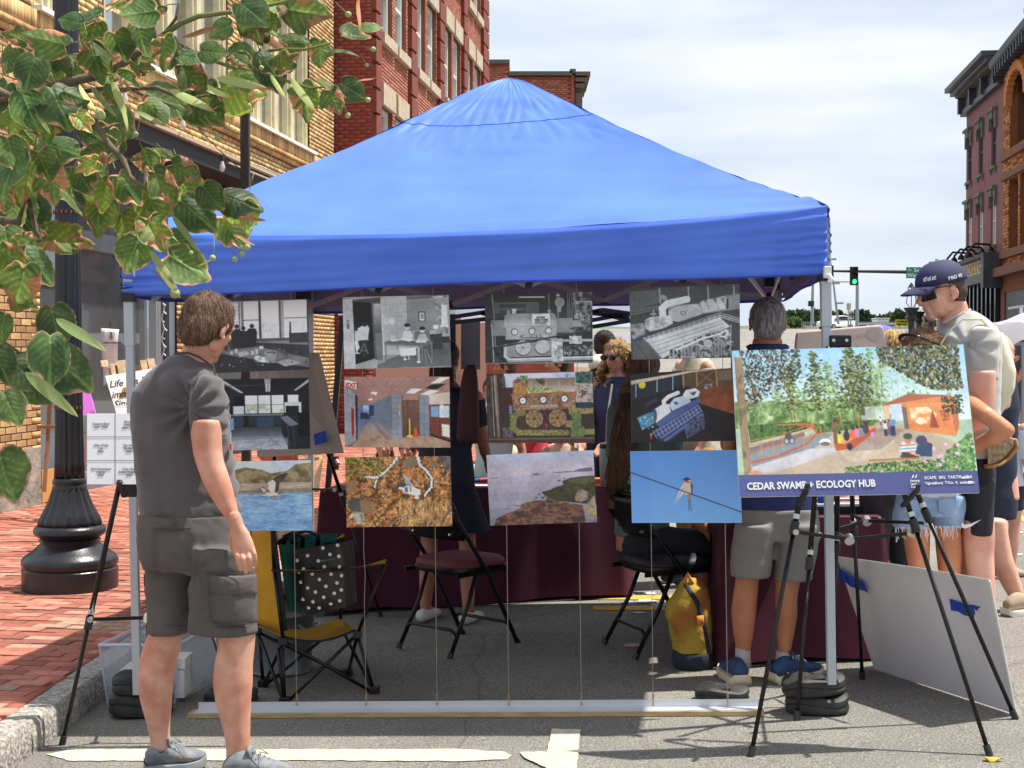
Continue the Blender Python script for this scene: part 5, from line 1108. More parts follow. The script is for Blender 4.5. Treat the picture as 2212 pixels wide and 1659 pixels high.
def pic_rusty():
 p=Pic(PW,PH,(440,30,1535,765),(40,32,30));p.rect(625,35,1180,250,(176,180,200));p.rect(1165,32,1520,160,(160,180,210));p.tex([(1350,40),(1515,30),(1520,155),(1350,150)],[(30,40,44),(60,80,76),(40,110,80)],26,6);p.tex([(445,50),(500,50),(500,760),(460,760)],[(30,28,26),(62,54,50)],30,2);p.tex([(580,70),(635,60),(640,190),(600,200)],[(24,24,26),(90,84,90)],20,3)
 p.line([(532,60),(548,480)],34,(116,96,84));p.line([(525,60),(540,480)],8,(160,142,128));p.line([(548,480),(556,690)],26,(112,88,74));p.line([(498,60),(512,690)],7,(150,146,138));p.rect(565,180,720,370,(52,28,26));p.rect(670,370,700,460,(90,110,140));p.tex([(600,600),(700,600),(700,700),(600,700)],[(34,30,30),(90,84,92)],18,2)
 rust=[(96,60,38),(150,84,44),(74,54,46),(176,140,110),(120,100,84),(86,44,30)]
 p.vgrad(860,90,1345,240,(110,90,76),(176,166,160));p.tex([(715,120),(740,95),(870,90),(870,245),(712,250)],rust,40,5);p.tex([(860,90),(1340,88),(1345,180),(860,140)],[(140,120,100),(110,84,64),(168,152,138)],40,9,al=.6);p.tex([(790,170),(870,190),(1000,180),(1150,215),(1250,225),(1250,240),(770,242)],[(96,122,60),(150,172,90),(190,190,130),(60,70,40)],20,4);p.tex([(720,150),(770,130),(850,170),(860,240),(730,245)],[(134,90,40),(170,106,50),(110,120,60)],22,8)
 p.tex([(790,60),(865,60),(870,130),(800,170)],[(40,40,30),(90,100,60),(130,130,100)],16,3);p.tex([(940,100),(1010,90),(1050,110),(1030,170),(990,150)],[(40,36,30),(110,96,70)],14,3);p.ell(770,85,15,15,(60,44,38));p.ell(770,85,8,8,(176,180,200));p.ell(1266,68,15,15,(60,44,38));p.ell(1266,68,8,8,(160,180,210))
 p.tex([(700,250),(1345,235),(1345,410),(715,425)],rust+[(160,130,120)],26,12,gain=3);p.line([(695,258),(1360,240)],16,(150,76,50));p.tex([(1345,155),(1525,155),(1525,350),(1350,345)],[(120,96,80),(150,140,134),(176,170,166),(90,64,52)],30,15,gain=3)
 for x,y in((812,320),(1020,314),(1236,307)):p.ell(x,y,41,43,(42,36,34));p.ell(x,y,30,32,(216,218,220));p.line([(x-16,y+7),(x+14,y-7)],5,(60,60,60))
 p.poly([(880,370),(1165,360),(1165,395),(882,406)],(176,150,128));p.poly([(890,376),(1156,367),(1156,390),(892,399)],(120,96,76));p.tex([(720,425),(1260,412),(1260,640),(740,640)],[(38,28,26),(60,44,38)],30,3)
 for x,y in((925,510),(1161,505)):
  p.ell(x,y,96,96,(44,32,28));p.tex([(x+90*math.cos(a*.39),y+92*math.sin(a*.39))for a in range(16)],[(104,80,58),(130,102,74),(84,62,46),(150,128,96)],22,int(x))
  for k in range(6):a=k*1.047+.5;p.line([(x,y),(x+84*math.cos(a),y+84*math.sin(a))],17,(140,104,70))
  p.ell(x,y,22,22,(120,84,54));p.ell(x,y,11,11,(30,24,22))
  for k in range(9):a=k*.7;p.ell(x+80*math.cos(a),y+80*math.sin(a),7,7,(176,152,110))
 p.line([(810,450),(760,450),(712,490),(705,600),(760,655),(1250,655)],60,(98,96,54));
 for k in range(260):t=p.rng.rand();x,y=((705+p.rng.uniform(-26,26),470+t*160)if t<.35 else(740+(t-.35)*780,655+p.rng.uniform(-26,26)));p.ell(x,y,8,6,[(140,150,80),(84,96,44),(150,100,60),(60,56,40)][p.rng.randint(4)],.8)
 p.tex([(1270,400),(1525,400),(1525,460),(1280,470)],[(110,90,60),(130,130,70),(80,70,50)],20,4);p.rect(1375,345,1510,405,(36,40,60));p.tex([(1300,450),(1400,450),(1400,700),(1290,700)],[(64,84,50),(96,110,66),(50,60,40)],24,6);p.line([(1400,650),(1535,645)],54,(104,110,62));p.ell(1415,645,22,55,(90,96,58));p.tex([(1240,530),(1310,530),(1310,600),(1240,600)],[(150,120,84),(110,84,60)],12,4)
 p.rect(440,700,1535,765,(56,38,32));p.line([(460,722),(1535,712)],8,(110,88,78));p.line([(1046,570),(1046,612)],8,(170,50,40));p.line([(1030,572),(1062,572)],6,(200,50,40));return p.out()
def pic_shore():
 p=Pic(PW,PH,(448,830,1560,1585),(150,148,168));p.vgrad(448,830,1560,1070,(156,162,188),(178,164,176));p.vgrad(448,1065,1560,1585,(176,166,182),(84,88,108));p.tex([(448,1070),(1560,1060),(1560,1585),(448,1585)],[(120,120,142),(160,156,174)],110,5,(.7,5),.3)
 p.poly([(460,1082),(510,1076),(620,1078),(520,1086)],(96,96,112));p.poly([(910,1064),(930,1046),(970,1044),(985,1058),(1045,1060),(960,1068)],(92,84,104));p.poly([(1085,1055),(1200,1040),(1350,1038),(1400,1020),(1480,1012),(1535,1008),(1540,1050),(1300,1052)],(92,84,100));p.dabs(1120,1038,1360,1050,24,(2,6),[(180,170,178),(70,64,80)])
 gr=[(34,32,26),(54,54,36),(44,40,32),(66,62,42)];p.tex([(1560,1095),(1420,1098),(1300,1112),(1220,1140),(1230,1180),(1150,1200),(1080,1230),(1000,1245),(1040,1300),(1120,1340),(1560,1400)],gr,60,3);p.tex([(1560,1095),(1380,1110),(1260,1140),(1400,1180),(1560,1160)],[(66,68,40),(84,84,48)],50,7,al=.7)
 for x,y,r in((1190,1134,14),(1245,1112,10),(975,1268,14),(945,1304,13),(1015,1304,20),(920,1322,9),(1060,1322,16)):p.ell(x,y,r,r*.5,(40,36,38))
 p.tex([(490,1585),(520,1510),(620,1460),(700,1440),(780,1400),(780,1370),(850,1345),(950,1330),(1100,1330),(1280,1370),(1420,1400),(1440,1585)],[(50,38,34),(84,56,46),(122,78,60),(66,46,40)],80,9,(1,1.6),gain=3)
 for k in range(60):x,y=p.rng.uniform(560,1380),p.rng.uniform(1370,1560);p.line([(x,y),(x+p.rng.uniform(30,120),y+p.rng.uniform(-14,30))],p.rng.uniform(3,9),[(46,34,32),(134,92,72),(40,30,30)][p.rng.randint(3)],.7)
 for q,c in((((1340,1310),(1385,1245),(1440,1238),(1480,1270),(1470,1340),(1400,1365),(1345,1345)),[(112,96,84),(150,134,118),(96,84,74)]),(((1418,1440),(1480,1370),(1545,1300),(1555,1440),(1470,1480)),[(120,104,90),(148,132,112),(96,84,72)]),(((1455,1450),(1500,1435),(1560,1440),(1560,1548),(1455,1545)),[(126,110,86),(156,138,108),(106,92,74)])):p.tex(q,c,24,3,gain=3)
 return p.out()
def pic_turbine_bw():
 p=Pic(PW,PH,(990,30,1683,500),G(56));p.poly([(990,55),(1185,48),(1190,130),(990,185)],G(84));p.rect(1190,30,1683,150,G(64))
 for x in range(1000,1190,24):p.line([(x,52),(x+6,160)],2,G(60))
 for x in(1183,1362,1484,1645):p.line([(x,40),(x+4,135)],9,G(150))
 for k in range(4):p.line([(990,180+k*9),(1170,150+k*8)],4,G(130 if k%2 else 90))
 p.ell(1205,100,26,16,G(150),.8,30);p.poly([(1410,150),(1600,100),(1683,95),(1683,190),(1450,215)],G(120));p.poly([(1410,160),(1450,130),(1590,105),(1605,160),(1600,185),(1450,210)],G(176));
 for x in(1470,1530,1580):p.line([(x,120),(x+20,190)],4,G(96));p.poly([(x-20,120),(x+10,114),(x,150)],G(60),.6)
 p.ell(1430,180,14,36,G(60));p.poly([(1600,115),(1683,95),(1683,160),(1612,178)],G(130));p.line([(1605,130),(1605,180)],14,G(40))
 p.poly([(1235,190),(1280,165),(1400,150),(1440,175),(1448,215),(1300,262),(1240,250)],G(168));p.vgrad(1235,150,1448,200,G(206),G(160),.5);p.ell(1328,206,17,13,G(60));p.ell(1328,206,12,9,G(170))
 p.line([(1200,215),(1196,170),(1230,140),(1350,118)],44,G(206));p.ell(1352,118,22,22,G(214));p.line([(1198,160),(1230,130),(1345,106)],10,G(236));p.poly([(1090,300),(1085,245),(1120,225),(1180,222),(1250,215),(1262,270),(1200,300),(1120,318)],G(190));p.tex([(1085,245),(1180,222),(1260,250),(1200,300),(1110,320)],[G(120),G(200),G(230)],36,6,al=.8);p.ell(1140,205,22,6,G(150));p.rect(1136,180,1146,225,G(140));p.tex([(990,270),(1085,260),(1090,330),(1000,370)],[G(60),G(120),G(160)],20,4)
 p.poly([(1075,360),(1560,222),(1683,255),(1683,280),(1560,240),(1120,400),(1190,500),(1150,500)],G(96));p.poly([(1090,372),(1555,240),(1620,300),(1240,470),(1190,495)],G(186))
 for k in range(16):
  x=1075+k*32;y=355-k*9;p.line([(x,y),(x+3,y+34)],3,G(206))
 for dy in(0,14,28):p.line([(1072,362+dy),(1560,212+dy)],3,G(206));p.line([(1560,212+dy),(1683,252+dy)],3,G(206))
 for dy in(30,52,80,104):p.line([(1110+dy*.5,362+dy),(1580,232+dy*.9)],4,G(120))
 p.tex([(1240,440),(1450,350),(1610,310),(1640,400),(1600,490),(1230,500)],[G(40),G(90),G(190),G(60)],26,12,gain=3);p.line([(1420,380),(1560,345),(1590,325),(1605,330),(1590,365),(1560,362)],12,G(206));p.line([(1280,440),(1420,385)],14,G(200));p.ell(1480,405,28,26,G(170));p.ell(1560,410,28,32,G(130));
 for x in(1350,1400,1500,1540):p.rect(x,420,x+30,485,G(120));p.line([(x+15,420),(x+15,485)],4,G(40))
 p.line([(1625,290),(1620,480)],5,G(170));p.tex([(1000,380),(1080,370),(1180,500),(1000,500)],[G(70),G(84)],50,3);p.line([(990,345),(1085,480),(1100,500)],8,G(60));return p.out()
def pic_turbine():
 p=Pic(PW,PH,(998,552,1655,1018),(24,20,24));p.poly([(998,615),(1380,570),(1380,640),(1150,700),(1000,740)],(26,32,46));p.poly([(1330,575),(1645,552),(1650,690),(1400,680),(1330,640)],(70,52,40))
 for x in(1335,1420,1545):p.line([(x,560),(x+3,660)],9,(150,110,66))
 p.line([(1430,570),(1530,640)],5,(120,90,60));p.line([(1530,568),(1430,645)],5,(120,90,60));p.rect(1555,565,1640,630,(110,90,72),.7);p.poly([(1400,680),(1650,655),(1655,850),(1430,770)],(98,50,30));p.tex([(1400,680),(1650,655),(1655,850),(1430,770)],[(84,42,26),(130,66,36)],60,4,al=.6);p.tex([(1470,650),(1520,645),(1515,675),(1470,678)],[(40,36,36),(190,186,180)],10,2)
 for x,y in((1035,620),(1170,590),(1270,585)):p.line([(x,y),(x-2,y+90)],5,(140,176,200))
 p.ell(1074,632,22,24,(206,186,30));p.poly([(998,600),(1380,556),(1640,552),(1380,568),(1100,612),(998,628)],(176,160,138))
 p.poly([(1145,800),(1195,770),(1240,765),(1256,820),(1160,895)],(196,206,222));p.ell(1150,840,16,44,(60,66,80));p.line([(1212,775),(1210,745),(1240,718),(1300,695)],26,(196,206,226));p.line([(1208,742),(1238,712),(1296,690)],7,(230,236,244));p.poly([(1240,775),(1275,730),(1350,712),(1385,760),(1300,812),(1262,810)],(176,190,216));p.ell(1287,762,12,10,(60,70,96));p.poly([(1330,710),(1350,680),(1410,670),(1440,695),(1430,725),(1370,742)],(206,212,224));p.poly([(1375,700),(1420,690),(1400,720)],(60,64,84))
 p.poly([(1040,850),(1110,820),(1145,815),(1150,890),(1070,935)],(56,110,150));p.dabs(1050,840,1140,930,40,(4,9),[(206,190,60),(60,140,190),(90,150,190)]);p.poly([(1090,760),(1160,720),(1180,735),(1100,785)],(40,42,60));p.poly([(1150,895),(1262,812),(1430,735),(1440,760),(1180,915)],(60,76,130));p.poly([(1130,945),(1425,770),(1465,840),(1240,1010),(1180,1012)],(30,40,76))
 for k in range(12):p.line([(1130+k*8,950+k*6),(1425+k*3,775+k*6)],3,[(96,120,190),(190,206,232),(50,66,120)][k%3],.85)
 for k in range(14):x=1140+k*22;y=950-k*13;p.line([(x,y),(x+22,y+42)],4,(150,170,216),.8)
 p.tex([(1330,900),(1460,820),(1465,930),(1350,1000)],[(24,26,40),(84,96,140),(40,40,60)],16,4,al=.8);p.rect(1122,958,1132,995,(190,50,40));p.ell(1126,965,5,5,(220,220,220));p.poly([(1000,560),(1000,1018),(1012,1018),(1004,560)],(30,26,28));return p.out()
def pic_swallow():
 p=Pic(PW,PH,(998,1065,1693,1518),(84,136,206));p.vgrad(998,1065,1693,1518,(74,124,196),(96,150,218));p.vgrad(998,1065,1120,1518,(62,112,186),(88,142,212),.4)
 p.poly([(1335,1268),(1342,1262),(1336,1325),(1282,1392),(1276,1396),(1290,1350),(1312,1300)],(196,196,202));p.line([(1338,1280),(1284,1385)],5,(110,110,124));p.poly([(1330,1270),(1345,1256),(1378,1262),(1390,1290),(1386,1330),(1372,1345),(1340,1340),(1330,1310)],(190,176,160));p.poly([(1376,1262),(1391,1282),(1388,1335),(1380,1338)],(60,58,74));p.poly([(1352,1340),(1380,1335),(1376,1380),(1362,1390)],(130,106,90));p.line([(1364,1380),(1362,1440)],3.5,(40,40,52));p.line([(1372,1378),(1377,1443)],3.5,(40,40,52));p.ell(1357,1249,23,15,(32,36,60),1,12);p.poly([(1340,1240),(1326,1247),(1342,1252)],(30,28,34));p.poly([(1336,1248),(1362,1252),(1372,1265),(1345,1266)],(150,66,40));p.poly([(1336,1330),(1342,1318),(1330,1340)],(30,28,32));p.ell(1372,1254,9,6,(196,176,150));p.line([(1000,1199),(1693,1450)],7,(42,44,54));return p.out(.12)
def pic_swamp():
 p=Pic(400,250,(135,592,1757,1590),(150,176,150));p.vgrad(135,592,1757,1100,(128,176,214),(206,222,214));p.tex([(135,950),(1200,950),(1200,1130),(135,1130)],[(60,84,40),(84,116,60),(130,160,100),(176,196,150)],60,3)
 GN=[(40,50,28),(56,70,36),(84,98,52),(110,122,70),(34,40,26),(142,148,96)];
 def tree(x,top,bot,w_,n,cols,asp=.6,r=(4,13)):
  p.line([(x,top+(bot-top)*.1),(x+4,bot)],6,(92,70,50))
  for _ in range(n):
   t=p.rng.rand()**.8;y=top+(bot-top)*.78*t;h_=w_*(0.22+0.78*math.sin(min(1,t*1.2)*2.2));p.ell(x+p.rng.normal()*h_*.45,y,p.rng.uniform(*r),p.rng.uniform(*r)*asp,cols[p.rng.randint(len(cols))],.92,p.rng.uniform(-40,40))
 for x,t_,b_,w_,n in((280,850,1110,60,120),(430,860,1100,60,120),(540,700,1110,70,200),(620,860,1100,46,120),(790,690,1120,80,300),(860,900,1110,60,120),(1090,600,1120,90,260),(1160,640,1110,60,160)):tree(x,t_,b_,w_,n,[(96,122,66),(120,150,90),(70,92,50),(150,176,120)])
 for x,t_,b_,w_,n in((700,610,1140,80,480),(950,592,1130,110,760),(1030,640,1120,90,420),(520,760,1100,60,200),(1360,900,1120,90,160)):tree(x,t_,b_,w_,n,GN)
 p.dabs(1100,700,1700,1010,330,(6,16),[(150,190,130),(120,170,100),(190,214,180),(96,140,84)],al=.7)
 for x in(1150,1190,1235,1270):p.line([(x,640),(x-5,1130)],4,(170,176,160))
 ins=lambda x,y:(x<610 and y<1010-(x-200)*.55);p.dabs(190,592,620,1050,1400,(4,15),[(34,36,26),(50,54,34),(84,80,52),(28,28,22),(110,104,70)],ins,asp=.45)
 ins2=lambda x,y:y<900 and(x-1150)>(y-592)*.25-10 and y<640+(x-1080)*.62;p.dabs(1100,592,1715,900,2300,(5,16),[(38,42,28),(62,66,40),(96,98,62),(28,30,24),(130,128,88)],ins2,asp=.5)
 for q in(((200,930),(350,850),(520,730)),((210,1000),(330,930)),((1720,760),(1560,700),(1450,620)),((1700,880),(1560,860),(1480,800))):p.line(q,4,(120,84,58))
 p.poly([(150,640),(205,640),(215,1000),(232,1460),(180,1465),(155,900)],(122,102,80));p.tex([(150,640),(205,640),(215,1000),(232,1460),(180,1465),(155,900)],[(92,74,56),(150,128,102),(116,98,78)],18,5,(1,.25),.8)
 for q in((1000,1060,1290,1090),(1030,1000,1160,1060)):p.rect(*q,(214,222,222),.6)
 p.poly([(225,1370),(690,1250),(800,1150),(1095,1110),(1200,1100),(1600,1240),(1735,1290),(1740,1445),(185,1465),(230,1400)],(168,150,130));p.poly([(225,1290),(700,1170),(800,1180),(640,1290),(235,1400)],(112,124,130));p.poly([(225,1260),(600,1160),(610,1190),(230,1300)],(110,96,96));p.poly([(230,1390),(640,1275),(800,1270),(820,1300),(420,1420),(240,1440)],(176,172,178))
 for k in range(26):p.line([(420+k*44,1462),(760+k*24,1300)],2,(134,112,92),.6)
 p.tex([(820,1290),(1100,1180),(1200,1210),(1250,1350),(900,1370)],[(176,156,132),(206,190,160)],60,3,al=.5);p.poly([(900,1210),(1150,1140),(1290,1160),(1120,1290),(900,1300)],(126,106,100),.6)
 p.tex([(220,1110),(620,1090),(640,1140),(230,1230)],[(50,78,36),(84,116,54),(40,60,30)],30,6,gain=3);p.tex([(640,1110),(1100,1090),(1090,1130),(700,1180)],[(54,84,40),(90,122,60),(40,60,30)],26,7,gain=3)
 OR=(206,104,54)
 for q,w_ in((((230,1360),(420,1320),(620,1240),(690,1170),(660,1130),(560,1115)),12),(((222,1246),(420,1210),(640,1150),(680,1120),(600,1108),(420,1112)),6),(((222,1218),(420,1180),(600,1130)),5),(((600,1200),(780,1165)),5),(((225,1290),(600,1210),(690,1150)),4)):p.line(q,w_,OR if w_<12 else(176,70,40))
 for x,y in((305,1325),(385,1325),(452,1278),(595,1280),(660,1150),(715,1215),(860,1130),(980,1130)):p.line([(x,y-90),(x,y)],7,OR)
 p.poly([(800,1245),(1090,1130),(1095,1165),(930,1280),(810,1295)],(166,72,44));p.poly([(800,1240),(1085,1125),(1092,1140),(870,1250)],(206,130,80))
 for x,y,c in((840,1210,(196,196,60)),(890,1195,(40,44,60)),(935,1185,(226,90,50)),(965,1175,(190,120,160)),(995,1170,(110,120,120)),(1025,1150,(60,50,60)),(815,1130,(110,84,56))):p.ell(x,y,21,34,c);p.ell(x+2,y-38,11,12,(60,44,34))
 p.rect(800,1140,826,1245,(96,76,52));p.ell(740,1235,37,26,(214,214,210));p.ell(740,1245,34,14,(90,90,92));p.ell(905,1268,20,24,(34,34,44));p.ell(1068,1190,13,18,(206,120,190))
 p.ell(492,1190,24,26,(70,66,76));p.ell(490,1150,11,12,(50,40,34));p.ell(478,1222,20,22,(60,60,66));p.ell(478,1222,14,16,(150,150,150));p.ell(515,1222,20,22,(60,60,66));p.ell(515,1222,14,16,(150,150,150))
 for x,y,h,c,l_ in((1160,1110,90,(196,210,214),(40,40,56)),(1188,1095,100,(170,90,90),(80,80,96)),(1211,1070,130,(90,130,170),(44,50,70)),(1130,1078,50,(220,220,214),(90,90,90))):p.ell(x,y+h*.28,h*.17,h*.28,c);p.rect(x-h*.13,y+h*.5,x+h*.12,y+h,l_);p.ell(x,y-2,h*.1,h*.11,(60,44,36))
 p.poly([(1155,990),(1335,920),(1620,935),(1662,960),(1665,1150),(1640,1215),(1290,1160),(1282,985),(1195,990),(1200,1090),(1165,1090)],(196,116,66));p.poly([(1155,990),(1335,920),(1615,935),(1390,965),(1160,998)],(150,84,60));p.poly([(1160,998),(1200,992),(1200,1090),(1165,1090)],(206,178,130));p.poly([(1202,990),(1282,988),(1288,1100),(1204,1090)],(184,200,214));p.poly([(1284,1005),(1315,1010),(1322,1160),(1292,1158)],(96,84,80));p.vgrad(1330,985,1610,1150,(214,130,78),(190,104,60));p.tex([(1340,1020),(1460,1010),(1520,1060),(1500,1110),(1400,1130),(1340,1100)],[(206,120,70),(240,200,150),(250,226,190)],40,8,gain=3,al=.9);p.poly([(1462,1150),(1492,1030),(1528,1155)],(130,60,46));p.tex([(1540,1040),(1600,1030),(1610,1100),(1560,1110)],[(196,110,64),(110,50,40)],14,3);p.poly([(1620,935),(1665,960),(1668,1120),(1635,1210)],(166,96,66));p.dabs(1560,940,1705,1060,120,(5,13),[(44,56,40),(70,84,56),(34,40,30)],al=.9)
 p.dabs(860,1360,1740,1455,1100,(5,13),[(60,96,44),(90,130,60),(44,70,36),(130,160,84),(36,54,30)],lambda x,y:y>1370+max(0,1180-x)*.12-max(0,(x-1250))*.02);p.dabs(1420,1200,1745,1445,1300,(5,15),[(70,110,60),(100,140,80),(44,76,44),(130,164,100)],lambda x,y:y>1440-(x-1400)*.75)
 for x,y in((1525,1340),(1490,1345),(1560,1260),(1465,1295),(1637,1270),(1610,1412),(1500,1398),(1630,1330),(1530,1370),(1410,1372)):p.dabs(x-14,y-10,x+14,y+10,9,(4,9),[(226,176,214),(206,150,200)])
 p.poly([(1236,1300),(1262,1245),(1330,1235),(1362,1260),(1350,1340),(1250,1350)],(196,206,206));
 for y,c in((1262,(190,60,50)),(1285,(70,130,170)),(1308,(200,80,60)),(1326,(90,150,180))):p.line([(1245,y+6),(1355,y)],7,c)
 p.ell(1305,1232,24,26,(176,120,90));p.ell(1306,1206,31,20,(50,76,56));p.poly([(1340,1340),(1365,1270),(1420,1240),(1470,1260),(1460,1345)],(44,60,90));p.ell(1398,1235,38,33,(56,56,84));p.poly([(1240,1345),(1260,1310),(1340,1320),(1380,1330),(1370,1348),(1260,1352)],(60,50,50));p.line([(1320,1320),(1375,1338)],12,(190,150,120));p.line([(1030,1362),(1360,1352)],12,(150,96,60))
 p.ell(255,1432,38,18,(190,130,96));a=p.out(.8);a[int(250*.852):]=(62,68,116);return a
def pic_caption():
 p=Pic(60,40,(0,0,400,300),(232,233,238));return p.out(.05)
# ======= hanging photographs
GP='photographs hung on wires before the tent'
QUADS=[('black and white photo of three men at tall workshop windows',pic_support,[(434,653),(664,646),(668,798),(440,807)]),('black and white photo of nurses at table beside open elevator',pic_elevator,[(740,642),(969,637),(975,793),(744,797)]),('black and white photo of boiler feed pump with three gauges',pic_boiler,[(1047,635),(1279,630.6),(1280.6,784),(1048.6,785.8)]),('black and white photo of large steam turbine seen from above',pic_turbine_bw,[(1358.7,622.6),(1597.6,613),(1599,772),(1364,777)]),('dark colour photo of an abandoned laboratory with four bright windows',pic_lab,[(438,820),(666,816),(670,969),(441,974)]),('colour photo of corridor with EXIT sign, orange cone and elevator door',pic_corridor,[(743,814),(971,813.5),(973,967),(745,966)]),('colour photo of rusty mossy pump with three white gauges',pic_rusty,[(1050,808),(1281.6,802),(1284.7,957),(1054,957)]),('dark colour photo of blue white turbine in black hall',pic_turbine,[(1361.6,808),(1584,794.5),(1589.6,952.4),(1363,956)]),('photo of osprey carrying a fish above blue water',pic_osprey,[(443,998),(671,994),(675,1146),(447,1147)]),('photo of kingfisher flying among brown leaves and lichened branches',pic_kingfisher,[(745,988),(973,985),(977,1136.5),(749,1139)]),('dusky photo of rocky shore with calm mauve sea',pic_shore,[(1050.7,983),(1281.6,972.5),(1290,1128),(1059,1135.7)]),('photo of swallow perched on a wire against plain blue sky',pic_swallow,[(1361,975),(1598,972),(1602.7,1129.6),(1365,1129.6)])]
BT={}
for k,(lab,fn,q)in enumerate(QUADS):
 t,P=board('hanging_photo',lab,'photograph',q,fn(),GP,K=1.4,edge=BORDD if fn is not pic_swallow and fn is not pic_osprey else BORD);BT[fn.__name__]=(t,P)
INK=mat('ink_dark',s8(56,58,62),0.6);INKW=mat('ink_white',s8(226,226,226),0.6);INKR=mat('ink_red',s8(206,60,40),0.6);INKG=mat('ink_grey',s8(128,130,138),0.6)
def btxt(name,s,u,v,h,m,key=None,P=None,t=None,**k):
 if key:t,P=BT[key]
 ux=(P[1]-P[0]);uy=(P[0]-P[3]);return txt(name,s,h,m,t,onboard(P,u,v),ux,uy,**k)
btxt('lettering','BOILER',0.484,0.36,0.0115,INK,'pic_boiler',bold=0.0003);btxt('lettering','FEED PUMP',0.466,0.395,0.0115,INK,'pic_boiler',bold=0.0003)
for k in range(3):btxt('lettering',['THREE STAGE BLOWER FEED','DRIVES BOILER WATER AT','PLANT LOW PRESSURE'][k],0.462,0.413+k*0.016,0.0048,INK,'pic_boiler')
btxt('lettering','AMERICAN BLOWER',0.345,0.627,0.0125,INKW,'pic_boiler',bold=0.0004);btxt('lettering','AMERICAN BLOWER',0.413,0.492,0.0125,mat('ink_pale',s8(214,200,180),0.6),'pic_rusty',bold=0.0004);btxt('lettering','EXIT',0.016,0.152,0.030,INKR,'pic_corridor',bold=0.0009)
# ======= easels
EB=mat('easel_black',s8(22,22,24),0.32,metal=0.3);CHR=mat('bright_steel',s8(190,192,190),0.25,metal=0.8)
def leg(t,a,b,split=0.48,r=0.0115,name='leg'):
 a,b=Vector(a),Vector(b);m_=a.lerp(b,split);mb=MB();mb.tube([a,m_],r,10);o=mb.build(name,EB,t,smooth=True)
 mb=MB();mb.tube([m_,b],r*0.78,10);mb.build('lower_leg',EB,o,smooth=True)
 d=(b-a).normalized();mb=MB();mb.tube([m_-d*0.02,m_+d*0.035],r*1.5,12);mb.build('twist_lock',BP,o)
 mb=MB();mb.tube([m_-d*0.05,m_-d*0.03],r*1.25,12);mb.build('collar',CHR,o)
 mb=MB();mb.tube([b-d*0.04,b+d*0.002],r*1.25,10);mb.build('rubber_foot',RUB,o);return m_-d*0.04
def brace(t,a,b,c,back):
 mb=MB();mb.bar(a,c,0.012,0.014);mb.bar(c,b,0.012,0.014);mb.bar(c,back,0.01,0.012);mb.build('brace',EB,t)
 mb=MB();mb.tube([c+Vector((0,-0.012,-0.006)),c+Vector((0,0.012,0.006))],0.02,12)
 for p in(a,b):mb.tube([p+Vector((0,-0.014,0)),p+Vector((0,0.004,0))],0.012,10)
 mb.build('hinge',CHR,t)
eA=thing('easel','black tripod easel in front holding the big CEDAR SWAMP poster','easel',gnd(1880,1600))
fl_,fr2,bk=gnd(1622,1634),gnd(2138,1632),gnd(1802,1500)
tpA=at(1822,742,5.72)
la,ra=at(1729,1062,5.56),at(1948,1075,5.56)
kl=leg(eA,at(1790,750,5.78),fl_,0.452);kr=leg(eA,at(1850,750,5.78),fr2,0.452);kb=leg(eA,at(1814,750,5.84),bk,0.55)
brace(eA,at(1718,1149,5.60),at(1964,1152,5.60),at(1834,1165,5.66),at(1805,1150,6.1))
mb=MB();mb.box(at(1815,737,5.80),(0.088,0.03,0.05));mb.build('head_plate',EB,eA,bevel=0.006)
mb=MB();
for x in(1801,1829):mb.tube([at(x,735,5.79),at(x,735,5.77)],0.007,10)
mb.build('rivet',CHR,eA)
for x,y in((1733,1066),(1958,1068)):
 mb=MB();p=at(x,y,5.50);mb.bar(p+Vector((-0.004,0.04,-0.05)),p+Vector((0.008 if x<1800 else 0.03,-0.04,0.02)),0.022,0.014);mb.bar(p+Vector((0.008 if x<1800 else 0.03,-0.04,0.015)),p+Vector((0.012 if x<1800 else 0.034,-0.045,0.045)),0.022,0.01);mb.build('ledge_clamp',BP,eA,bevel=0.003)
YS=lambda px:5.50
swP=[(1581,757.6),(2081,744),(2116.5,1064.5),(1597.5,1073.7)]
st,SP=board('poster','large CEDAR SWAMP + ECOLOGY HUB poster showing a wooded boardwalk','poster',swP,pic_swamp(),None,YS,pt=[0.16,0.16,0.0,0.0],K=1.2,thick=0.012,edge=mat('foam_edge',s8(225,222,218),0.7))
ux=SP[1]-SP[0]
txt('lettering','CEDAR SWAMP + ECOLOGY HUB',0.039,INKW,st,onboard(SP,0.033,0.953),ux,SP[0]-SP[3],bold=0.0012,nar=0.85)
for s_,u,v,h in(('SCAPE  BIG  TAKTIF  HRA',0.775,0.905,0.0165),('Tighe&Bond  TYLin  K  atelier ten',0.775,0.94,0.014),('Swamp',0.715,0.92,0.013),('Land',0.715,0.94,0.013),('Corp.',0.715,0.96,0.013)):
 txt('lettering',s_,h,INKW,st,onboard(SP,u,v),ux,SP[0]-SP[3],bold=0.0003)
mb=MB()
for u0 in(0.722,0.735):mb.prism([onboard(SP,u0,0.895,0.001),onboard(SP,u0+0.006,0.895,0.001),onboard(SP,u0+0.012,0.874,0.001),onboard(SP,u0+0.007,0.874,0.001)],(0,-0.0006,0))
mb.prism([onboard(SP,0.955,0.94,0.001),onboard(SP,0.974,0.94,0.001),onboard(SP,0.974,0.922,0.001),onboard(SP,0.955,0.922,0.001)],(0,-0.0006,0));mb.prism([onboard(SP,0.93,0.905,0.001),onboard(SP,0.965,0.905,0.001),onboard(SP,0.965,0.893,0.001),onboard(SP,0.93,0.893,0.001)],(0,-0.0006,0))
mb.build('logo_mark',INKW,st)
eB=thing('easel','black tripod easel standing behind, with the leaning grey board taped on','easel',gnd(1900,1500))
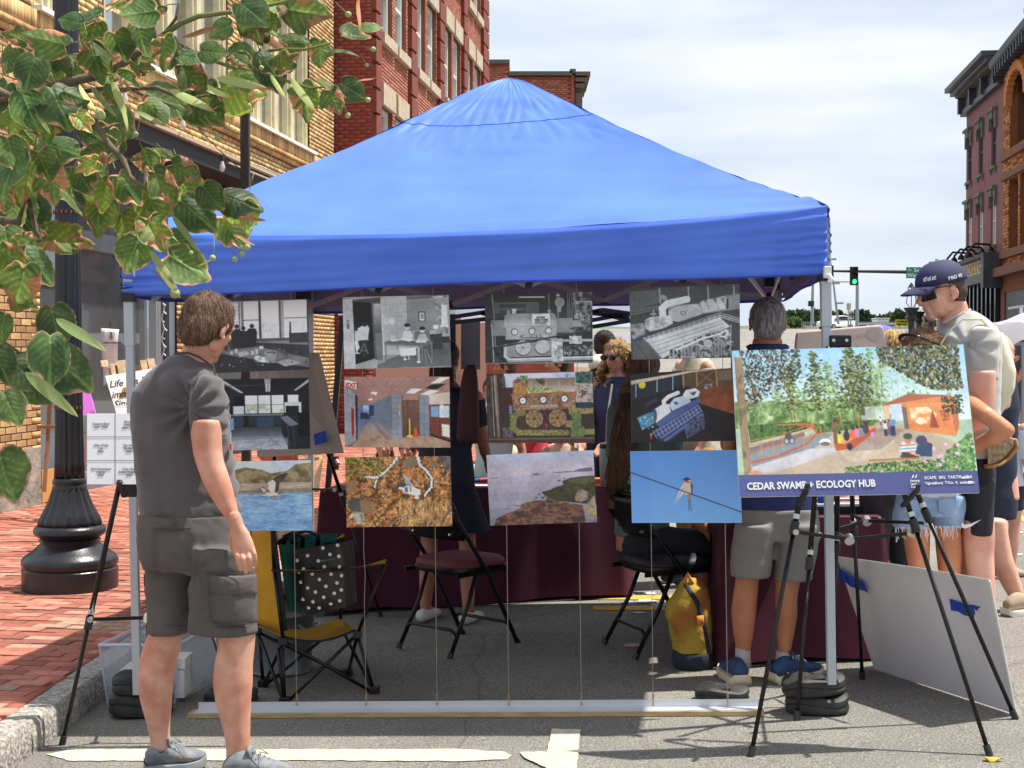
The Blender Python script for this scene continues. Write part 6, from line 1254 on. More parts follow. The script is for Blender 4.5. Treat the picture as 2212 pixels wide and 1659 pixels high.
leg(eB,at(1782,800,6.28),gnd(1721,1556),0.56);leg(eB,at(1905,890,5.84),gnd(2194,1553),0.33);leg(eB,at(1825,800,6.2),gnd(1863,1467),0.5)
brace(eB,at(1770,1155,6.2),at(2000,1130,5.92),at(1872,1125,6.2),at(1837,1112,6.35))
mb=MB();mb.bar(at(1782,800,6.28),at(1905,890,5.92),0.02,0.02);mb.build('top_bar',EB,eB)
mb=MB();a,b=at(1766,1074,6.1),at(1795,1086,6.1);mb.box((a+b)/2,(b.x-a.x,0.004,0.03));tag(mb.build('tape_strip',mat('blue_tape',s8(20,64,170),0.6,bump=0.2,bscale=40)),'blue tape on back of easel just below the big poster edge','tape')
BL_,BR_=gnd(1892,1448,0.004)+Vector((0,.03,0)),gnd(2205,1553,0.004)+Vector((0,.07,0.003));a_=(BR_-BL_);n_=Vector((a_.y,-a_.x,0)).normalized()
TLg=at(1808,1205,BL_.y-0.11);TRg=at(2143,1253,BR_.y-0.1)
gb=MB();gP=[TLg,TRg,BR_,BL_];gb_n=(TRg-TLg).cross(BL_-TLg).normalized();gb_n=gb_n if gb_n.y>0 else-gb_n
TRg=TLg+(BR_-BL_)*1.0+(TRg-(TLg+BR_-BL_))*0.8;gP[1]=TRg
def gfn(u,v,off=0.0):return gP[3]*((1-u)*(1-v))+gP[2]*(u*(1-v))+gP[1]*(u*v)+gP[0]*((1-u)*v)+gb_n*(off+0.008*math.sin(u*3.1)*v)
rs=[]
for i in range(17):u=i/16;rs.append([gfn(u,v)for v in(0,.25,.5,.75,1)]+[gfn(u,v,0.006)for v in(1,.75,.5,.25,0)])
gb.rings(rs);GBM=mat('grey_card',s8(216,212,214),0.75,col2=s8(206,202,204),scale=3);o=gb.build('foam_board',GBM,auto=True);tag(rebase(o),'large blank grey foam board leaning on the asphalt at right, blue taped','board')
mb=MB();mb.tube([gfn(u,1.0,0.003)+Vector((0,0,0.002))for u in[k/10 for k in range(11)]],[(0.003,0.005)]*11,6);mb.tube([gfn(1.0,v,0.003)+Vector((0.002,0,0))for v in[k/10 for k in range(11)]],[(0.004+0.002*random.random(),0.005)for _ in range(11)],6);mb.build('white_edge',BORD,o,world=True);bpy.data.objects['white_edge'].location=-o.location
TAPE=MC['blue_tape']
for k,(pts,lab)in enumerate(((((1816,1222),(1870,1250),(1884,1276),(1824,1250)),'blue tape strip holding grey board to the back easel leg, left of two'),(((2058,1289),(2130,1306),(2136,1334),(2062,1312)),'blue tape strip holding grey board to slanting easel leg, right of two'))):
 def onplane(px,py):
  r0=Vector((0,0,CAMZ));r=at(px,py,1.0)-r0;t_=(gP[3]-r0).dot(gb_n)/r.dot(gb_n);return r0+r*t_
 P=[onplane(*q)-gb_n*0.022 for q in pts];mb=MB();mb.sheet(lambda u,v:(P[0]*(1-u)*(1-v)+P[1]*u*(1-v)+P[2]*u*v+P[3]*(1-u)*v)-gb_n*0.010*math.exp(-((u-0.5)/0.16)**2)+gb_n*0.002*math.sin(u*19+v*4),20,3);tag(rebase(mb.build('tape_strip',TAPE,thick=0.0012)),lab,'tape')
capt=thing('easel','black easel at left holding the white caption board beside the kerb','easel',gnd(200,1590))
cl=gnd(134,1609);c2=gnd(530,1612)
leg(capt,at(268,1000,5.98),cl,0.56);leg(capt,at(352,1000,6.0),c2,0.5);leg(capt,at(316,1000,6.15),gnd(322,1540),0.45)
brace(capt,at(196,1338,5.9),at(445,1338,5.96),at(320,1334,6.0),at(318,1332,6.25))
mb=MB();p=at(263,1048,5.95);mb.bar(p+Vector((0.004,0.03,-0.05)),p+Vector((-0.004,-0.03,0.02)),0.022,0.02);mb.build('ledge_clamp',BP,capt,bevel=0.003)
bd=MB();p=at(288,1058,6.15);bd.box(p,(0.075,0.03,0.06));bd.build('centre_bracket',BP,capt)
ct,CP=board('caption_board','white caption board with grid of photo titles and names','board',[(188,893),(432,893),(432,1046),(188,1046)],pic_caption(),None,lambda x:5.93,pt=[0.06,0.06,0,0],K=0.95)
mb=MB()
for k in(1,2,3):mb.bar(onboard(CP,k/4,0.0,0.0008),onboard(CP,k/4,1.0,0.0008),0.0022,0.0008,(0,1,0))
for k in(1,2):mb.bar(onboard(CP,0,k/3,0.0012),onboard(CP,1,k/3,0.0012),0.0022,0.0008,(0,1,0))
mb.build('grid_lines',mat('grid_grey',s8(110,112,124),0.7),ct)
CAPS=[['Support Shop\nearly 1960s','Elevator\nLeaflet 1\nearly 1960s','Boiler Feed\nearly 1960s','Turbine\nearly 1960s'],['Niles Weiss\nLab\n2026','Ray Stack\nElevator\n2026','Pump\n2026','Turbine\n2026'],['Reid Dammeyer\nOsprey\n2026','Tom Clark\nBelted Kingfisher\n2020','Shore\n2026','Swallow\n2026']]
for r in range(3):
 for c in range(2):s_=CAPS[r][c];nl=s_.count('\n')+1;txt('lettering',s_,0.0128,mat('caption_ink',s8(120,122,134),0.7),ct,onboard(CP,(c+0.5)/4,(r+0.5)/3-0.012*(nl-1)*2.4+0.02),CP[1]-CP[0],CP[0]-CP[3],align='CENTER',bold=0.0001)
# ======= tables and cloths
MARO=mat('maroon_cloth',s8(76,16,42),0.85,col2=s8(66,13,37),scale=4,bump=0.3,bscale=600,bdist=0.002)
def table(name,lab,P,z,grnd=0.02,hemz=0.02,flare=0.05,objname=None):
 """P: four top corners (x,y) front-left, front-right, back-right, back-left"""
 c=sum((Vector((p[0],p[1],0))for p in P),Vector())/4;t=thing('folding_table',lab,'table',(c.x,c.y,gz(c.x)))
 C4=[Vector((p[0],p[1],z))for p in P]
 mb=MB();mb.prism([c_+Vector((0,0,-0.04))+(c-c_)*0.02*Vector((1,1,0)).length*0 for c_ in C4],(0,0,0.035));mb.build('tabletop',WPL,t)
 for c_ in C4:q=c_+(Vector((c.x,c.y,z))-c_)*0.12;mb=MB();mb.tube([q,Vector((q.x,q.y,gz(q.x)))],0.014,8);mb.build('leg',EB,t)
 cl_=thing('tablecloth',lab.replace('folding table under','maroon tablecloth of'),'tablecloth',(c.x,c.y,gz(c.x)))
 mb=MB();mb.sheet(lambda u,v:C4[0]*(1-u)*(1-v)+C4[1]*u*(1-v)+C4[2]*u*v+C4[3]*(1-u)*v+Vector((0,0,0.004+0.002*mn.noise(Vector((u*6,v*5,1))))),24,12);mb.build('cloth_top',MARO,cl_,smooth=True)
 per=[]
 for i in range(4):
  a,b=C4[i],C4[(i+1)%4];n=int((b-a).length/0.02);nr=Vector(((b-a).y,-(b-a).x,0)).normalized()
  for k in range(n):u=k/n;per.append((a.lerp(b,u),nr,min(u,1-u)*(b-a).length))
 rows=26;mb=MB();rs=[];N_=len(per)
 for j in range(rows+1):
  v=j/rows;ring=[]
  for k,(p,nr,e)in enumerate(per):
   s_=k*0.02;w_=v**0.8
   fold=math.sin(s_*13+2.2*mn.noise(Vector((s_*1.7,0,2))))*0.5+mn.noise(Vector((s_*3.1,v*1.2,5)));cz=math.exp(-e/0.14)
   n2=(nr+(p-Vector((c.x,c.y,p.z))).normalized()*cz*1.1).normalized()
   zz=z*(1-v)+(gz(p.x)+hemz+0.012*math.sin(s_*5))*v
   q=p+n2*(0.008+flare*w_*(0.6+0.9*cz)+0.034*w_*fold);ring.append(Vector((q.x,q.y,zz)))
  rs.append(ring)
 mb.rings(rs,cap=False);mb.build('cloth_skirt',MARO,cl_,smooth=True)
 return t,C4
z1=0.74+gz(-0.3)
fl1=at(693,1060,8.7);
def onz(px,py,z):
 r=at(px,py,1.0)-Vector((0,0,CAMZ));t_=(z-CAMZ)/r.z;return Vector((0,0,CAMZ))+r*t_
A1,B1=onz(693,1061,z1),onz(1338,1052,z1);A1=Vector((A1.x,A1.y,0));B1=Vector((B1.x,B1.y+0.0,0))
tb1,C4a=table('t','folding table under maroon cloth across the back of tent',[(A1.x,A1.y),(B1.x,B1.y),(B1.x+0.10,B1.y+0.74),(A1.x+0.10,A1.y+0.74)],z1)
z2=0.765
A2,B2=onz(1562,1122,z2),onz(1906,1119,z2);L2=1.8
tb2,C4b=table('t','folding table under maroon cloth at right, behind grey haired man',[(A2.x,A2.y),(B2.x,B2.y),(B2.x+SD.x*L2*0.5,B2.y+L2),(A2.x+SD.x*L2*0.5,A2.y+L2)],z2)
def flat(name,lab,px,py,z,w_,d_,h,m,cat,rz=0.0,group=None,stripes=None):
 p=onz(px,py,z);mb=MB();mb.box((0,0,h/2),(w_,d_,h));t=thing(name,lab,cat,(p.x,p.y,z+0.007),rz,group);mb.build('pages',m,t,world=False)
 if stripes:
  for k,(mm,yy,hh)in enumerate(stripes):mb=MB();mb.box((0,yy*d_,h+0.0006),(w_*0.9,hh*d_,0.001));mb.build('print',mm,t,world=False)
 return t
PAP=mat('paper',s8(226,224,220),0.6);RP_=mat('red_print',s8(206,96,84),0.5);TP_=mat('teal_print',s8(110,176,170),0.5);PK_=mat('pink_print',s8(226,168,170),0.5);KP=mat('dark_print',s8(40,44,60),0.5)
flat('magazine_stack','stack of leaflets with teal cover at near edge of right table',1800,1108,z2,0.30,0.10,0.03,KP,'leaflets',0.1,None,[(TP_,0,.8)])
flat('leaflet','leaflets with red and white print on right table',1806,1094,z2,0.34,0.12,0.012,PAP,'leaflets',0.1,None,[(RP_,0.2,.3),(PK_,-0.2,.3)])
flat('leaflet','leaflets with pale orange print further back on right table',1800,1083,z2,0.36,0.10,0.012,PAP,'leaflets',0.1,None,[(RP_,0.1,.5)])
flat('sticker_sheet','small white and pink stickers loose on right tablecloth',1868,1092,z2,0.10,0.12,0.003,PK_,'stickers',0.3,None,[(PAP,0,.5)])
flat('pencil_row','green and white strips on the right tablecloth near leaflets',1868,1106,z2,0.16,0.04,0.003,mat('green_strip',s8(96,140,104),0.6),'leaflet',0.1)
flat('paper_sheet','small white sheet on tent back table left of the shore photo',1036,1052,z1,0.10,0.10,0.004,PAP,'paper')
flat('marker_tray','green tray on table holding blue and pink markers',1030,1042,z1,0.14,0.12,0.03,mat('green_tray',s8(48,60,24),0.5),'tray')
for k,(m,x,lab)in enumerate(((mat('blue_marker',s8(40,120,210),0.4),1026,'bright blue marker lying on the green tray'),(mat('pink_marker',s8(220,60,96),0.4),1036,'bright pink marker beside the blue marker'))):
 p=onz(x,1036,z1+0.04);mb=MB();mb.tube([p,p+Vector((0.09,0.03,0.004))],0.008,8);tag(rebase(mb.build('marker',m)),lab,'marker')
mb=MB();p=onz(1300,1046,z1);mb.box(p+Vector((0,0.05,0.02)),(0.16,0.12,0.03));tag(rebase(mb.build('orange_card',mat('orange_card',s8(206,108,60),0.6))),'orange card on table beside the insulated bottle','card')
bp_=onz(1305,1052,z1);t=thing('insulated_bottle','pale blue insulated bottle with black lid and straw on table','bottle',bp_+Vector((0.02,0.06,0.006)))
mb=MB();mb.lathe((0,0,0),[(0.040,0),(0.041,0.004),(0.041,0.02)],20);mb.build('copper_base',mat('copper',s8(176,110,76),0.3,metal=0.6),t,world=False)
mb=MB();mb.lathe((0,0,0),[(0.042,0.02),(0.047,0.16),(0.047,0.215),(0.044,0.24)],24);mb.build('flask',mat('pale_blue_steel',s8(168,184,186),0.45),t,world=False,smooth=True)
mb=MB();mb.lathe((0,0,0),[(0.045,0.238),(0.046,0.262),(0.04,0.27)],20);mb.tube([(0.01,0,0.27),(0.014,0,0.30)],0.011,8);mb.build('lid',BP,t,world=False)
mb=MB();mb.tube([(0.014,0,0.29),(0.03,0.01,0.47)],0.0045,6);mb.build('straw',mat('grey_straw',s8(150,148,142),0.5),t,world=False)
# ======= folding chairs
def folding_chair(loc,rz,lab,seatm):
 t=thing('folding_chair',lab,'folding chair',loc,rz,'metal folding chairs inside the tent');T=mat('black_tube',s8(24,24,28),0.35,metal=0.4)
 w=0.215
 for s_ in(-1,1):
  mb=MB();mb.tube([(-0.21,s_*w*0.86,0.80),(-0.20,s_*w,0.72),(0.02,s_*w,0.43),(0.27,s_*w,0.0)],0.0125,10);o=mb.build('front_leg',T,t,world=False,smooth=True)
  mb=MB();mb.tube([(0.255,s_*w,0.03),(0.275,s_*w,0.0)],0.016,10);mb.build('rubber_foot',BP,o,world=False)
  mb=MB();mb.tube([(0.0,s_*(w-0.03),0.49),(-0.10,s_*(w-0.03),0.25),(-0.24,s_*(w-0.02),0.0)],0.0115,10);o=mb.build('rear_leg',T,t,world=False,smooth=True)
  mb=MB();mb.tube([(-0.23,s_*(w-0.02),0.025),(-0.243,s_*(w-0.02),0.0)],0.016,10);mb.build('rubber_foot',BP,o,world=False)
  mb=MB();mb.bar((-0.19,s_*(w-0.015),0.425),(0.20,s_*(w-0.015),0.435),0.012,0.025);mb.build('seat_rail',T,t,world=False)
 mb=MB();mb.tube([(-0.21,-w*0.86,0.80),(-0.215,-w*0.6,0.825),(-0.215,w*0.6,0.825),(-0.21,w*0.86,0.80)],0.0125,10);mb.build('top_rail',T,t,world=False,smooth=True)
 mb=MB();mb.sheet(lambda u,v:Vector((-0.225+0.03*math.sin(math.pi*u)*-1+0.095*(1-v)*0.9-0.0,(u-0.5)*2*w*0.96,0.61+0.20*v)),12,6);o=mb.build('backrest',T,t,world=False,smooth=True,thick=0.014)
 mb=MB()
 for s_ in(-1,1):mb.tube([(-0.165,s_*0.14,0.64),(-0.19,s_*0.14,0.64)],0.007,8)
 mb.build('rivet',CHR,t,world=False)
 mb=MB();mb.tube([(0.205,-w,0.115),(0.205,-w*0.8,0.13),(0.205,w*0.8,0.13),(0.205,w,0.115)],0.009,8);mb.build('front_stretcher',T,t,world=False,smooth=True)
 mb=MB();mb.tube([(-0.185,-w+.02,0.11),(-0.185,-w*0.7,0.135),(-0.185,w*0.7,0.135),(-0.185,w-.02,0.11)],0.009,8);mb.build('rear_stretcher',T,t,world=False,smooth=True)
 def sp(h0,dome,sc):
  n=40;rs=[]
  def out(a,q):return Vector((0.03+sc*0.215*q*math.copysign(abs(math.cos(a))**0.55,math.cos(a)),sc*0.205*q*math.copysign(abs(math.sin(a))**0.55,math.sin(a))*(1.04+0.06*math.cos(a)),0))
  for q,z in((0.97,0),(1.0,0.012),(0.99,0.03),(0.9,0.03+dome*0.6),(0.6,0.03+dome*0.92),(0.2,0.03+dome)):rs.append([out(2*math.pi*k/n,q)+Vector((0,0,h0+z))for k in range(n)])
  return rs
 mb=MB();mb.rings(sp(0.425,0.004,1.0));mb.build('seat_pan',T,t,world=False,auto=True)
 mb=MB();mb.rings(sp(0.448,0.028,0.97));mb.build('seat_cushion',seatm,t,world=False,smooth=True)
 return t
def chair_at(ra,rb,lab,seatm,k=1.0):
 a,b=gnd(*ra),gnd(*rb);d=b-a;f=Vector((-d.y,d.x,0)).normalized();m_=(a+b)/2;c=m_+f*0.24
 o=folding_chair((c.x,c.y,gz(c.x)),math.atan2(f.y,f.x),lab,seatm)
 return o
chair_at((852,1403),(982,1425),'empty black metal folding chair with maroon padded seat',mat('maroon_vinyl',s8(104,44,56),0.7,bump=0.2,bscale=200))
chair_at((1300,1393),(1379,1428),'black metal folding chair under the long haired seated woman',mat('black_vinyl',s8(30,32,42),0.6))
# ======= yellow camp chair
YEL=mat('yellow_canvas',s8(214,166,22),0.75,col2=s8(200,150,20),scale=6,bump=0.3,bscale=400,transl=0.25,bdist=0.002);BLKF=mat('black_fabric',s8(24,24,26),0.85)
ccn=thing('camp_chair','yellow folding camp chair with black tube frame, polka dot bag on it','camp chair',gnd(690,1500))
Rn,Fn,Rf,Ff=gnd(615,1522),gnd(809,1498),gnd(569,1483),gnd(751,1460)
up=lambda p,z:Vector((p.x,p.y,p.z+z))
cen=(Rn+Fn+Rf+Ff)/4
def tb(a,b,r=0.0085,name='frame_tube',par=None):mb=MB();mb.tube([a,b],r,8);return mb.build(name,EB,par or ccn,smooth=True)
hub=0.33
Sn_r,Sn_f,Sf_r,Sf_f=at(612,1385,Rn.y),at(772,1370,Fn.y),at(556,1365,Rf.y),at(735,1350,Ff.y)
tb(Rn,Sn_f);tb(Fn,Sn_r);tb(Rf,Sf_f);tb(Ff,Sf_r);tb(Rn,Sf_r);tb(Rf,Sn_r);tb(Fn,Sf_f);tb(Ff,Sn_f)
bkn,bkf=at(585,1095,Rn.y-0.03),at(540,1085,Rf.y)
tb(Sn_r,at(592,1232,Rn.y-.01));tb(at(592,1232,Rn.y-.01),bkn);tb(Sf_r,bkf);tb(at(610,1400,Rn.y),Rn);tb(at(560,1380,Rf.y),Rf)
an_,af_=at(833,1216,Fn.y),at(742,1160,Ff.y+.02)
tb(Sn_f,an_);tb(Sf_f,af_);tb(Rn,at(600,1400,Rn.y));tb(Fn,Sn_f);
for p in(Rn,Fn,Rf,Ff):MB().box(up(p,0.018),(0.05,0.045,0.036)).build('foot_fitting',BP,ccn,bevel=0.005)
for p in(Sn_r,Sn_f,Sf_r,Sf_f):MB().box(p,(0.04,0.04,0.035)).build('corner_fitting',BP,ccn,bevel=0.005)
seat=[Sn_r+Vector((0,0,0.02)),Sn_f+Vector((-0.01,0,0.02)),Sf_f+Vector((0,0,0.03)),Sf_r+Vector((0,0,0.03))]
def bil(P,u,v):return P[0]*(1-u)*(1-v)+P[1]*u*(1-v)+P[2]*u*v+P[3]*(1-u)*v
mb=MB();mb.sheet(lambda u,v:bil(seat,u,v)-Vector((0,0,0.06*math.sin(math.pi*u)*(0.6+0.4*math.sin(math.pi*v)))),16,12);mb.build('seat',YEL,ccn,smooth=True,thick=0.004)
back=[bkn,bkf,Sf_r+Vector((0,0,0.06)),Sn_r+Vector((0.01,0,0.05))]
mb=MB();mb.sheet(lambda u,v:bil(back,u,v)+Vector((-0.07*math.sin(math.pi*u)*(0.3+v*.7),0,0.01*math.sin(3*u))),12,16);mb.build('backrest',YEL,ccn,smooth=True,thick=0.004)
mb=MB();mb.tube([bil(back,0,v)for v in(0,.25,.5,.75,1)],0.010,8);mb.tube([bil(seat,u,0)-Vector((0,0,0.06*math.sin(math.pi*u)*.6))for u in[k/8 for k in range(9)]],0.006,8);mb.build('binding',BLKF,ccn,smooth=True)
for nm,A,B,sag in(('armrest',at(588,1231,Rn.y-0.02),an_,0.02),('armrest',at(660,1180,Rf.y),af_,0.01)):
 mb=MB();mb.sheet(lambda u,v:A.lerp(B,u)+Vector((0,(v-0.5)*(0.05+0.06*max(0,u-0.75)*4),-sag*math.sin(math.pi*u)+0.03*max(0,u-0.8)*(0.5-abs(v-0.5))*6)),20,5);o=mb.build(nm,YEL,ccn,smooth=True,thick=0.005)
 mb=MB();mb.tube([A.lerp(B,u)+Vector((0,-0.027-0.03*max(0,u-.75)*4,-sag*math.sin(math.pi*u)+0.002))for u in[k/12 for k in range(13)]],0.005,6);mb.build('black_piping',BLKF,o)
bg_=thing('shopping_bag','black bag with white polka dots sitting on the yellow chair','bag',at(690,1335,6.7))
BQ=[at(634,1187,6.61),at(740,1172,6.60),at(747,1312,6.62),at(652,1330,6.64)];bn=Vector((0.25,0.97,0))
VIN=mat('black_vinyl_bag',s8(26,26,28),0.3,bump=0.25,bscale=18,bdist=0.02)
bfn=lambda u,v,off=0.0:bil([BQ[0],BQ[1],BQ[2],BQ[3]],u,v)-bn*(0.018*math.sin(math.pi*u)*math.sin(math.pi*v)+0.004*mn.noise(Vector((u*4,v*4,1)))+off)
mb=MB();mb.sheet(lambda u,v:bfn(u,v),16,20);mb.build('front_panel',VIN,bg_,smooth=True)
mb=MB();mb.sheet(lambda u,v:bfn(1,v)+bn*0.15*u,4,10);mb.sheet(lambda u,v:bfn(0,v)+bn*0.15*u,4,10);mb.sheet(lambda u,v:bfn(u,1)+bn*0.15*v,6,4);mb.sheet(lambda u,v:bfn(u,v)+bn*0.15,6,6);mb.build('side_panel',VIN,bg_,smooth=True)
DOT=mat('white_dot',s8(214,212,206),0.4);mb=MB()
for(u,v)in((.05,.17),(.28,.12),(.6,.04),(.9,.03),(.18,.31),(.5,.22),(.92,.2),(.36,.4),(.62,.32),(.92,.36),(.08,.5),(.5,.5),(.75,.45),(.95,.5),(.22,.6),(.62,.62),(.85,.6),(.38,.68),(.08,.76),(.3,.82),(.55,.78),(.78,.75),(.93,.72),(.18,.9),(.42,.93),(.68,.9),(.88,.88),(.06,.34),(.74,.15)):
 c=bfn(u,v,0.0015);mb.add([c+Vector((0.0085*math.cos(a),0.0,0.0085*math.sin(a)))for a in[k*0.628 for k in range(10)]],[tuple(range(10))])
mb.build('polka_dots',DOT,bg_,fix=False)['kind']='stuff'
txt('lettering','BEAUTY GIFT',0.012,INKG,bg_,bfn(0.55,0.24,0.003),BQ[1]-BQ[0],(0,0,1))
tl=thing('tote_bag','teal cloth bag with black handles behind the polka dot bag','bag',at(640,1300,6.6));TEAL=mat('teal_cloth',s8(36,104,100),0.8,bump=0.4,bscale=20)
TQ=[at(600,1168,6.70),at(722,1164,6.78),at(700,1330,6.82),at(622,1320,6.76)]
mb=MB();mb.sheet(lambda u,v:bil(TQ,u,v)-Vector((0,0.02*math.sin(3.1*u)+0.008*math.sin(u*17),0)),20,8);mb.sheet(lambda u,v:bil(TQ,u,v)+Vector((0,0.13,0.01)),6,6);mb.sheet(lambda u,v:bil(TQ,0,v)+Vector((0,0.13*u,0)),3,6);mb.build('pouch',TEAL,tl,smooth=True)
mb=MB()
for x0,x1,yt in((612,655,1150),(632,688,1146),(600,640,1160)):mb.tube([at(x0,1175,6.7),at(x0+6,yt+8,6.67),at((x0+x1)/2,yt,6.66),at(x1,yt+10,6.67),at(x1-2,1180,6.7)],[(0.012,0.005)]*5,8)
mb.build('handles',mat('black_strap',s8(24,26,34),0.5),tl,smooth=True)
gcn=gnd(592,1470);gc=thing('galvanised_can','galvanised metal can with black lid behind the yellow chair','metal can',(gcn.x,gcn.y+0.2,gcn.z));ZN=mat('zinc',s8(120,122,122),0.42,metal=0.75,bump=0.1,bscale=12)
mb=MB();mb.lathe((0,0,0),[(0.155,0),(0.16,0.012),(0.155,0.02),(0.165,0.2),(0.17,0.205),(0.168,0.22),(0.172,0.30),(0.176,0.305),(0.174,0.315),(0.18,0.39),(0.184,0.4)],36);mb.build('body',ZN,gc,world=False,auto=True)
mb=MB();mb.lathe((0,0,0.395),[(0.19,0),(0.19,0.03),(0.12,0.05)],30);mb.build('lid',BP,gc,world=False)
mb=MB();mb.tube([(0.12,-0.17,0.27),(0.17,-0.2,0.24),(0.2,-0.1,0.27)],0.006,6);mb.build('handle',CHR,gc,world=False)
bq=gnd(262,1490);b2=gnd(398,1508);bin_=thing('storage_bin','clear plastic storage bin with white boxes beside kerb behind man','storage bin',(b2.x-0.15,b2.y+0.25,gz(-1.6)))
CLR=mat('clear_plastic',s8(206,212,224),0.25,alpha=0.2,spec=0.5);bx0,bx1,by0,by1,bh_=-1.86,-1.50,6.55,7.15,0.29;bz=gz(-1.7)
def binq(u,v,z):k=0.86+0.14*z/bh_;cx_,cy_=(bx0+bx1)/2,(by0+by1)/2;return Vector((cx_+(u-.5)*(bx1-bx0)*k+0.1*(v-.5),cy_+(v-.5)*(by1-by0)*k,bz+z+0.004))
mb=MB()
for(u0,v0,u1,v1)in((0,0,1,0),(1,0,1,1),(1,1,0,1),(0,1,0,0)):mb.sheet(lambda u,v:binq(u0+(u1-u0)*u,v0+(v1-v0)*u,v*bh_),6,4)
mb.sheet(lambda u,v:binq(u,v,0.0),2,2);mb.build('tub',CLR,bin_,smooth=False,thick=0.003)
mb=MB();rr=[binq(u,v,bh_)for u,v in((0,0),(1,0),(1,1),(0,1),(0,0))];mb.tube(rr,0.009,6);mb.tube([binq(1,0,0.01),binq(1,0,bh_)],0.005,6);mb.tube([binq(0,0,0.01),binq(0,0,bh_)],0.005,6);mb.build('rim',mat('bin_rim',s8(206,210,226),0.35,alpha=0.8),bin_)
for k,(x,y,z,w_,d_,h_)in enumerate(((-1.76,6.72,bz+0.03,0.16,0.2,0.13),(-1.60,6.72,bz+0.03,0.13,0.2,0.13),(-1.60,6.70,bz+0.165,0.14,0.16,0.05))):mb=MB();mb.box((x,y,z+h_/2),(w_,d_,h_));tag(rebase(mb.build('white_box',PAP,bevel=0.002)),('white carton at left inside the clear bin','white carton at right inside the clear bin','flat white box lying on top of the right carton')[k],'box')
bpk=gnd(1500,1450);bk_=thing('backpack','yellow and orange tie dye backpack with navy base beside seated woman','backpack',bpk+Vector((0,0.12,0)))
rows=[(1462,1540,1447,.09),(1458,1538,1420,.11),(1455,1538,1400,.115),(1445,1538,1350,.115),(1438,1537,1330,.11),(1443,1536,1300,.10),(1462,1530,1270,.085),(1478,1512,1250,.05)]
def vloft(mb,rows,Y,n=28,ex=1.0,cap=True):
 rs=[]
 for r in rows:
  xl,xr,y,hd=r[:4];dY=r[4]if len(r)>4 else 0.0;tl_=r[5]if len(r)>5 else 0.0
  c=at((xl+xr)/2,y,Y+dY);hw=(xr-xl)/2*(Y+dY)/FPX
  rs.append([c+Vector((hw*math.copysign(abs(math.cos(a))**ex,math.cos(a)),hd*math.copysign(abs(math.sin(a))**ex,math.sin(a)),tl_*math.cos(a)))for a in[2*math.pi*k/n for k in range(n)]])
 mb.rings(rs,cap);return mb
BPY=bpk.y+0.12
mb=MB();vloft(mb,rows,BPY,ex=0.8);me=remesh(mb,0.012,3)
displace(me,lambda c:0.010*mn.noise(c*14));me.materials.append(mat('tie_dye',s8(178,152,50),0.85,col2=s8(164,92,44),scale=4.2,contrast=(0.42,0.62),bump=0.4,bscale=40));me.polygons.foreach_set('use_smooth',[True]*len(me.polygons));link('body',me,bk_,True)
mb=MB();vloft(mb,[(1458,1541,1449,.095),(1453,1541,1430,.122),(1452,1541,1406,.122),(1456,1540,1402,.11)],BPY-.002,ex=0.8);mb.build('navy_base',mat('navy_canvas',s8(36,40,56),0.8,bump=0.3,bscale=200),bk_,smooth=True)
mb=MB();mb.tube([at(1480,1262,BPY-.09),at(1505,1300,BPY-.115),at(1522,1350,BPY-.125),at(1532,1410,BPY-.125)],[(0.012,0.005)]*4,8);mb.tube([at(1490,1275,BPY-.1),at(1510,1310,BPY-.13),at(1512,1350,BPY-.13)],[(0.010,0.004)]*3,8);mb.build('strap',MC['navy_canvas'],bk_,smooth=True)
mb=MB();mb.tube([at(1512,1330,BPY-.138),at(1514,1352,BPY-.14)],[(0.018,0.006)]*2,8);mb.tube([at(1476,1262,BPY-.06),at(1486,1240,BPY-.05),at(1494,1262,BPY-.06)],[(0.013,0.006)]*3,8);mb.build('orange_tab',mat('orange_web',s8(214,136,50),0.7),bk_,smooth=True)
# ======= things under and beyond the tent
eC=thing('easel','black easel at back left of tent holding a tan board','easel',gnd(760,1320))
leg(eC,at(650,800,8.45),gnd(823,1332),0.52);leg(eC,at(610,800,8.45),gnd(560,1335),0.5)
brace(eC,at(560,1055,8.5),at(723,1058,8.5),at(640,1056,8.55),at(640,1040,8.8))
tP=[at(556,752,8.30),at(690,763,8.42),at(743,978,8.28),at(556,988,8.2)];mb=MB();nrm=(tP[1]-tP[0]).cross(tP[3]-tP[0]).normalized();nrm=nrm if nrm.y>0 else-nrm
mb.prism(tP,nrm*0.012);tb_o=mb.build('foam_board',mat('tan_card',s8(176,162,150),0.8));tag(rebase(tb_o),'plain tan board on the back left easel, half hidden by photos','board')
mb=MB();c=at(691,945,8.27);mb.sheet(lambda u,v:at(678+26*u+4*v,938+24*v-8*u,8.27)-nrm*0.0+Vector((0,-0.02,0)),4,2);tag(rebase(mb.build('tape_strip',TAPE,thick=0.0012)),'small blue tape square on the tan board by its easel leg','tape')
t=thing('timber_easel','pale wooden easel leg standing on bricks behind the osprey photo','easel',at(688,1050,13))
mb=MB();mb.bar(at(692,985,13.2),at(682,1062,13),0.05,0.03);mb.bar(at(600,1000,13.1),at(690,990,13.1),0.05,0.03);mb.bar(at(610,985,13.2),at(596,1062,13),0.05,0.03);mb.build('frame',WOOD,t)
c2t=thing('canopy_tent','white canopy tent with black scissor frame seen through the photos','tent',(0.2,12.4,0));WC=mat('white_canvas',s8(226,226,232),0.7,transl=0.6,bump=0.1,bscale=30)
zf=1.585+90*11/FPX;Lx,Rx=(975-1106)*11/FPX,(1490-1106)*11/FPX
Lx2=(722-1106)*11/FPX
c4=[Vector((Lx2,11.25,zf+.25)),Vector((Rx+.3,10.95,zf+.27)),Vector((Rx+.35,13.9,zf+.27)),Vector((Lx2+.4,14.2,zf+.25))];pk=Vector((0.5,12.5,3.0))
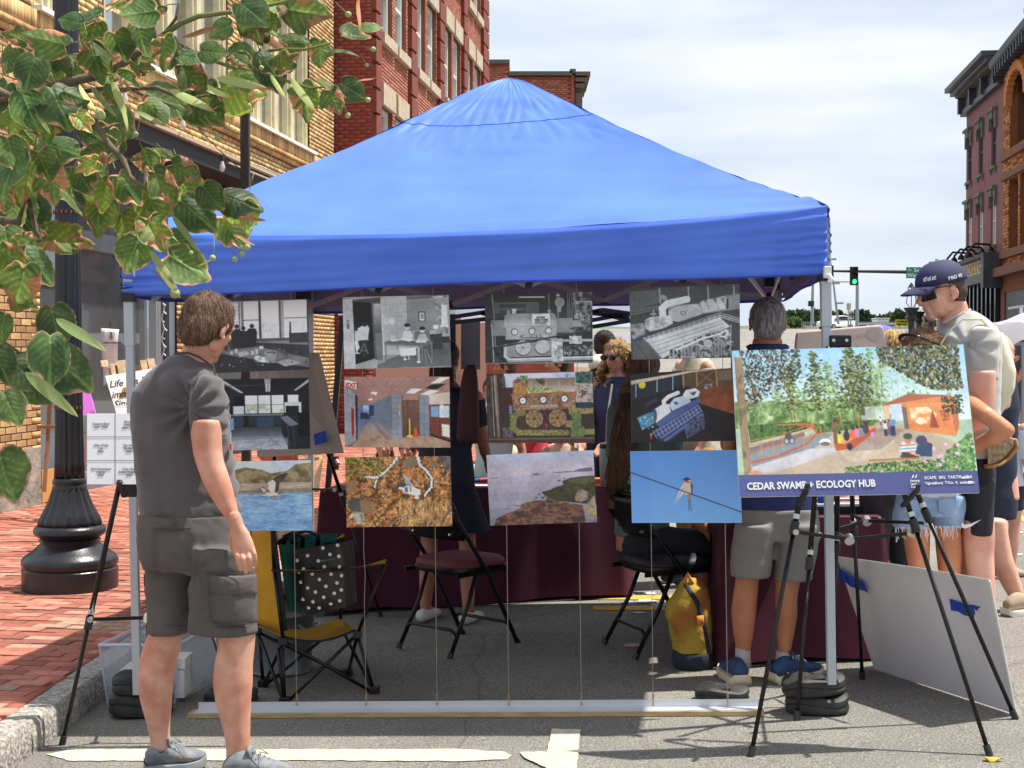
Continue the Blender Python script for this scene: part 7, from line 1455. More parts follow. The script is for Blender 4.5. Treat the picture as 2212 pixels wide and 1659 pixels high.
mb=MB()
for i in range(4):a,b=c4[i],c4[(i+1)%4];mb.sheet(lambda u,v:a.lerp(b,u).lerp(pk,min(v,.999))-Vector((0,0,0.12*math.sin(math.pi*v))),10,8)
mb.build('roof',WC,c2t,smooth=True)
mb=MB()
for i in range(4):a,b=c4[i],c4[(i+1)%4];mb.sheet(lambda u,v:a.lerp(b,u)-Vector((0,-0.004*math.sin(u*40),0.27*v)),30,3)
mb.build('valance',WC,c2t,smooth=True)
mb=MB()
def bl(p,q,Y=10.9,w_=0.032):mb.bar(at(*p,Y),at(*q,Y),w_*.6,w_)
for p,q in(((972,686),(1048,674)),((978,697),(1060,688)),((1040,676),(1130,700)),((1045,690),(1130,672)),((1270,676),(1360,684)),((1281,674),(1300,669)),((1300,669),(1365,678)),((1275,672),(1365,694)),((1278,692),(1365,676)),((1280,706),(1365,692)),((1365,694),(1480,672)),((1365,676),(1480,698)),((1480,672),(1560,690)),((1130,672),(1275,690)),((1130,700),(1278,676))):bl(p,q)
mb.build('scissor_frame',EB,c2t)
for(ax,ay),(bx,by),Y in(((978,668),(981,1100),11.2),((741,680),(708,1062),11.3),((1585,680),(1588,1080),11.0)):mb=MB();a,b=at(ax,ay,Y),at(bx,by,Y);mb.bar(a,b,0.045,0.045,(0,1,0));mb.build('leg',EB,c2t)
mb=MB();mb.box(at(722,1000,11.2),(0.07,0.06,0.1));o=mb.build('slider',BP,c2t);mb=MB();mb.tube([at(727,994,11.1),at(731,1002,11.08)],0.016,8);mb.build('red_catch',mat('red_plastic',s8(200,50,36),0.4),o)
mb=MB();mb.box(at(1012,745,12.2),(0.20,0.04,0.42));tag(rebase(mb.build('dark_panel',mat('dark_banner',s8(56,56,66),0.8))),'dark grey display panel under the white canopy beside pump photo','panel')
mb=MB();mb.box(at(988,750,12.1),(0.06,0.04,0.5));mb.box(at(996,860,12.1),(0.08,0.03,0.4));tag(rebase(mb.build('wood_post',mat('tan_wood',s8(176,134,104),0.8))),'tan wooden post left of the dark display panel','post')
for k,(x0,x1,y0,y1,Y,lab)in enumerate(((1200,1420,718,738,26,'bright white canopy edge seen above dark haired person, nearer'),(1190,1430,730,753,34,'pale striped canopy edge lower down beyond the white one'))):
 t=thing('canopy_tent',lab,'tent',at((x0+x1)/2,760,Y));a,b=at(x0,y0,Y),at(x1,y1,Y);mb=MB();mb.box(((a.x+b.x)/2,Y+1.5,(a.z+b.z)/2),(b.x-a.x,3,a.z-b.z));mb.build('roof',WC if k==0 else mat('grey_white_canvas',s8(196,196,206),0.8),t)
 for x in(a.x+.1,b.x-.1):mb=MB();mb.tube([(x,Y+.1,0.1),(x,Y+.1,b.z)],0.03,6);mb.build('leg',GALV,t)
t=thing('canopy_tent','white festival tent with drooping sides at far right','tent',at(2200,760,19));
c4=[at(2147,697,19.5),at(2330,690,18.6),at(2330,690,18.6)+SD*3,at(2147,697,19.5)+SD*3];pk=at(2260,655,20.5)
mb=MB()
for i in range(4):a,b=c4[i],c4[(i+1)%4];mb.sheet(lambda u,v:a.lerp(b,u).lerp(pk,min(v,.999))-Vector((0,0,0.1*math.sin(math.pi*v)-0.03*mn.noise(Vector((u*5,v*5,2))))),14,10)
for i in range(4):a,b=c4[i],c4[(i+1)%4];mb.sheet(lambda u,v:a.lerp(b,u)-Vector((0,0.02*math.sin(u*20+v*3),(0.3+0.10*mn.noise(Vector((u*4,0,i))))*v)),24,5)
mb.build('roof',WC,t,smooth=True);mb=MB();mb.bar(at(2168,742,19.6),at(2320,744,19),0.04,0.05);mb.bar(at(2211,742,19.4),at(2211,960,19.4),0.05,0.05,(0,1,0));mb.bar(at(2166,742,19.6),at(2166,930,19.6),0.05,0.05,(0,1,0));mb.build('frame',GALV,t)
mb=MB();mb.box(at(2260,800,21),(0.9,0.1,1.2));mb.build('dark_back_wall',mat('dark_banner',s8(56,56,66),0.8),t)
t=thing('leaning_tabletop','beige plastic tabletop panel standing behind the black easel head','panel',at(1830,760,6.6));n=24
oc=[at(x,y,6.75)for x,y in((1719,745),(1722,720),(1727,716),(1900,702),(1907,705),(1910,712),(1923,770),(1925,1000),(1730,1000))]
mb=MB();mb.prism(oc,(0,0.04,0));mb.build('panel',mat('beige_plastic',s8(206,186,176),0.55,bump=0.1,bscale=30),t,bevel=0.008)
mb=MB();mb.lathe((0,0,0),[(0.032,0),(0.032,0.0015)],24);o=mb.build('round_boss',mat('grey_boss',s8(188,170,160),0.6),t,world=False);o.rotation_euler=(R(90),0,0);o.location=at(1888,722,6.745)-ORG[t.name]
txt('embossed_lettering','LIFETIME',0.028,MC['grey_boss'],t,at(1843,732,6.745),(1,0,0.06),(0,0,1))
t=thing('painting','pink and yellow canvas painting half behind the lamp post','painting',at(200,898,12.6));mb=MB();mb.prism([at(150,800,12.75),at(183,805,12.75),at(206,895,12.6),at(160,900,12.6)],(0,0.03,0));mb.build('canvas',mat('pink_paint',s8(206,110,206),0.6,col2=s8(232,206,110),scale=1.9,contrast=(0.5,0.56)),t)
t=thing('painting','orange and lilac painting on wooden easel left of the lamp post','painting',at(118,900,12.9));mb=MB();mb.prism([at(111,795,13.0),at(150,803,13.0),at(150,905,12.9),at(124,900,12.9)],(0,0.03,0));mb.build('canvas',mat('orange_paint',s8(222,96,50),0.6,col2=s8(190,160,220),scale=3.3,contrast=(0.5,0.55)),t)
t=thing('wooden_easel','thin wooden easel with ledge holding the orange painting','easel',at(110,1020,12.9));mb=MB();mb.bar(at(112,800,13.05),at(96,1062,12.8),0.03,0.03);mb.bar(at(82,922,12.85),at(124,922,12.85),0.05,0.03);mb.build('frame',mat('brown_wood',s8(140,96,60),0.7),t)
t=thing('painted_board','white board with black handwritten words and yellow splash','painting',at(260,900,12.4));bP=[at(227,812,12.6),at(330,796,12.6),at(352,905,12.4),at(255,905,12.4)];mb=MB();mb.prism(bP,(0,0.03,0));mb.build('canvas',mat('white_canvas_board',s8(232,230,222),0.7),t)
bw=MB();bw.add([at(272+14*math.cos(a)*(1+.3*math.sin(3*a)),852+16*math.sin(a),12.49)for a in[k*.5 for k in range(12)]],[tuple(range(12))]);bw.build('yellow_splash',mat('yellow_splash',s8(236,196,70),0.6),t,fix=False)
for s_,x,y in(('Life has be',236,838),('immesur',241,861),('Since y',246,881),('I earn',252,900)):txt('handwriting',s_,0.085,INK,t,at(x,y,12.46),at(x+50,y-7,12.46)-at(x,y,12.46),(0,0,1),shear=0.3,bold=0.002)
t=thing('wooden_pallet','pale wooden pallet end resting on white painted board','pallet',at(275,812,12.9));mb=MB()
for x0,x1,y0,y1,dx in((238,246,786,812,4),(252,262,779,810,5),(263,273,778,808,3),(302,316,778,806,6),(318,328,775,800,5),(217,226,779,792,3)):mb.prism([at(x0,y0,12.8),at(x1,y0-1,12.8),at(x1+dx,y1,12.7),at(x0+dx,y1,12.7)],(0,0.09,0))
mb.bar(at(236,806,12.95),at(330,796,12.95),0.03,0.09);mb.build('planks',mat('pallet_wood',s8(186,160,124),0.8,col2=s8(150,124,92),scale=7,stretch=(4,4,1)),t)
t=thing('paper_notice','white PAINT A PARTNER notice taped to shop window','notice',at(240,835,15.2));nP=[at(221,709,15.3),at(260,712,15.3),at(254,800,15.3),at(226,835,15.3)]
mb=MB();mb.sheet(lambda u,v:bil(nP,u,v)+Vector((0,-0.02*math.sin(v*6)-.05,0)),3,12);mb.build('sheet',PAP,t,smooth=True,thick=0.002)
txt('lettering','PAINT A PARTNER',0.0235,INK,t,at(223,742,15.2),(1,0,0),(0,0,1),bold=0.0016)
for k in range(9):txt('lettering',('your own canvas with','a friend or partner','all ages','','open to everyone','ask inside','','every saturday','one to four')[k]or '-',0.014,INKG,t,at(226+k*.3,748+k*6.2,15.2),(1,0,0),(0,0,1))
mb=MB();mb.tube([at(240,722,15.2)+Vector((0.035*math.cos(a),0,0.05*math.sin(a)))for a in[k*.42 for k in range(16)]],0.003,5);mb.box(at(240,724,15.2),(0.03,0.004,0.07));mb.build('crest',INKG,t)
t=thing('coat_rack','black wall rack with dark aprons hanging inside the shop window','coat rack',at(205,705,16.4));mb=MB();mb.box(at(200,700,16.2),(0.42,0.03,0.05));
for x in(182,194,207,219):mb.bar(at(x,692,16.15),at(x,706,16.15),0.015,0.02)
mb.build('rail',BP,t)
for k,(x,y0,y1,w_,c,lab)in enumerate(((186,706,835,12,(44,46,56),'long dark apron hanging at left of the shop rack'),(196,706,768,5,(96,56,50),'narrow brown strap hanging from shop rack'),(207,706,850,9,(40,44,52),'dark blue apron hanging at right of the shop rack'))):
 mb=MB();vloft(mb,[(x-1.5,x+1.5,y0,.012),(x-w_*.4,x+w_*.3,y0+20,.02),(x-w_,x+w_,y0+50,.03),(x-w_,x+w_,y1,.03)],16.1,14);tag(rebase(mb.build('hanging_apron',mat('apron_%d'%k,s8(*c),0.8),smooth=True)),lab,'apron')
t=thing('fairy_lights','white fairy light strand hanging inside shop window edge','string lights',at(358,800,16.9));mb=MB();pts=[at(352+3*math.sin(i*1.3),655+i*9,16.5)for i in range(22)];mb.tube(pts,0.006,5);
for i in range(0,22,2):mb.tube([pts[i],pts[i]+Vector((0.03,0,-0.03))],0.008,5)
mb.build('strand',mat('pale_cord',s8(206,206,200),0.6),t)
# ======= people
SKIN=mat('skin',s8(214,166,142),0.55,col2=s8(192,130,108),scale=11,sss=0.12,bump=0.15,bscale=160,bdist=0.002,spec=0.35)
SKIN2=mat('skin_tan',s8(190,128,92),0.5,col2=s8(170,108,78),scale=8,sss=0.1,bump=0.15,bscale=140,bdist=0.002,spec=0.35)
SKIN3=mat('skin_pale',s8(222,172,150),0.5,col2=s8(206,148,128),scale=7,sss=0.12,bump=0.12,bscale=160,bdist=0.002,spec=0.35)
def hairmat(name,c,c2):return mat(name,s8(*c),0.55,col2=s8(*c2),scale=26,stretch=(3,3,0.6),bump=0.6,bscale=90,spec=0.35)
def strands(me,n,dirf,ln,wd,seed=1,sel=None):
 """adds short tapered strands to a hair mesh"""
 co=get_co(me);no=get_no(me);rng=np.random.RandomState(seed);idx=np.arange(len(co))
 if sel is not None:idx=np.array([i for i in idx if sel(co[i],no[i])])
 V=[];F=[]
 for k in range(n):
  i=idx[rng.randint(len(idx))];p=Vector(co[i]);nn=Vector(no[i]);d=Vector(dirf(p,nn));d=(d-nn*d.dot(nn));d=(d.normalized()if d.length>1e-5 else nn.orthogonal());d=(d+Vector(rng.normal(size=3))*0.22).normalized();L_=ln*rng.uniform(.6,1.3);s_=d.cross(nn).normalized()*wd
  lift=rng.uniform(0.05,0.35);a=p;b=p+d*L_*.5+nn*L_*lift*.5;c=p+d*L_+nn*L_*lift*.6
  q=len(V);V+=[a-s_,a+s_,b+s_*.8,b-s_*.8,c];F+=[(q,q+1,q+2,q+3),(q+3,q+2,q+4)]
 return V,F
def hairobj(me,m,parent,extra=None):
 me.materials.append(m);me.polygons.foreach_set('use_smooth',[True]*len(me.polygons));o=link('hair',me,parent,True)
 if extra:
  V,F=extra;m2=bpy.data.meshes.new('hair');co=get_co(me).tolist();fs=[tuple(p.vertices)for p in me.polygons];n=len(co)
  m2.from_pydata(co+[tuple(v)for v in V],[],fs+[tuple(i+n for i in f)for f in F]);m2.materials.append(m);m2.polygons.foreach_set('use_smooth',[True]*len(m2.polygons));m2.update();o.data=m2
 return o
def skinobj(meshes,m,parent,name='body'):
 me=join_meshes(name,meshes,m,True);return link(name,me,parent,True)
def cloth(mb,vox,m,parent,name,folds=None,smooth=3):
 me=remesh(mb,vox,smooth)
 if folds:displace(me,folds)
 me.materials.append(m);me.polygons.foreach_set('use_smooth',[True]*len(me.polygons));return link(name,me,parent,True)
def seg(a,b,r0,r1,mb,n=14,mid=None):
 a,b=Vector(a),Vector(b);pts=[a,a.lerp(b,.33),a.lerp(b,.66),b];rm=mid or((r0*2+r1)/3,(r0+r1*2)/3);mb.tube(pts,[r0,rm[0],rm[1],r1],n,round_cap=True)
def finger(mb,pts,r=0.0085):mb.tube(pts,[r*1.08,r*1.0,r*0.92,r*0.8][:len(pts)],10,round_cap=True)
def shoe(t,heel,toe,m,sole,nm='shoe',h=0.105,w=0.048,lift=0.0,lace=None,ankle=None):
 """running shoe lofted from heel to toe, sitting on its sole"""
 heel,toe=Vector(heel),Vector(toe);d=(toe-heel);d.z=0;Ls=d.length;d.normalize();sd_=Vector((-d.y,d.x,0));pit=(toe.z-heel.z)
 prof=[(0.0,.62,.50,.09),(0.05,.80,.70,.0),(0.16,.86,.98,0),(0.28,.84,1.0,0),(0.36,.84,.90,0),(0.5,.90,.78,0),(0.65,1.0,.62,0),(0.8,.96,.50,.0),(0.93,.70,.38,.06),(1.0,.30,.24,.14)]
 def ring(f,ww,hh,z0,top=True,grow=1.0):
  c=heel+d*(Ls*f);zb=heel.z+pit*f+0.022+z0*.1;r=[]
  for k in range(20):
   a=2*math.pi*k/20;y=math.cos(a)*w*ww*grow;z=(math.sin(a)*.5+.5)**.8*(h*hh);r.append(Vector((c.x,c.y,0))+sd_*(y*(1-0.35*(z/(h+1e-6))**2))+Vector((0,0,zb+z)))
  return r
 mb=MB();mb.rings([ring(*p)for p in prof]);o=mb.build(nm,m,t,smooth=True);s=o.modifiers.new('sub','SUBSURF');s.levels=s.render_levels=1
 mb=MB();rs=[]
 for f,ww,hh,z0 in[(-0.015,.7,0,.2),(0.03,.95,0,0),(.2,1.02,0,0),(.45,.98,0,0),(.65,1.12,0,0),(.85,1.02,0,.06),(.97,.7,0,.16),(1.01,.35,0,.22)]:
  c=heel+d*(Ls*f);zb=heel.z+pit*f;r=[]
  for y,z in((-1,.0),(-1.06,.014),(-1.0,.034),(1.0,.034),(1.06,.014),(1,.0)):r.append(Vector((c.x,c.y,0))+sd_*(y*w*ww)+Vector((0,0,zb+z+z0*.08)))
  rs.append(r)
 mb.rings(rs);mb.build('sole',sole,o,auto=True)
 if lace:
  mb=MB()
  for k in range(5):
   f=.36+k*.065;c=heel+d*(Ls*f);z=heel.z+pit*f+0.024+h*(.97-k*.085);mb.tube([Vector((c.x,c.y,z-.012))+sd_*(w*.55),Vector((c.x,c.y,z+.004))+d*.006,Vector((c.x,c.y,z-.012))-sd_*(w*.55)],0.0028,5)
  c=heel+d*(Ls*.40);b=Vector((c.x,c.y,heel.z+h+.012))
  for s_ in(-1,1):mb.tube([b,b+sd_*(s_*.03)+Vector((0,0,.012))+d*.02,b+sd_*(s_*.045)+d*.05-Vector((0,0,.015)),b+sd_*(s_*.012)+d*.03],0.0022,5)
  mb.tube([b,b+d*.05+sd_*.03-Vector((0,0,.03)),b+d*.08+sd_*.045-Vector((0,0,.06))],0.002,5)
  mb.build('laces',lace,o)
  c=heel+d*(Ls*.33);mb=MB();z=heel.z+h*1.0;mb.sheet(lambda u,v:Vector((c.x,c.y,z-.02))+sd_*((u-.5)*w*1.1)+d*(.03-.02*v)+Vector((0,0,.062*v-.01*abs(u-.5)*2)),6,4);mb.build('tongue',m,o,smooth=True,thick=.009)
 return o
# ---- 1: man in charcoal shirt seen from behind
Y1=5.45
man=thing('person','man with short brown hair in charcoal T-shirt and cargo shorts, back turned, looking at photos','person',gnd(440,1668))
sk=MB();YL,YR=5.52,5.36
vloft(sk,[(330,400,1200,.075),(326,402,1300,.078),(320,396,1370,.068),(308,390,1400,.066),(300,382,1435,.067),(297,374,1470,.064),(302,372,1510,.056),(315,368,1555,.046),(322,367,1585,.041),(325,369,1606,.040),(324,372,1626,.040),(325,370,1640,.035)],YL)
vloft(sk,[(440,550,1200,.085),(462,552,1300,.080),(476,553,1360,.070),(470,550,1400,.068),(462,546,1440,.070),(460,546,1478,.068),(466,542,1520,.060),(478,541,1560,.050),(486,541,1595,.043),(488,543,1620,.041),(488,545,1640,.040),(490,542,1654,.036)],YR)
vloft(sk,[(330,520,1180,.10),(318,508,1120,.10),(314,492,1050,.095),(304,486,960,.10),(300,478,890,.10),(310,470,840,.095),(338,462,808,.07),(372,452,790,.055)],Y1,ex=.85)
vloft(sk,[(378,454,815,.045),(382,456,795,.05),(388,462,775,.056),(394,478,755,.058),(398,484,735,.064)],Y1-.02)
HC=at(450,708,Y1-.02);hs_=.125/.12
def headparts(mb,M,s=1.0,nose=True,fem=False,ears=True):
 """local head: x right, y forward, z up; metres"""
 def E(c,r,rt=None):mb.ell(M@(Vector(c)*s),tuple(v*s for v in r),M.to_3x3()@(rt or Matrix.Identity(3)),20,14)
 E((0,-.010,.030),(.076,.098,.088));E((0,.035,-.02),(.060,.056,.082));E((0,.028,-.068),(.053,.055,.038));E((0,.074,-.093),(.024,.018,.017))
 for q in(-1,1):
  E((q*.040,.062,-.012),(.022,.020,.020));E((q*.028,.083,.028),(.024,.012,.009));E((q*.048,.008,-.062),(.014,.032,.022))
 if nose:
  mb.tube([M@(Vector(p)*s)for p in((0,.086,.024),(0,.101,.006),(0,.118,-.018),(0,.104,-.031))],[.008*s,.0095*s,.0125*s,.0105*s],10,round_cap=True)
  for q in(-1,1):E((q*.012,.099,-.026),(.009,.010,.008))
  E((0,.086,-.044),(.020,.012,.012));E((0,.089,-.054),(.022,.010,.006));E((0,.086,-.064),(.020,.010,.007));E((0,.078,-.076),(.022,.013,.013));E((0,.074,.042),(.048,.018,.024))
 if ears:
  for q in(-1,1):
   E((q*.077,-.008,-.006),(.008,.018,.030),Matrix.Rotation(R(-12),3,'X')@Matrix.Rotation(R(q*18),3,'Z'));E((q*.081,-.004,.012),(.006,.016,.014));E((q*.078,.003,-.03),(.007,.009,.010))
def headM(c,yaw,pitch=0,roll=0):
 return Matrix.Translation(c)@Matrix.Rotation(R(yaw-90),4,'Z')@Matrix.Rotation(R(-pitch),4,'X')@Matrix.Rotation(R(roll),4,'Y')
hd=MB();M1=headM(at(449,708,Y1-.03),66,20,6);headparts(hd,M1,1.06)
hd.tube([at(425,775,Y1),at(436,735,Y1-.02)],[.060,.058],16,round_cap=True)
hand=MB()
vloft(sk,[(418,478,905,.058),(412,479,935,.058),(417,480,975,.056),(423,484,1000,.053),(430,492,1020,.053),(440,500,1045,.050),(454,507,1072,.044),(470,513,1095,.037),(484,518,1116,.030),(495,523,1132,.025)],YR-.12)
Yh=YR-.15
hand.tube([at(507,1118,Yh),at(511,1135,Yh)],[(.026,.021),(.027,.021)],14,round_cap=True)
vloft(hand,[(496,526,1132,.020),(497,538,1150,.020),(500,546,1168,.019),(505,552,1186,.018),(510,552,1196,.015)],Yh)
finger(hand,[at(511,1180,Yh),at(512,1200,Yh-.018),at(516,1216,Yh-.016),at(520,1230,Yh-.004)],.0098)
finger(hand,[at(522,1188,Yh),at(525,1207,Yh-.022),at(529,1222,Yh-.018),at(531,1236,Yh-.002)],.0096)
finger(hand,[at(534,1188,Yh),at(539,1206,Yh-.020),at(541,1220,Yh-.014),at(541,1233,Yh+.002)],.0092)
finger(hand,[at(545,1182,Yh),at(550,1197,Yh-.014),at(552,1210,Yh-.008),at(551,1222,Yh+.004)],.0084)
finger(hand,[at(503,1146,Yh+.012),at(498,1165,Yh+.026),at(503,1184,Yh+.03),at(509,1198,Yh+.026)],.0105)
body=[remesh(sk,.0085,5),remesh(hd,.0048,3),remesh(hand,.0036,2)]
skinobj(body,SKIN,man)
hr=MB();hM=M1
for c,r in(((0,-.020,.036),(.088,.108,.094)),((0,-.055,-.004),(.081,.068,.082)),((0,.03,.082),(.064,.056,.042)),((0,-.068,-.046),(.062,.045,.046))):hr.ell(hM@(Vector(c)*1.04),tuple(v*1.04 for v in r),hM.to_3x3(),24,16)
hme=remesh(hr,.006,3);displace(hme,lambda c:.004*mn.noise(Vector((c.x*60,c.y*60,c.z*18)))+.003*mn.noise(c*22))
crown=hM@Vector((0,-.06,.13))
ex=strands(hme,5200,lambda p,n:(p-crown)+Vector((0,0,-.02)),.020,.0009,3)
hairobj(hme,hairmat('brown_hair',(122,90,68),(74,52,38)),man,ex)
sh=MB()
vloft(sh,[(301,518,1117,.128),(302,516,1105,.132),(298,514,1075,.128),(293,508,1020,.122),(288,502,970,.122),(285,498,920,.124),(283,494,875,.124),(287,486,846,.118),(298,474,825,.104),(318,466,806,.09),(340,464,790,.094),(362,456,775,.084),(370,444,766,.074)],Y1,n=40,ex=.88);sh.ell(at(392,846,Y1-.07),(.10,.075,.10));sh.ell(at(428,826,Y1-.08),(.075,.075,.055));sh.ell(at(425,870,Y1-.10),(.06,.06,.08))
vloft(sh,[(411,490,943,.076),(410,489,930,.076),(411,489,900,.076),(413,490,870,.078),(420,488,846,.072),(430,480,826,.062),(438,466,810,.044)],YR-.08,n=28)
arm_pit=at(408,885,YR-.14)
def folds1(c):
 d=c-arm_pit;r=max(.02,math.hypot(d.x,d.z));a=math.atan2(d.z,d.x)
 f=.0095*math.sin(a*11+3*mn.noise(c*5))*math.exp(-((r-.07)/.085)**2)*(1 if c.y<Y1 else 0)
 low=max(0,min(1,(1.28-c.z)/.25));right=max(0,min(1,(c.x+1.13)/.12))
 f+=.009*right*math.sin(c.z*95+6*mn.noise(c*6)+c.x*12)*(.4+low)
 f+=.007*low*mn.noise(Vector((c.x*5,c.y*5,c.z*22)))+.004*mn.noise(Vector((c.x*9,c.y*6,c.z*4)))
 return f+.0016*mn.noise(c*40)+.0035*mn.noise(Vector((c.x*20,c.y*12,c.z*9+c.x*14)))
CH_=mat('charcoal_cotton',s8(90,84,86),0.9,col2=s8(80,75,77),scale=5,bump=0.35,bscale=520,sheen=0.25,bdist=0.002)
shirt=cloth(sh,.0085,CH_,man,'shirt',folds1,8)
mb=MB();mb.tube([at(377,765,Y1+.03),at(386,763,Y1-.05),at(405,762,Y1-.085),at(428,770,Y1-.09),at(446,782,Y1-.09),at(460,795,Y1-.075)],[(.005,.004)]*6,8);mb.build('collar',mat('charcoal_rib',s8(70,68,76),0.9,bump=.4,bscale=600),shirt,smooth=True)
mb=MB();mb.tube([at(411+77*(k/12),936+8*math.sin(k/12*2.6),YR-.08-.079*math.sin(math.pi*k/12))for k in range(13)],.0022,6);mb.build('sleeve_hem',MC['charcoal_rib'],shirt,smooth=True)
mb=MB()
for k,(y,h)in enumerate(((965,14),)):p=at(499,y,Y1-.05);mb.box(p,(.006,.02,h/560))
mb.build('orange_print',mat('orange_print',s8(206,104,60),0.8),shirt)
so=MB()
vloft(so,[(300,512,1108,.122),(296,518,1135,.130),(297,532,1165,.136),(302,545,1200,.138),(309,552,1230,.125)],Y1-.01,n=36,ex=.86)
vloft(so,[(300,430,1170,.118),(309,428,1215,.110),(315,420,1270,.102),(319,412,1330,.098),(320,409,1366,.100)],YL-.03,n=26)
vloft(so,[(412,540,1180,.125),(412,552,1230,.120),(410,554,1290,.115),(407,555,1340,.112),(405,556,1366,.114)],YR+.0,n=26)
def folds2(c):
 f=.005*mn.noise(Vector((c.x*7,c.y*5,c.z*9)))+.004*mn.noise(Vector((c.x*4,c.y*4,c.z*22)))
 f+=.003*mn.noise(Vector((c.x*26,c.y*14,c.z*30+c.x*20)))
 d=c-at(418,1235,YR-.1);r=math.hypot(d.x,d.z);f+=.006*math.sin(math.atan2(d.z,d.x)*9)*math.exp(-(r/.12)**2);
 gx=at(312,1160,YL).x+.09;f-=.012*math.exp(-((c.x-gx)/.012)**2)*max(0,min(1,(c.z-.68)/.1))*(1 if c.y<Y1 and c.z<.93 else 0)
 return f
CG=mat('grey_cargo_cloth',s8(92,86,84),0.9,col2=s8(82,77,76),scale=6,bump=0.4,bscale=420,bdist=0.002)
shr=cloth(so,.009,CG,man,'shorts',folds2,3)
def patch(name,px0,py0,px1,py1,Y,th,m,par,puff=.012,slant=0):
 mb=MB();n=14
 def f(u,v,back=0):p=at(px0+(px1-px0)*u+slant*v,py0+(py1-py0)*v+6*math.sin(2*u),Y);q=math.sin(math.pi*u)**.4*math.sin(math.pi*v)**.4;return p+Vector((0,.03*(u-.35)**2*4-q*puff-.003*mn.noise(Vector((u*5,v*7,3)))+back,0))
 mb.sheet(lambda u,v:f(u,v),n,n);return mb.build(name,m,par,smooth=True,thick=th)
CG2=mat('grey_cargo_seam',s8(70,66,66),0.9,bump=.4,bscale=300)
pk1=patch('cargo_pocket',450,1254,546,1344,YR-.118,.008,CG,shr,.016,4)
mb=MB();
for a_,b_ in(((449,1252),(454,1344)),((454,1344),(548,1348)),((449,1280),(546,1290)),((481,1284),(484,1346)),((446,1244),(546,1236))):mb.tube([at(a_[0]+(b_[0]-a_[0])*t_,a_[1]+(b_[1]-a_[1])*t_,YR-.134+.02*abs(t_-.5))for t_ in(0,.25,.5,.75,1)],.0016,5)
mb.build('seams',CG2,pk1)
patch('pocket_flap',447,1240,548,1282,YR-.126,.006,CG,shr,.014,2)
patch('back_pocket_flap',332,1118,413,1146,Y1-.135,.006,CG,shr,.006,2);mb=MB();mb.tube([at(334,1142,Y1-.145),at(373,1145,Y1-.148),at(412,1141,Y1-.145)],.003,5);mb.tube([at(378,1133,Y1-.150),at(378,1133,Y1-.155)],.006,8);mb.build('pocket_edge',CG2,shr)
for q,nm in(([(320,YL),(364,YL),(408,YL)],0),([(406,YR),(480,YR),(555,YR)],1)):mb=MB();r_=.103 if nm==0 else .116;mb.tube([at(q[0][0]+(q[2][0]-q[0][0])*t_,1352+(3 if nm else 0),q[0][1]-(.03 if nm==0 else 0)-r_*math.sin(math.pi*t_)**.7+.0)for t_ in[k/10 for k in range(11)]],.0014,5);mb.build('hem_stitch',CG2,shr)
GSH=mat('grey_mesh_shoe',s8(132,135,137),0.8,col2=s8(106,110,114),scale=30,bump=.4,bscale=260);GSO=mat('grey_sole',s8(166,168,168),0.7,col2=s8(120,124,128),scale=16);NVS=mat('navy_sock',s8(34,44,72),0.9);LAC=mat('grey_lace',s8(120,128,136),0.7);OD=mat('orange_dot',s8(226,130,60),.6)
g1,g1b=gnd(313,1669),gnd(430,1662);g2,g2b=gnd(478,1697),gnd(632,1699)
s1=shoe(man,(g1.x,5.50,g1.z),(g1b.x+.02,5.56,g1b.z),GSH,GSO,h=.100,w=.056,lace=LAC);s2=shoe(man,(g2.x,5.34,g2.z),(g2b.x,5.31,g2b.z),GSH,GSO,h=.104,w=.056,lace=LAC)
for px,py,Y,par in((347,1619,YL,s1),(514,1643,YR,s2)):mb=MB();vloft(mb,[(px-23,px+24,py+20,.040),(px-25,px+26,py+8,.044),(px-25,px+26,py-2,.045)],Y,18);mb.build('sock',NVS,par,smooth=True)
for x,y,Y in((383,1633,YL-.05),(391,1637,YL-.05),(552,1654,YR-.06),(573,1660,YR-.06)):mb=MB();mb.box(at(x,y,Y),(.008,.003,.005));mb.build('eyelet',OD,s1 if x<450 else s2)
# ---- 2: grey haired man
Y2=6.72;gm=thing('person','grey haired man in navy polo and grey shorts, back turned, behind the big poster','person',gnd(1650,1480))
sk=MB()
vloft(sk,[(1585,1650,1200,.08),(1590,1640,1245,.07),(1583,1636,1290,.066),(1579,1634,1320,.064),(1582,1630,1355,.055),(1587,1624,1390,.044),(1592,1619,1418,.036),(1590,1619,1440,.036),(1590,1617,1462,.036)],Y2-.05)
vloft(sk,[(1680,1745,1200,.08),(1675,1730,1245,.07),(1674,1722,1290,.066),(1676,1722,1330,.064),(1678,1716,1365,.054),(1680,1710,1395,.044),(1680,1706,1420,.037),(1678,1708,1445,.038),(1680,1708,1462,.036)],Y2-.04)
vloft(sk,[(1600,1740,1120,.10),(1606,1730,1000,.10),(1590,1740,850,.10),(1600,1730,800,.09),(1622,1700,772,.06)],Y2,ex=.85)
vloft(sk,[(1618,1694,778,.062),(1624,1690,750,.060),(1626,1690,730,.062)],Y2)
hd=MB();M2=headM(at(1658,697,Y2),84,6);headparts(hd,M2,1.04,nose=True);hd.tube([at(1656,760,Y2),at(1657,725,Y2)],.060,14,round_cap=True)
for s_,ax,ay in((-1,1595,1000),(1,1750,1010)):pass
seg(at(1600,830,Y2),at(1572,960,Y2+.05),.05,.04,sk);seg(at(1572,960,Y2+.05),at(1640,1040,Y2+.3),.038,.028,sk);seg(at(1728,830,Y2),at(1762,960,Y2+.05),.05,.04,sk);seg(at(1762,960,Y2+.05),at(1740,1050,Y2+.32),.038,.028,sk)
skinobj([remesh(sk,.011,4),remesh(hd,.006,3)],SKIN2,gm)
hr=MB()
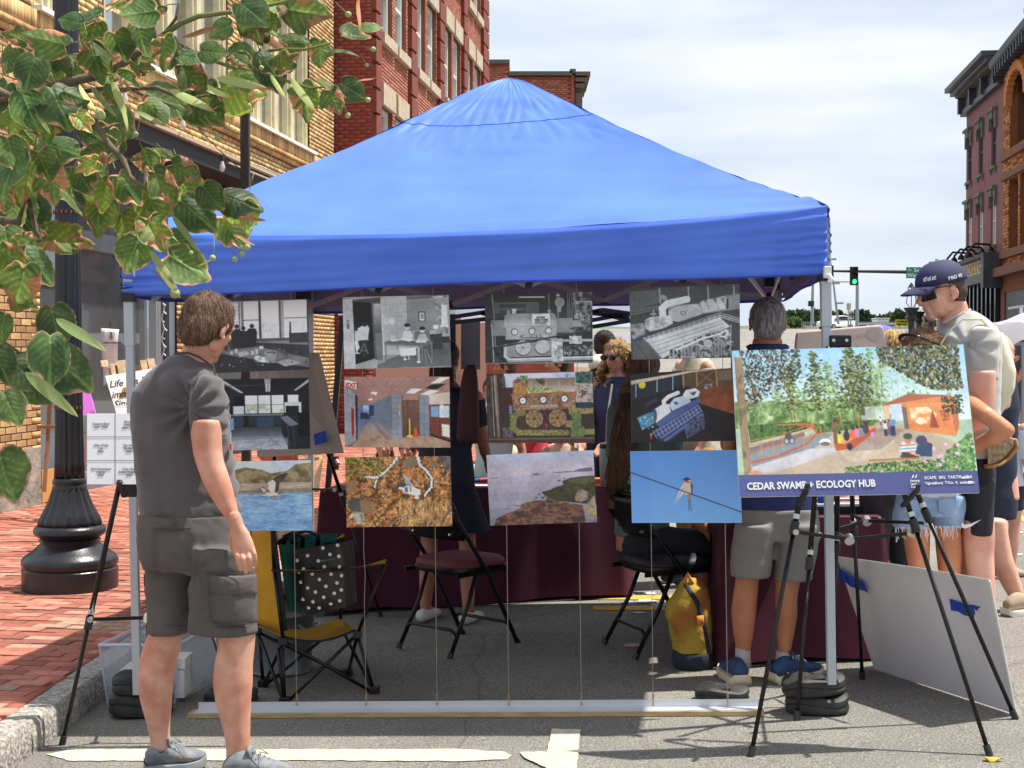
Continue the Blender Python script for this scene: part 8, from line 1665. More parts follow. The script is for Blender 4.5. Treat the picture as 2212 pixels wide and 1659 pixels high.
for c,r in(((0,-.022,.030),(.086,.102,.088)),((0,-.05,-.01),(.080,.066,.078)),((0,-.062,-.050),(.066,.044,.036)),((0,.05,.07),(.06,.05,.03))):hr.ell(M2@Vector(c),r,M2.to_3x3(),22,14)
hme=remesh(hr,.008,3);displace(hme,lambda c:.003*mn.noise(Vector((c.x*70,c.y*60,c.z*16))));ex=strands(hme,3200,lambda p,n:Vector((.15,0,-1)),.018,.0009,5)
hairobj(hme,hairmat('grey_hair',(178,174,174),(104,100,104)),gm,ex)
NV=mat('navy_polo',s8(38,50,104),0.85,col2=s8(34,44,94),scale=5,bump=.3,bscale=400,bdist=.002)
sh=MB();vloft(sh,[(1594,1768,1105,.13),(1596,1764,1080,.13),(1596,1756,1000,.13),(1586,1752,900,.13),(1580,1750,850,.125),(1586,1742,815,.11),(1604,1724,785,.085),(1620,1704,765,.065)],Y2,n=34,ex=.85);seg(at(1598,825,Y2),at(1580,920,Y2+.03),.07,.066,sh);seg(at(1732,825,Y2),at(1758,920,Y2+.03),.07,.066,sh)
pol=cloth(sh,.011,NV,gm,'shirt',lambda c:.006*mn.noise(Vector((c.x*8,c.y*5,c.z*7))));mb=MB();vloft(mb,[(1616,1702,758,.072),(1611,1706,748,.076),(1620,1697,743,.068)],Y2,24);mb.build('collar',NV,pol,smooth=True)
sh=MB();vloft(sh,[(1590,1766,1098,.125),(1590,1768,1130,.13),(1588,1770,1165,.13)],Y2-.01,n=32,ex=.85);vloft(sh,[(1588,1672,1130,.115),(1580,1670,1190,.105),(1578,1664,1246,.10)],Y2-.06,n=22);vloft(sh,[(1680,1770,1130,.12),(1675,1766,1190,.11),(1672,1754,1252,.105)],Y2-.04,n=22)
GSHT=mat('light_grey_shorts',s8(132,128,124),0.9,col2=s8(120,116,112),scale=6,bump=.3,bscale=300,bdist=.002);q=cloth(sh,.010,GSHT,gm,'shorts',lambda c:.006*mn.noise(Vector((c.x*9,c.y*6,c.z*6)))+.003*mn.noise(Vector((c.x*4,c.y*4,c.z*24))))
mb=MB();mb.sheet(lambda u,v:at(1744+24*u,1120+90*v,Y2-.09)+Vector((0,.05*u-.006*math.sin(v*22+u*5),0)),10,18);mb.build('cargo_pocket',GSHT,q,smooth=True,thick=.006)
BLS=mat('navy_running_shoe',s8(30,56,96),0.55,col2=s8(36,70,112),scale=20,bump=.3,bscale=120);BOS=mat('cream_sole',s8(216,200,172),0.6);GSK=mat('grey_sock',s8(176,170,170),0.9,bump=.6,bscale=120)
a,b=gnd(1622,1490),gnd(1562,1462);c,d=gnd(1664,1490),gnd(1770,1478)
s3=shoe(gm,Vector((at(1602,1400,6.57).x,6.57,.04)),Vector((at(1576,1400,6.7).x,6.84,.04)),BLS,BOS,h=.10,w=.052);s4=shoe(gm,Vector((at(1668,1400,6.6).x,6.60,.045)),Vector((at(1776,1400,6.7).x,6.72,.05)),BLS,BOS,h=.10,w=.05,lace=mat('cream_lace',s8(200,206,206),.6))
for x,y0,Y,par in((1605,1398,Y2-.05,s3),(1693,1406,Y2-.04,s4)):mb=MB();vloft(mb,[(x-18,x+18,y0+42,.043),(x-17,x+17,y0+20,.040),(x-17,x+16,y0,.040)],Y,18);mb.build('sock',GSK,par,smooth=True)
txt('shoe_stripes','VV',.05,BOS,s4,gnd(1700,1484)+Vector((0,-.012,.035)),gnd(1770,1472)-gnd(1662,1488),(0,0,1))
# ---- 3: man in navy cap
Y3=6.78;cm=thing('person','tall man in navy cap, sunglasses and light grey T-shirt looking down smiling','person',gnd(2110,1500))
sk=MB()
vloft(sk,[(2078,2146,1120,.085),(2079,2148,1160,.08),(2084,2146,1200,.072),(2092,2148,1245,.068),(2096,2150,1290,.07),(2100,2148,1325,.064),(2106,2144,1375,.05),(2112,2140,1415,.04),(2110,2142,1440,.04)],Y3-.08)
vloft(sk,[(2070,2110,1120,.08),(2072,2104,1200,.07),(2070,2108,1290,.066),(2076,2104,1360,.045),(2078,2104,1415,.042)],Y3+.16)
vloft(sk,[(2040,2146,1050,.11),(2040,2140,950,.10),(2030,2150,850,.11),(2030,2150,760,.11),(2036,2140,720,.10),(2046,2118,695,.07)],Y3,ex=.85)
vloft(sk,[(2030,2104,702,.066),(2031,2098,688,.062),(2030,2092,670,.060),(2028,2086,650,.062)],Y3-.01,)
vloft(sk,[(2094,2152,800,.056),(2092,2150,825,.056),(2092,2150,850,.056),(2096,2146,880,.052),(2080,2138,905,.05),(2062,2122,930,.046)],Y3-.2)
seg(at(2096,920,Y3-.2),at(2020,950,Y3-.22),.045,.028,sk)
hd=MB();M3=headM(at(2034,630,Y3-.02),196,14,0);headparts(hd,M3,1.14);hd.tube([at(2064,688,Y3),at(2052,655,Y3)],.062,14,round_cap=True)
hdm=remesh(hd,.0045,3);skinobj([remesh(sk,.010,4),hdm],SKIN3,cm)
L3=lambda c:M3@(Vector(c)*1.14)
mb=MB();mb.tube([L3((-.019,.088,-.055)),L3((0,.0985,-.0585)),L3((.019,.088,-.055))],.0022,6);mb.build('mouth_line',mat('mouth_dark',s8(120,62,56),.6),cm)
hr=MB()
for c,r in(((0,-.050,-.010),(.079,.058,.058)),((0,-.02,.03),(.082,.09,.07))):hr.ell(L3(c),tuple(v*1.10 for v in r),M3.to_3x3(),20,14)
hme=remesh(hr,.007,3);ex=strands(hme,1500,lambda p,n:Vector((.1,0,-1)),.016,.0009,8,lambda c,n:True);hairobj(hme,hairmat('dark_brown_hair',(92,72,56),(60,46,36)),cm,ex)
NC=mat('navy_cap_cloth',s8(44,46,78),0.8,bump=.3,bscale=400,bdist=.002)
cap=thing('baseball_cap','navy baseball cap with white lettering worn by the tall man','cap',L3((0,0,.06)))
cb=MB();rs=[]
for j in range(9):
 ph=j/8*math.pi/2*.98;rs.append([L3((.091*math.cos(ph)**.8*math.cos(a),-.008+.113*math.cos(ph)**.8*math.sin(a),.036+.095*math.sin(ph)**1.05+.006*math.sin(a)*(1-j/8)))for a in[2*math.pi*k/36 for k in range(36)]])
cb.rings(rs,cap=True);cb.build('crown',NC,cap,smooth=True)
cb=MB();cb.sheet(lambda u,v:L3((.090*math.sin((u-.5)*2.1)*(1-.1*v),-.010+.111*math.cos((u-.5)*2.1)+.085*v*math.cos((u-.5)*2.1)**.6,.043-.016*v*v-3.2*(.090*math.sin((u-.5)*2.1))**2*(.35+.65*v))),18,10);cb.build('brim',NC,cap,smooth=True,thick=.005)
cb=MB();cb.tube([L3((.074,-.008+.0,.128))for _ in range(2)]if False else[L3((0,-.008,.134)),L3((0,-.008,.137))],.008,8);cb.build('button',NC,cap)
nrm3=lambda c:(M3.to_3x3()@Vector(c)).normalized()
side=1 if nrm3((1,0,0)).y<0 else-1
fwd=nrm3((0,1,0));
for k,ch in enumerate('PRO V1'):
 if ch==' ':continue
 a=R(12)-k*.105;p=L3((side*.096*math.cos(a),-.008+.118*math.sin(a),.048));ux_=M3.to_3x3()@Vector((side*math.sin(a)*-.089,.108*math.cos(a),0))*-1
 txt('lettering',ch,.023,INKW,cap,p,ux_,M3.to_3x3()@Vector((-side*.12,0,1)),bold=.0007)
for k,ch in enumerate('tleist'):
 a=R(66)-k*.085;p=L3((side*.0965*math.cos(a),-.008+.119*math.sin(a),.064));ux_=M3.to_3x3()@Vector((side*math.sin(a)*-.089,.108*math.cos(a),0))*-1
 txt('script_lettering',ch,.030,INKW,cap,p,ux_,M3.to_3x3()@Vector((-side*.2,0,1)),bold=.0008,shear=.35)
gl=thing('sunglasses','black sunglasses worn by the tall man under his cap','sunglasses',L3((0,.09,.02)));GLB=mat('gloss_black',s8(14,14,18),0.12)
for q in(-1,1):
 mb=MB();mb.sheet(lambda u,v:L3((q*(.012+.052*u),.102-.028*u*u-.006*v,.032-.047*v-.004*(1-u)*v)),8,6);mb.build('lens',GLB,gl,smooth=True,thick=.005)
 mb=MB();mb.tube([L3((q*.066,.078,.028)),L3((q*.082,.03,.026)),L3((q*.083,-.005,.020)),L3((q*.081,-.02,.006))],[(.004,.0025)]*4,8);mb.build('temple_arm',GLB,gl,smooth=True)
mb=MB();mb.tube([L3((-.014,.103,.026)),L3((.014,.103,.026))],.003,6);mb.build('bridge',GLB,gl)
LG=mat('light_grey_cotton',s8(182,180,174),0.9,col2=s8(172,170,165),scale=6,bump=.3,bscale=500,sheen=.2,bdist=.002)
sh=MB();vloft(sh,[(2040,2146,990,.135),(2036,2150,960,.135),(2024,2158,900,.14),(2018,2160,830,.145),(2014,2162,770,.14),(2018,2160,730,.13),(2030,2150,705,.11),(2038,2130,690,.085),(2042,2112,679,.068),(2046,2100,673,.064)],Y3,n=36,ex=.85);vloft(sh,[(2088,2157,822,.072),(2088,2157,800,.074),(2090,2160,760,.078),(2096,2160,730,.076),(2104,2154,708,.062)],Y3-.16,n=24)
def folds3(c):d=c-at(2096,745,Y3-.2);r=math.hypot(d.x,d.z);return .006*math.sin(math.atan2(d.z,d.x)*8)*math.exp(-(r/.16)**2)+.008*mn.noise(Vector((c.x*8,c.y*4,c.z*5)))+.004*mn.noise(Vector((c.x*5,c.y*4,c.z*22)))
shirt3=cloth(sh,.010,LG,cm,'shirt',folds3);mb=MB();mb.tube([at(2032,702,Y3-.055),at(2044,694,Y3-.08),at(2062,684,Y3-.075),at(2082,674,Y3-.06),at(2096,669,Y3-.02)],[(.006,.006)]*5,8);mb.build('collar',LG,shirt3,smooth=True)
mb=MB();mb.tube([at(2088+69*k/10,814,Y3-.16-.076*math.sin(math.pi*k/10))for k in range(11)],.0022,5);mb.build('sleeve_hem',mat('grey_seam',s8(150,148,144),.9),shirt3)
BKS=mat('black_shorts_cloth',s8(30,28,36),0.75,bump=.3,bscale=200)
sh=MB();vloft(sh,[(2060,2144,980,.125),(2058,2146,1020,.13),(2056,2144,1060,.13)],Y3,n=30,ex=.85);vloft(sh,[(2074,2146,1040,.12),(2075,2143,1100,.115),(2076,2143,1153,.112)],Y3-.06,n=24);vloft(sh,[(2050,2110,1040,.11),(2056,2110,1152,.10)],Y3+.14,n=22)
sh3=cloth(sh,.010,BKS,cm,'shorts',lambda c:.006*mn.noise(Vector((c.x*12,c.y*8,c.z*4))))
mb=MB();sw=[(2078,1128),(2084,1134),(2098,1131),(2120,1122),(2098,1137),(2083,1142),(2077,1137)];mb.add([at(x,y,Y3-.186)for x,y in sw],[tuple(range(7))]);mb.build('swoosh_mark',INKW,sh3,fix=False,thick=.002)
for x in(2110,2088):shoe(cm,Vector((at(x+8,1400,Y3+(.16 if x<2100 else-.08)).x,Y3+(.16 if x<2100 else-.08),.08))+Vector((.04,0,0)),Vector((at(x-50,1400,Y3+(.16 if x<2100 else-.08)).x,Y3+(.16 if x<2100 else-.08),.08)),GSH,BOS,h=.1)
CRM=mat('cream_cotton',s8(222,218,196),0.85,col2=s8(208,204,182),scale=5,bump=.3,bscale=200)
cbag=thing('drawstring_bag','cream cotton drawstring bag hanging on back of the tall man','bag',at(2168,860,Y3+.1))
mb=MB();vloft(mb,[(2120,2156,905,.03),(2122,2172,880,.06),(2128,2190,840,.09),(2136,2192,800,.10),(2140,2184,770,.09),(2146,2176,740,.06),(2150,2166,718,.02)],Y3+.10,n=24);cloth(mb,.011,CRM,cbag,'bag_body',lambda c:.009*mn.noise(Vector((c.x*14,c.y*9,c.z*5))))
mb=MB();mb.tube([at(2150,722,Y3-.09),at(2120,690,Y3-.11),at(2080,690,Y3-.14),at(2050,716,Y3-.15),at(2032,745,Y3-.15)],[(.006,.003)]*5,6);mb.tube([at(2150,722,Y3-.09),at(2160,780,Y3-.1),at(2148,900,Y3-.09)],.004,6);mb.build('cord',mat('cream_cord',s8(206,200,170),.8),cbag)
# ---- 4: brown haired woman, elbow out
Y4=6.70;bwm=thing('person','woman with brown hair and sunglasses on head, denim shorts, elbow out, behind poster','person',gnd(2005,1490))
sk=MB()
vloft(sk,[(1946,2010,1120,.085),(1950,2008,1150,.08),(1958,2007,1200,.07),(1966,2006,1240,.062),(1970,2010,1300,.06),(1974,2006,1345,.05),(1978,1998,1400,.036),(1976,2002,1448,.04)],Y4)
vloft(sk,[(2014,2074,1120,.085),(2020,2074,1150,.08),(2024,2076,1200,.07),(2028,2074,1240,.062),(2030,2078,1300,.06),(2034,2072,1345,.05),(2038,2060,1400,.036),(2036,2064,1448,.04)],Y4+.02)
vloft(sk,[(1946,2076,1090,.10),(1950,2066,1000,.09),(1944,2068,900,.09),(1940,2074,830,.09),(1960,2050,800,.06),(1978,2016,785,.05)],Y4,ex=.85)
sk.tube([at(2066,850,Y4-.02),at(2090,870,Y4-.14),at(2130,897,Y4-.26),at(2176,930,Y4-.30)],[.050,.046,.041,.036],16,round_cap=True);sk.tube([at(2176,930,Y4-.30),at(2150,942,Y4-.26),at(2110,962,Y4-.16),at(2076,980,Y4-.0)],[.034,.036,.033,.026],16,round_cap=True)
hd=MB();M4=headM(at(1990,768,Y4),215,22);headparts(hd,M4,.98);hd.tube([at(1996,800,Y4),at(1990,765,Y4)],.05,12,round_cap=True)
skinobj([remesh(sk,.010,4),remesh(hd,.0055,3)],mat('skin_warm',s8(206,140,100),0.42,col2=s8(190,120,86),scale=8,sss=.1,spec=.45),bwm)
hr=MB()
for c,r in(((0,-.02,.036),(.088,.104,.086)),((0,-.06,-.02),(.084,.07,.09)),((.0,-.07,-.09),(.07,.05,.07))):hr.ell(M4@Vector(c),r,M4.to_3x3(),22,14)
hme=remesh(hr,.007,3);displace(hme,lambda c:.005*mn.noise(Vector((c.x*30,c.y*60,c.z*30))));c0_=M4@Vector((0,.08,.08));ex=strands(hme,2600,lambda p,n:p-c0_,.045,.0012,4);hairobj(hme,hairmat('highlighted_hair',(86,58,42),(150,112,72)),bwm,ex)
gl=thing('sunglasses','sunglasses with dark arms pushed up on brown haired woman','sunglasses',at(1995,705,Y4));mb=MB();mb.sheet(lambda u,v:M4@Vector(((u-.5)*.14,.052-.1*(u-.5)**2+.02*v,.122+.018*v-.12*(u-.5)**2)),12,3);mb.build('lens',GLB,gl,smooth=True,thick=.004)
for q in(-1,1):mb=MB();mb.tube([M4@Vector((q*.072,.04,.10)),M4@Vector((q*.094,-.02,.05)),M4@Vector((q*.094,-.06,.01))],[(.003,.005)]*3,6);mb.build('temple_arm',GLB,gl)
sh=MB();vloft(sh,[(1938,2082,1068,.115),(1934,2084,1090,.12),(1934,2082,1112,.12)],Y4,n=30,ex=.85);vloft(sh,[(1932,2008,1095,.105),(1930,2008,1120,.10),(1929,2008,1140,.098)],Y4-.01,n=22);vloft(sh,[(2012,2084,1095,.105),(2014,2082,1120,.10),(2016,2080,1137,.098)],Y4+.01,n=22)
DEN=mat('light_denim',s8(156,180,210),0.9,col2=s8(120,146,180),scale=9,bump=.5,bscale=240,bdist=.003);q=cloth(sh,.009,DEN,bwm,'shorts',lambda c:.005*mn.noise(Vector((c.x*10,c.y*6,c.z*14))))
sh=MB();vloft(sh,[(1944,2074,1074,.115),(1942,2070,1020,.11),(1944,2068,940,.105),(1940,2072,860,.105),(1950,2064,815,.09)],Y4,n=28,ex=.85);cloth(sh,.011,mat('white_top',s8(200,200,204),.9),bwm,'shirt')
mb=MB();rng=random.Random(4)
for i in range(70):
 left=i%2;x=rng.uniform(1932,2006)if left else rng.uniform(2018,2080);y=1139 if left else 1136;ln=rng.choice((5,8,12,26,34))*rng.uniform(.5,1);Yq=Y4-.10+.0
 mb.tube([at(x,y,Yq),at(x+rng.uniform(-4,4),y+ln*.5,Yq-.004),at(x+rng.uniform(-5,5),y+ln,Yq)],.0013,4)
mb.build('frayed_threads',mat('white_thread',s8(220,222,228),.9),q)['kind']='stuff'
for k,(a_,b_)in enumerate((((2026,1078),(2066,1104)),((1952,1080),(1990,1104)))):mb=MB();mb.prism([at(a_[0],a_[1],Y4-.124),at(b_[0],a_[1],Y4-.124),at(b_[0]-2,b_[1],Y4-.122),at((a_[0]+b_[0])/2,b_[1]+8,Y4-.122),at(a_[0]+2,b_[1],Y4-.122)],(0,-.004,0));mb.build('back_pocket',DEN,q)
Yb_=Y4-.06;hbag=thing('handbag','brown snakeskin handbag with tan base beside the bent elbow','bag',at(2160,990,Y4-.05));mb=MB();mb.rings([[at(2136+x,y,Y4-.12+d_)for x,y in((-2,1006),(20,999),(40,983),(56,962),(52,945),(30,934),(16,924),(2,934),(-4,960))]for d_ in(0,.09)]);mb.build('bag_body',mat('snakeskin',s8(120,98,72),.6,col2=s8(176,154,118),scale=50,bump=.4,bscale=60),hbag,bevel=.01,smooth=False)
mb=MB();mb.tube([at(x,y,Y4-.085)for x,y in((2130,1008),(2156,1002),(2176,988),(2192,966),(2188,948))],[(.05,.010)]*5,10);mb.build('tan_base',mat('tan_leather',s8(176,134,84),.6),hbag,smooth=True)
mb=MB();mb.tube([at(2146,948,Y4-.135)+Vector((.02*math.cos(a),0,.02*math.sin(a)))for a in[k*.45 for k in range(15)]],.004,6);mb.build('ring_buckle',mat('silver_ring',s8(200,190,170),.3,metal=.6),hbag)
# ---- 9: seated woman with long hair
Y9=7.62;sw_=thing('person','seated woman in teal T-shirt with very long brown hair, back turned at table','person',gnd(1450,1400))
sk=MB()
vloft(sk,[(1330,1440,1190,.12),(1330,1436,1130,.11),(1338,1440,1000,.10),(1335,1450,900,.10),(1350,1430,850,.08),(1372,1402,830,.05)],Y9,ex=.85)
seg(at(1400,1185,Y9-.05),at(1530,1195,Y9+.02),.085,.07,sk);seg(at(1400,1180,Y9+.12),at(1535,1185,Y9+.2),.085,.07,sk);seg(at(1530,1195,Y9+.02),at(1500,1370,Y9+.0),.06,.04,sk);seg(at(1535,1185,Y9+.2),at(1520,1360,Y9+.2),.06,.04,sk)
seg(at(1440,900,Y9),at(1462,1060,Y9-.06),.045,.04,sk);seg(at(1462,1075,Y9-.10),at(1522,1140,Y9-.12),.04,.032,sk);
for k in range(4):finger(sk,[at(1522,1136+k*5,Y9-.12),at(1533,1146+k*6,Y9-.13),at(1530,1158+k*4,Y9-.12)],.010)
hd=MB();M9=headM(at(1392,800,Y9),65,10);headparts(hd,M9,1.0);skinobj([remesh(sk,.012,4),remesh(hd,.008,3)],SKIN2,sw_)
TT=mat('teal_tshirt',s8(96,118,116),0.9,col2=s8(86,108,108),scale=6,bump=.3,bscale=300);sh=MB();vloft(sh,[(1326,1450,1156,.13),(1328,1446,1135,.13),(1328,1446,1050,.12),(1326,1450,950,.12),(1330,1452,890,.12),(1346,1436,848,.09),(1366,1410,830,.06)],Y9,n=30,ex=.85);seg(at(1444,890,Y9),at(1456,990,Y9-.05),.06,.058,sh);seg(at(1336,890,Y9),at(1330,980,Y9),.06,.058,sh)
q=cloth(sh,.012,TT,sw_,'shirt',lambda c:.007*mn.noise(c*7))
for s_,x,y,h in(('URN W',1344,1020,.035),('NRI',1344,1046,.06),('WILDS',1338,1074,.06),('TO LIFE',1340,1096,.036)):txt('shirt_lettering',s_,h,mat('pale_print',s8(160,176,170),.8),q,at(x,y,Y9-.145),(1,-.03,0),(0,0,1),bold=.001)
sh=MB();seg(at(1392,1178,Y9-.08),at(1512,1184,Y9-.05),.115,.10,sh);seg(at(1392,1180,Y9+.1),at(1510,1185,Y9+.16),.10,.095,sh);vloft(sh,[(1334,1450,1215,.13),(1330,1450,1180,.14),(1334,1440,1150,.12)],Y9,n=26);cloth(sh,.012,mat('black_cotton',s8(34,34,40),.85),sw_,'shorts',lambda c:.009*mn.noise(Vector((c.x*9,c.y*9,c.z*9))))
HB=hairmat('long_brown_hair',(110,84,62),(70,52,40));hr=MB()
for c,r in(((0,-.02,.03),(.09,.108,.094)),((0,-.06,-.04),(.085,.06,.1))):hr.ell(M9@Vector(c),r,M9.to_3x3(),22,14)
vloft(hr,[(1340,1430,830,.06),(1332,1400,880,.05),(1322,1384,940,.04),(1312,1366,1000,.034),(1310,1350,1060,.026),(1312,1338,1100,.016)],Y9-.135,n=24)
hme=remesh(hr,.010,2);displace(hme,lambda c:.006*mn.noise(Vector((c.x*60,c.y*40,c.z*3))));rng=random.Random(3);hm=MB()
for i in range(70):
 a=rng.random();x0=1340+90*a;x1=1322+62*a;x2=1308+40*a;yb=rng.uniform(1040,1112);hm.tube([at(x0,850,Y9-.19),at(x1+rng.uniform(-4,4),940,Y9-.185-rng.random()*.012),at(x2+rng.uniform(-5,6),1030,Y9-.17),at(x2+rng.uniform(-8,6),yb,Y9-.155)],[.004,.0045,.004,.001],5)
hairobj(hme,HB,sw_,(hm.v,hm.f))
for x in(1500,1520):shoe(sw_,gnd(x,1395),gnd(x+20,1372),mat('dark_shoe',s8(40,40,44),.7),BP,h=.08)
# ---- people further off: one articulated builder
def fig(lab,x,y=None,Y=None,H_=1.7,yaw=0,top=(120,120,120),bot=(60,60,70),botk='pants',hair=(70,50,40),hk='short',skin=None,shoe_c=(60,60,64),arms=None,sleeve=.5,vox=.016,sit=0,legs=None,group=None,zoff=0.0,cap=None,hemz=None,glasses=False,pitch=4,bw=1.0,top2=None,ln=0,bag=None):
 if Y is None:p0=gnd(x,y)
 else:q=at(x,700,Y);p0=Vector((q.x,Y,gz(q.x)))
 p0=p0+Vector((0,0,zoff));k=H_/1.75;t=thing('person',lab,'person',p0,R(yaw-90),group);S=skin or SKIN;O=-0.45*sit
 def V(a,b,c):return Vector((a*k*bw,b*k,c*k+O*(c>.55)))
 ar=arms or[((.25,-.02,1.13),(.27,.10,.90))]*2;hipz=.90
 b=MB();lg=legs or[((.10,.01,.49),(.10,-.02,.09),(0,0))]*2
 for i,s_ in enumerate((1,-1)):
  kn,an,ft=lg[i];hp=V(s_*.085,0,hipz);K_=Vector((s_*kn[0]*k,kn[1]*k,kn[2]*k));A_=Vector((s_*an[0]*k,an[1]*k,an[2]*k));m1=hp.lerp(K_,.45)
  b.tube([hp,m1,K_,K_.lerp(A_,.35),A_],[.085*k,.08*k,.055*k,.058*k,.036*k],12,round_cap=True);b.tube([A_,A_+Vector((0,.10*k,-.05*k))],[.036*k,.03*k],10,round_cap=True)
  e,w_=ar[i];sh_=V(s_*.185,0,1.41);E_=Vector((s_*e[0]*k,e[1]*k,e[2]*k+O));W2=Vector((s_*w_[0]*k,w_[1]*k,w_[2]*k+O));b.tube([sh_,sh_.lerp(E_,.5),E_,E_.lerp(W2,.4),W2],[.05*k,.045*k,.038*k,.038*k,.025*k],10,round_cap=True)
  d=(W2-E_).normalized();b.ell(W2+d*.045*k,(.03*k,.03*k,.045*k))
  sd2=d.orthogonal().normalized()
  for f_ in range(4):b.tube([W2+d*.07*k+sd2*(f_-1.5)*.017*k,W2+d*.13*k+sd2*(f_-1.5)*.017*k+Vector((0,.01,-.01))],.0085*k,6,round_cap=True)
  b.tube([W2+d*.03*k+sd2*.028*k,W2+d*.075*k+sd2*.05*k],.010*k,6,round_cap=True)
 def ringl(rows,n=22):return[[Vector((cx_+rx*k*bw*math.cos(a),cy_+ry*k*math.sin(a),z*k+O*(z>.55)))for a in[2*math.pi*q/n for q in range(n)]]for z,rx,ry,cx_,cy_ in rows]
 b.rings(ringl([(.84,.13,.10,0,0),(.95,.155,.11,0,0),(1.08,.135,.10,0,0),(1.25,.16,.11,0,0),(1.38,.175,.10,0,-.01),(1.46,.11,.075,0,-.01),(1.52,.055,.055,0,0),(1.58,.052,.055,0,.01)]))
 M=Matrix.Translation(V(0,.02,1.64))@Matrix.Rotation(R(-pitch),4,'X');h=MB();headparts(h,M,k*.98)
 me=join_meshes('body',[remesh(b,vox,3),remesh(h,min(.009,vox),2)],S,True);o=link('body',me,t,False)
 sh_m=mat('cloth_%d_%d_%d'%top,s8(*top),.9,bump=.3,bscale=120,**({'col2':s8(*top2),'scale':9}if top2 else{}));bt_m=mat('cloth_%d_%d_%d'%bot,s8(*bot),.9,bump=.3,bscale=120)
 c=MB();hz=hemz or .86;c.rings(ringl([(hz,.172,.128,0,0),(.98,.168,.124,0,0),(1.1,.155,.118,0,0),(1.26,.178,.128,0,0),(1.38,.19,.115,0,-.01),(1.455,.12,.088,0,-.01),(1.49,.075,.07,0,0)]))
 if sleeve>0:
  for i,s_ in enumerate((1,-1)):
   e,w_=ar[i];sh_=V(s_*.175,0,1.40);E_=Vector((s_*e[0]*k,e[1]*k,e[2]*k+O));q=sh_.lerp(E_,min(1,sleeve*1.2));c.tube([sh_,q],[.066*k,.06*k],12,round_cap=False)
   if sleeve>1:W2=Vector((s_*w_[0]*k,w_[1]*k,w_[2]*k+O));c.tube([q,E_,E_.lerp(W2,sleeve-1)],[.058*k,.055*k,.042*k],12)
 mm=remesh(c,vox,3);displace(mm,lambda q:.008*mn.noise(Vector((q.x*9,q.y*6,q.z*6))));mm.materials.append(sh_m);mm.polygons.foreach_set('use_smooth',[True]*len(mm.polygons));link('shirt',mm,t,False)
 c=MB();c.rings(ringl([(.80,.15,.12,0,0),(.88,.168,.126,0,0),(.98,.158,.118,0,0)]));end={'shorts':.62,'pants':1.93,'skirt':.8}[botk]
 if botk=='skirt':c.rings(ringl([(.48+ln,.27,.20,0,0),(.7,.22,.165,0,0),(.9,.165,.125,0,0),(1.0,.155,.12,0,0)]))
 else:
  for i,s_ in enumerate((1,-1)):
   kn,an,ft=lg[i];hp=V(s_*.085,0,.88);K_=Vector((s_*kn[0]*k,kn[1]*k,kn[2]*k));A_=Vector((s_*an[0]*k,an[1]*k,an[2]*k))
   c.tube([hp,hp.lerp(K_,min(1,end))]if end<=1 else[hp,K_,K_.lerp(A_,end-1)],[.10*k,.095*k]if end<=1 else[.10*k,.078*k,.062*k],14)
 mm=remesh(c,vox,3);displace(mm,lambda q:.006*mn.noise(Vector((q.x*9,q.y*6,q.z*9))));mm.materials.append(bt_m);mm.polygons.foreach_set('use_smooth',[True]*len(mm.polygons));link(botk if botk!='pants' else 'trousers',mm,t,False)
 for i,s_ in enumerate((1,-1)):
  kn,an,ft=lg[i];A_=Vector((s_*an[0]*k,an[1]*k,an[2]*k));f=MB();f.tube([A_+Vector((0,-.05*k,-.045*k)),A_+Vector((0,.03*k,-.045*k)),A_+Vector((0,.17*k,-.06*k))],[(.042*k,.04*k),(.045*k,.045*k),(.038*k,.025*k)],12,round_cap=True);f.build('shoe',mat('shoe_%d_%d_%d'%shoe_c,s8(*shoe_c),.7),t,world=False,smooth=True)
 if hk!='bald':
  hm_=hairmat('hair_%d_%d_%d'%hair,hair,tuple(int(v*.6)for v in hair));g=MB();parts=[((0,-.022,.038),(.087,.104,.092)),((0,-.055,-.005),(.08,.066,.08))]
  if hk in('long','curly'):parts+=[((0,-.075,-.09),(.085,.05,.11)),((0,-.085,-.17),(.08,.04,.09))]
  if hk=='bun':parts+=[((0,-.12,.07),(.045,.045,.045))]
  for cc_,r in parts:g.ell(M@(Vector(cc_)*k),tuple(v*k for v in r),None,18,12)
  mm=remesh(g,.010,2);displace(mm,lambda q:(.012 if hk=='curly' else .004)*mn.noise(q*(38 if hk=='curly' else 60)));ex=strands(mm,900 if hk!='curly' else 1600,(lambda p,n:Vector((math.sin(p.z*90),math.cos(p.z*80),-.8)))if hk=='curly' else(lambda p,n:Vector((0,-.2,-1))),.03,.0016,2)
  hairobj(mm,hm_,t,ex).location=(0,0,0)
 if cap:g=MB();g.ell(M@Vector((0,-.01,.06)),(.092,.108,.072),None,20,10);g.build('cap',mat('capc_%d_%d_%d'%cap,s8(*cap),.8),t,world=False,smooth=True)
 if glasses:
  g=MB()
  for s_ in(-1,1):g.ell(M@Vector((s_*.036,.098,.018)),(.03,.012,.022),None,14,8);g.tube([M@Vector((s_*.06,.09,.022)),M@Vector((s_*.082,0,.02))],.003,5)
  g.build('sunglasses',GLB,t,world=False,smooth=True)
 return t
cw=fig('woman with curly golden hair, sunglasses and navy top behind the table',1334,Y=9.9,H_=1.64,yaw=232,top=(50,60,96),bot=(40,44,60),hair=(190,150,90),hk='curly',sleeve=.9,vox=.012,glasses=True,pitch=14,arms=[((.22,.08,1.12),(.10,.3,1.0)),((.22,.08,1.12),(.12,.3,1.0))])
hz_=MB();rng=random.Random(12);b0=cw.location
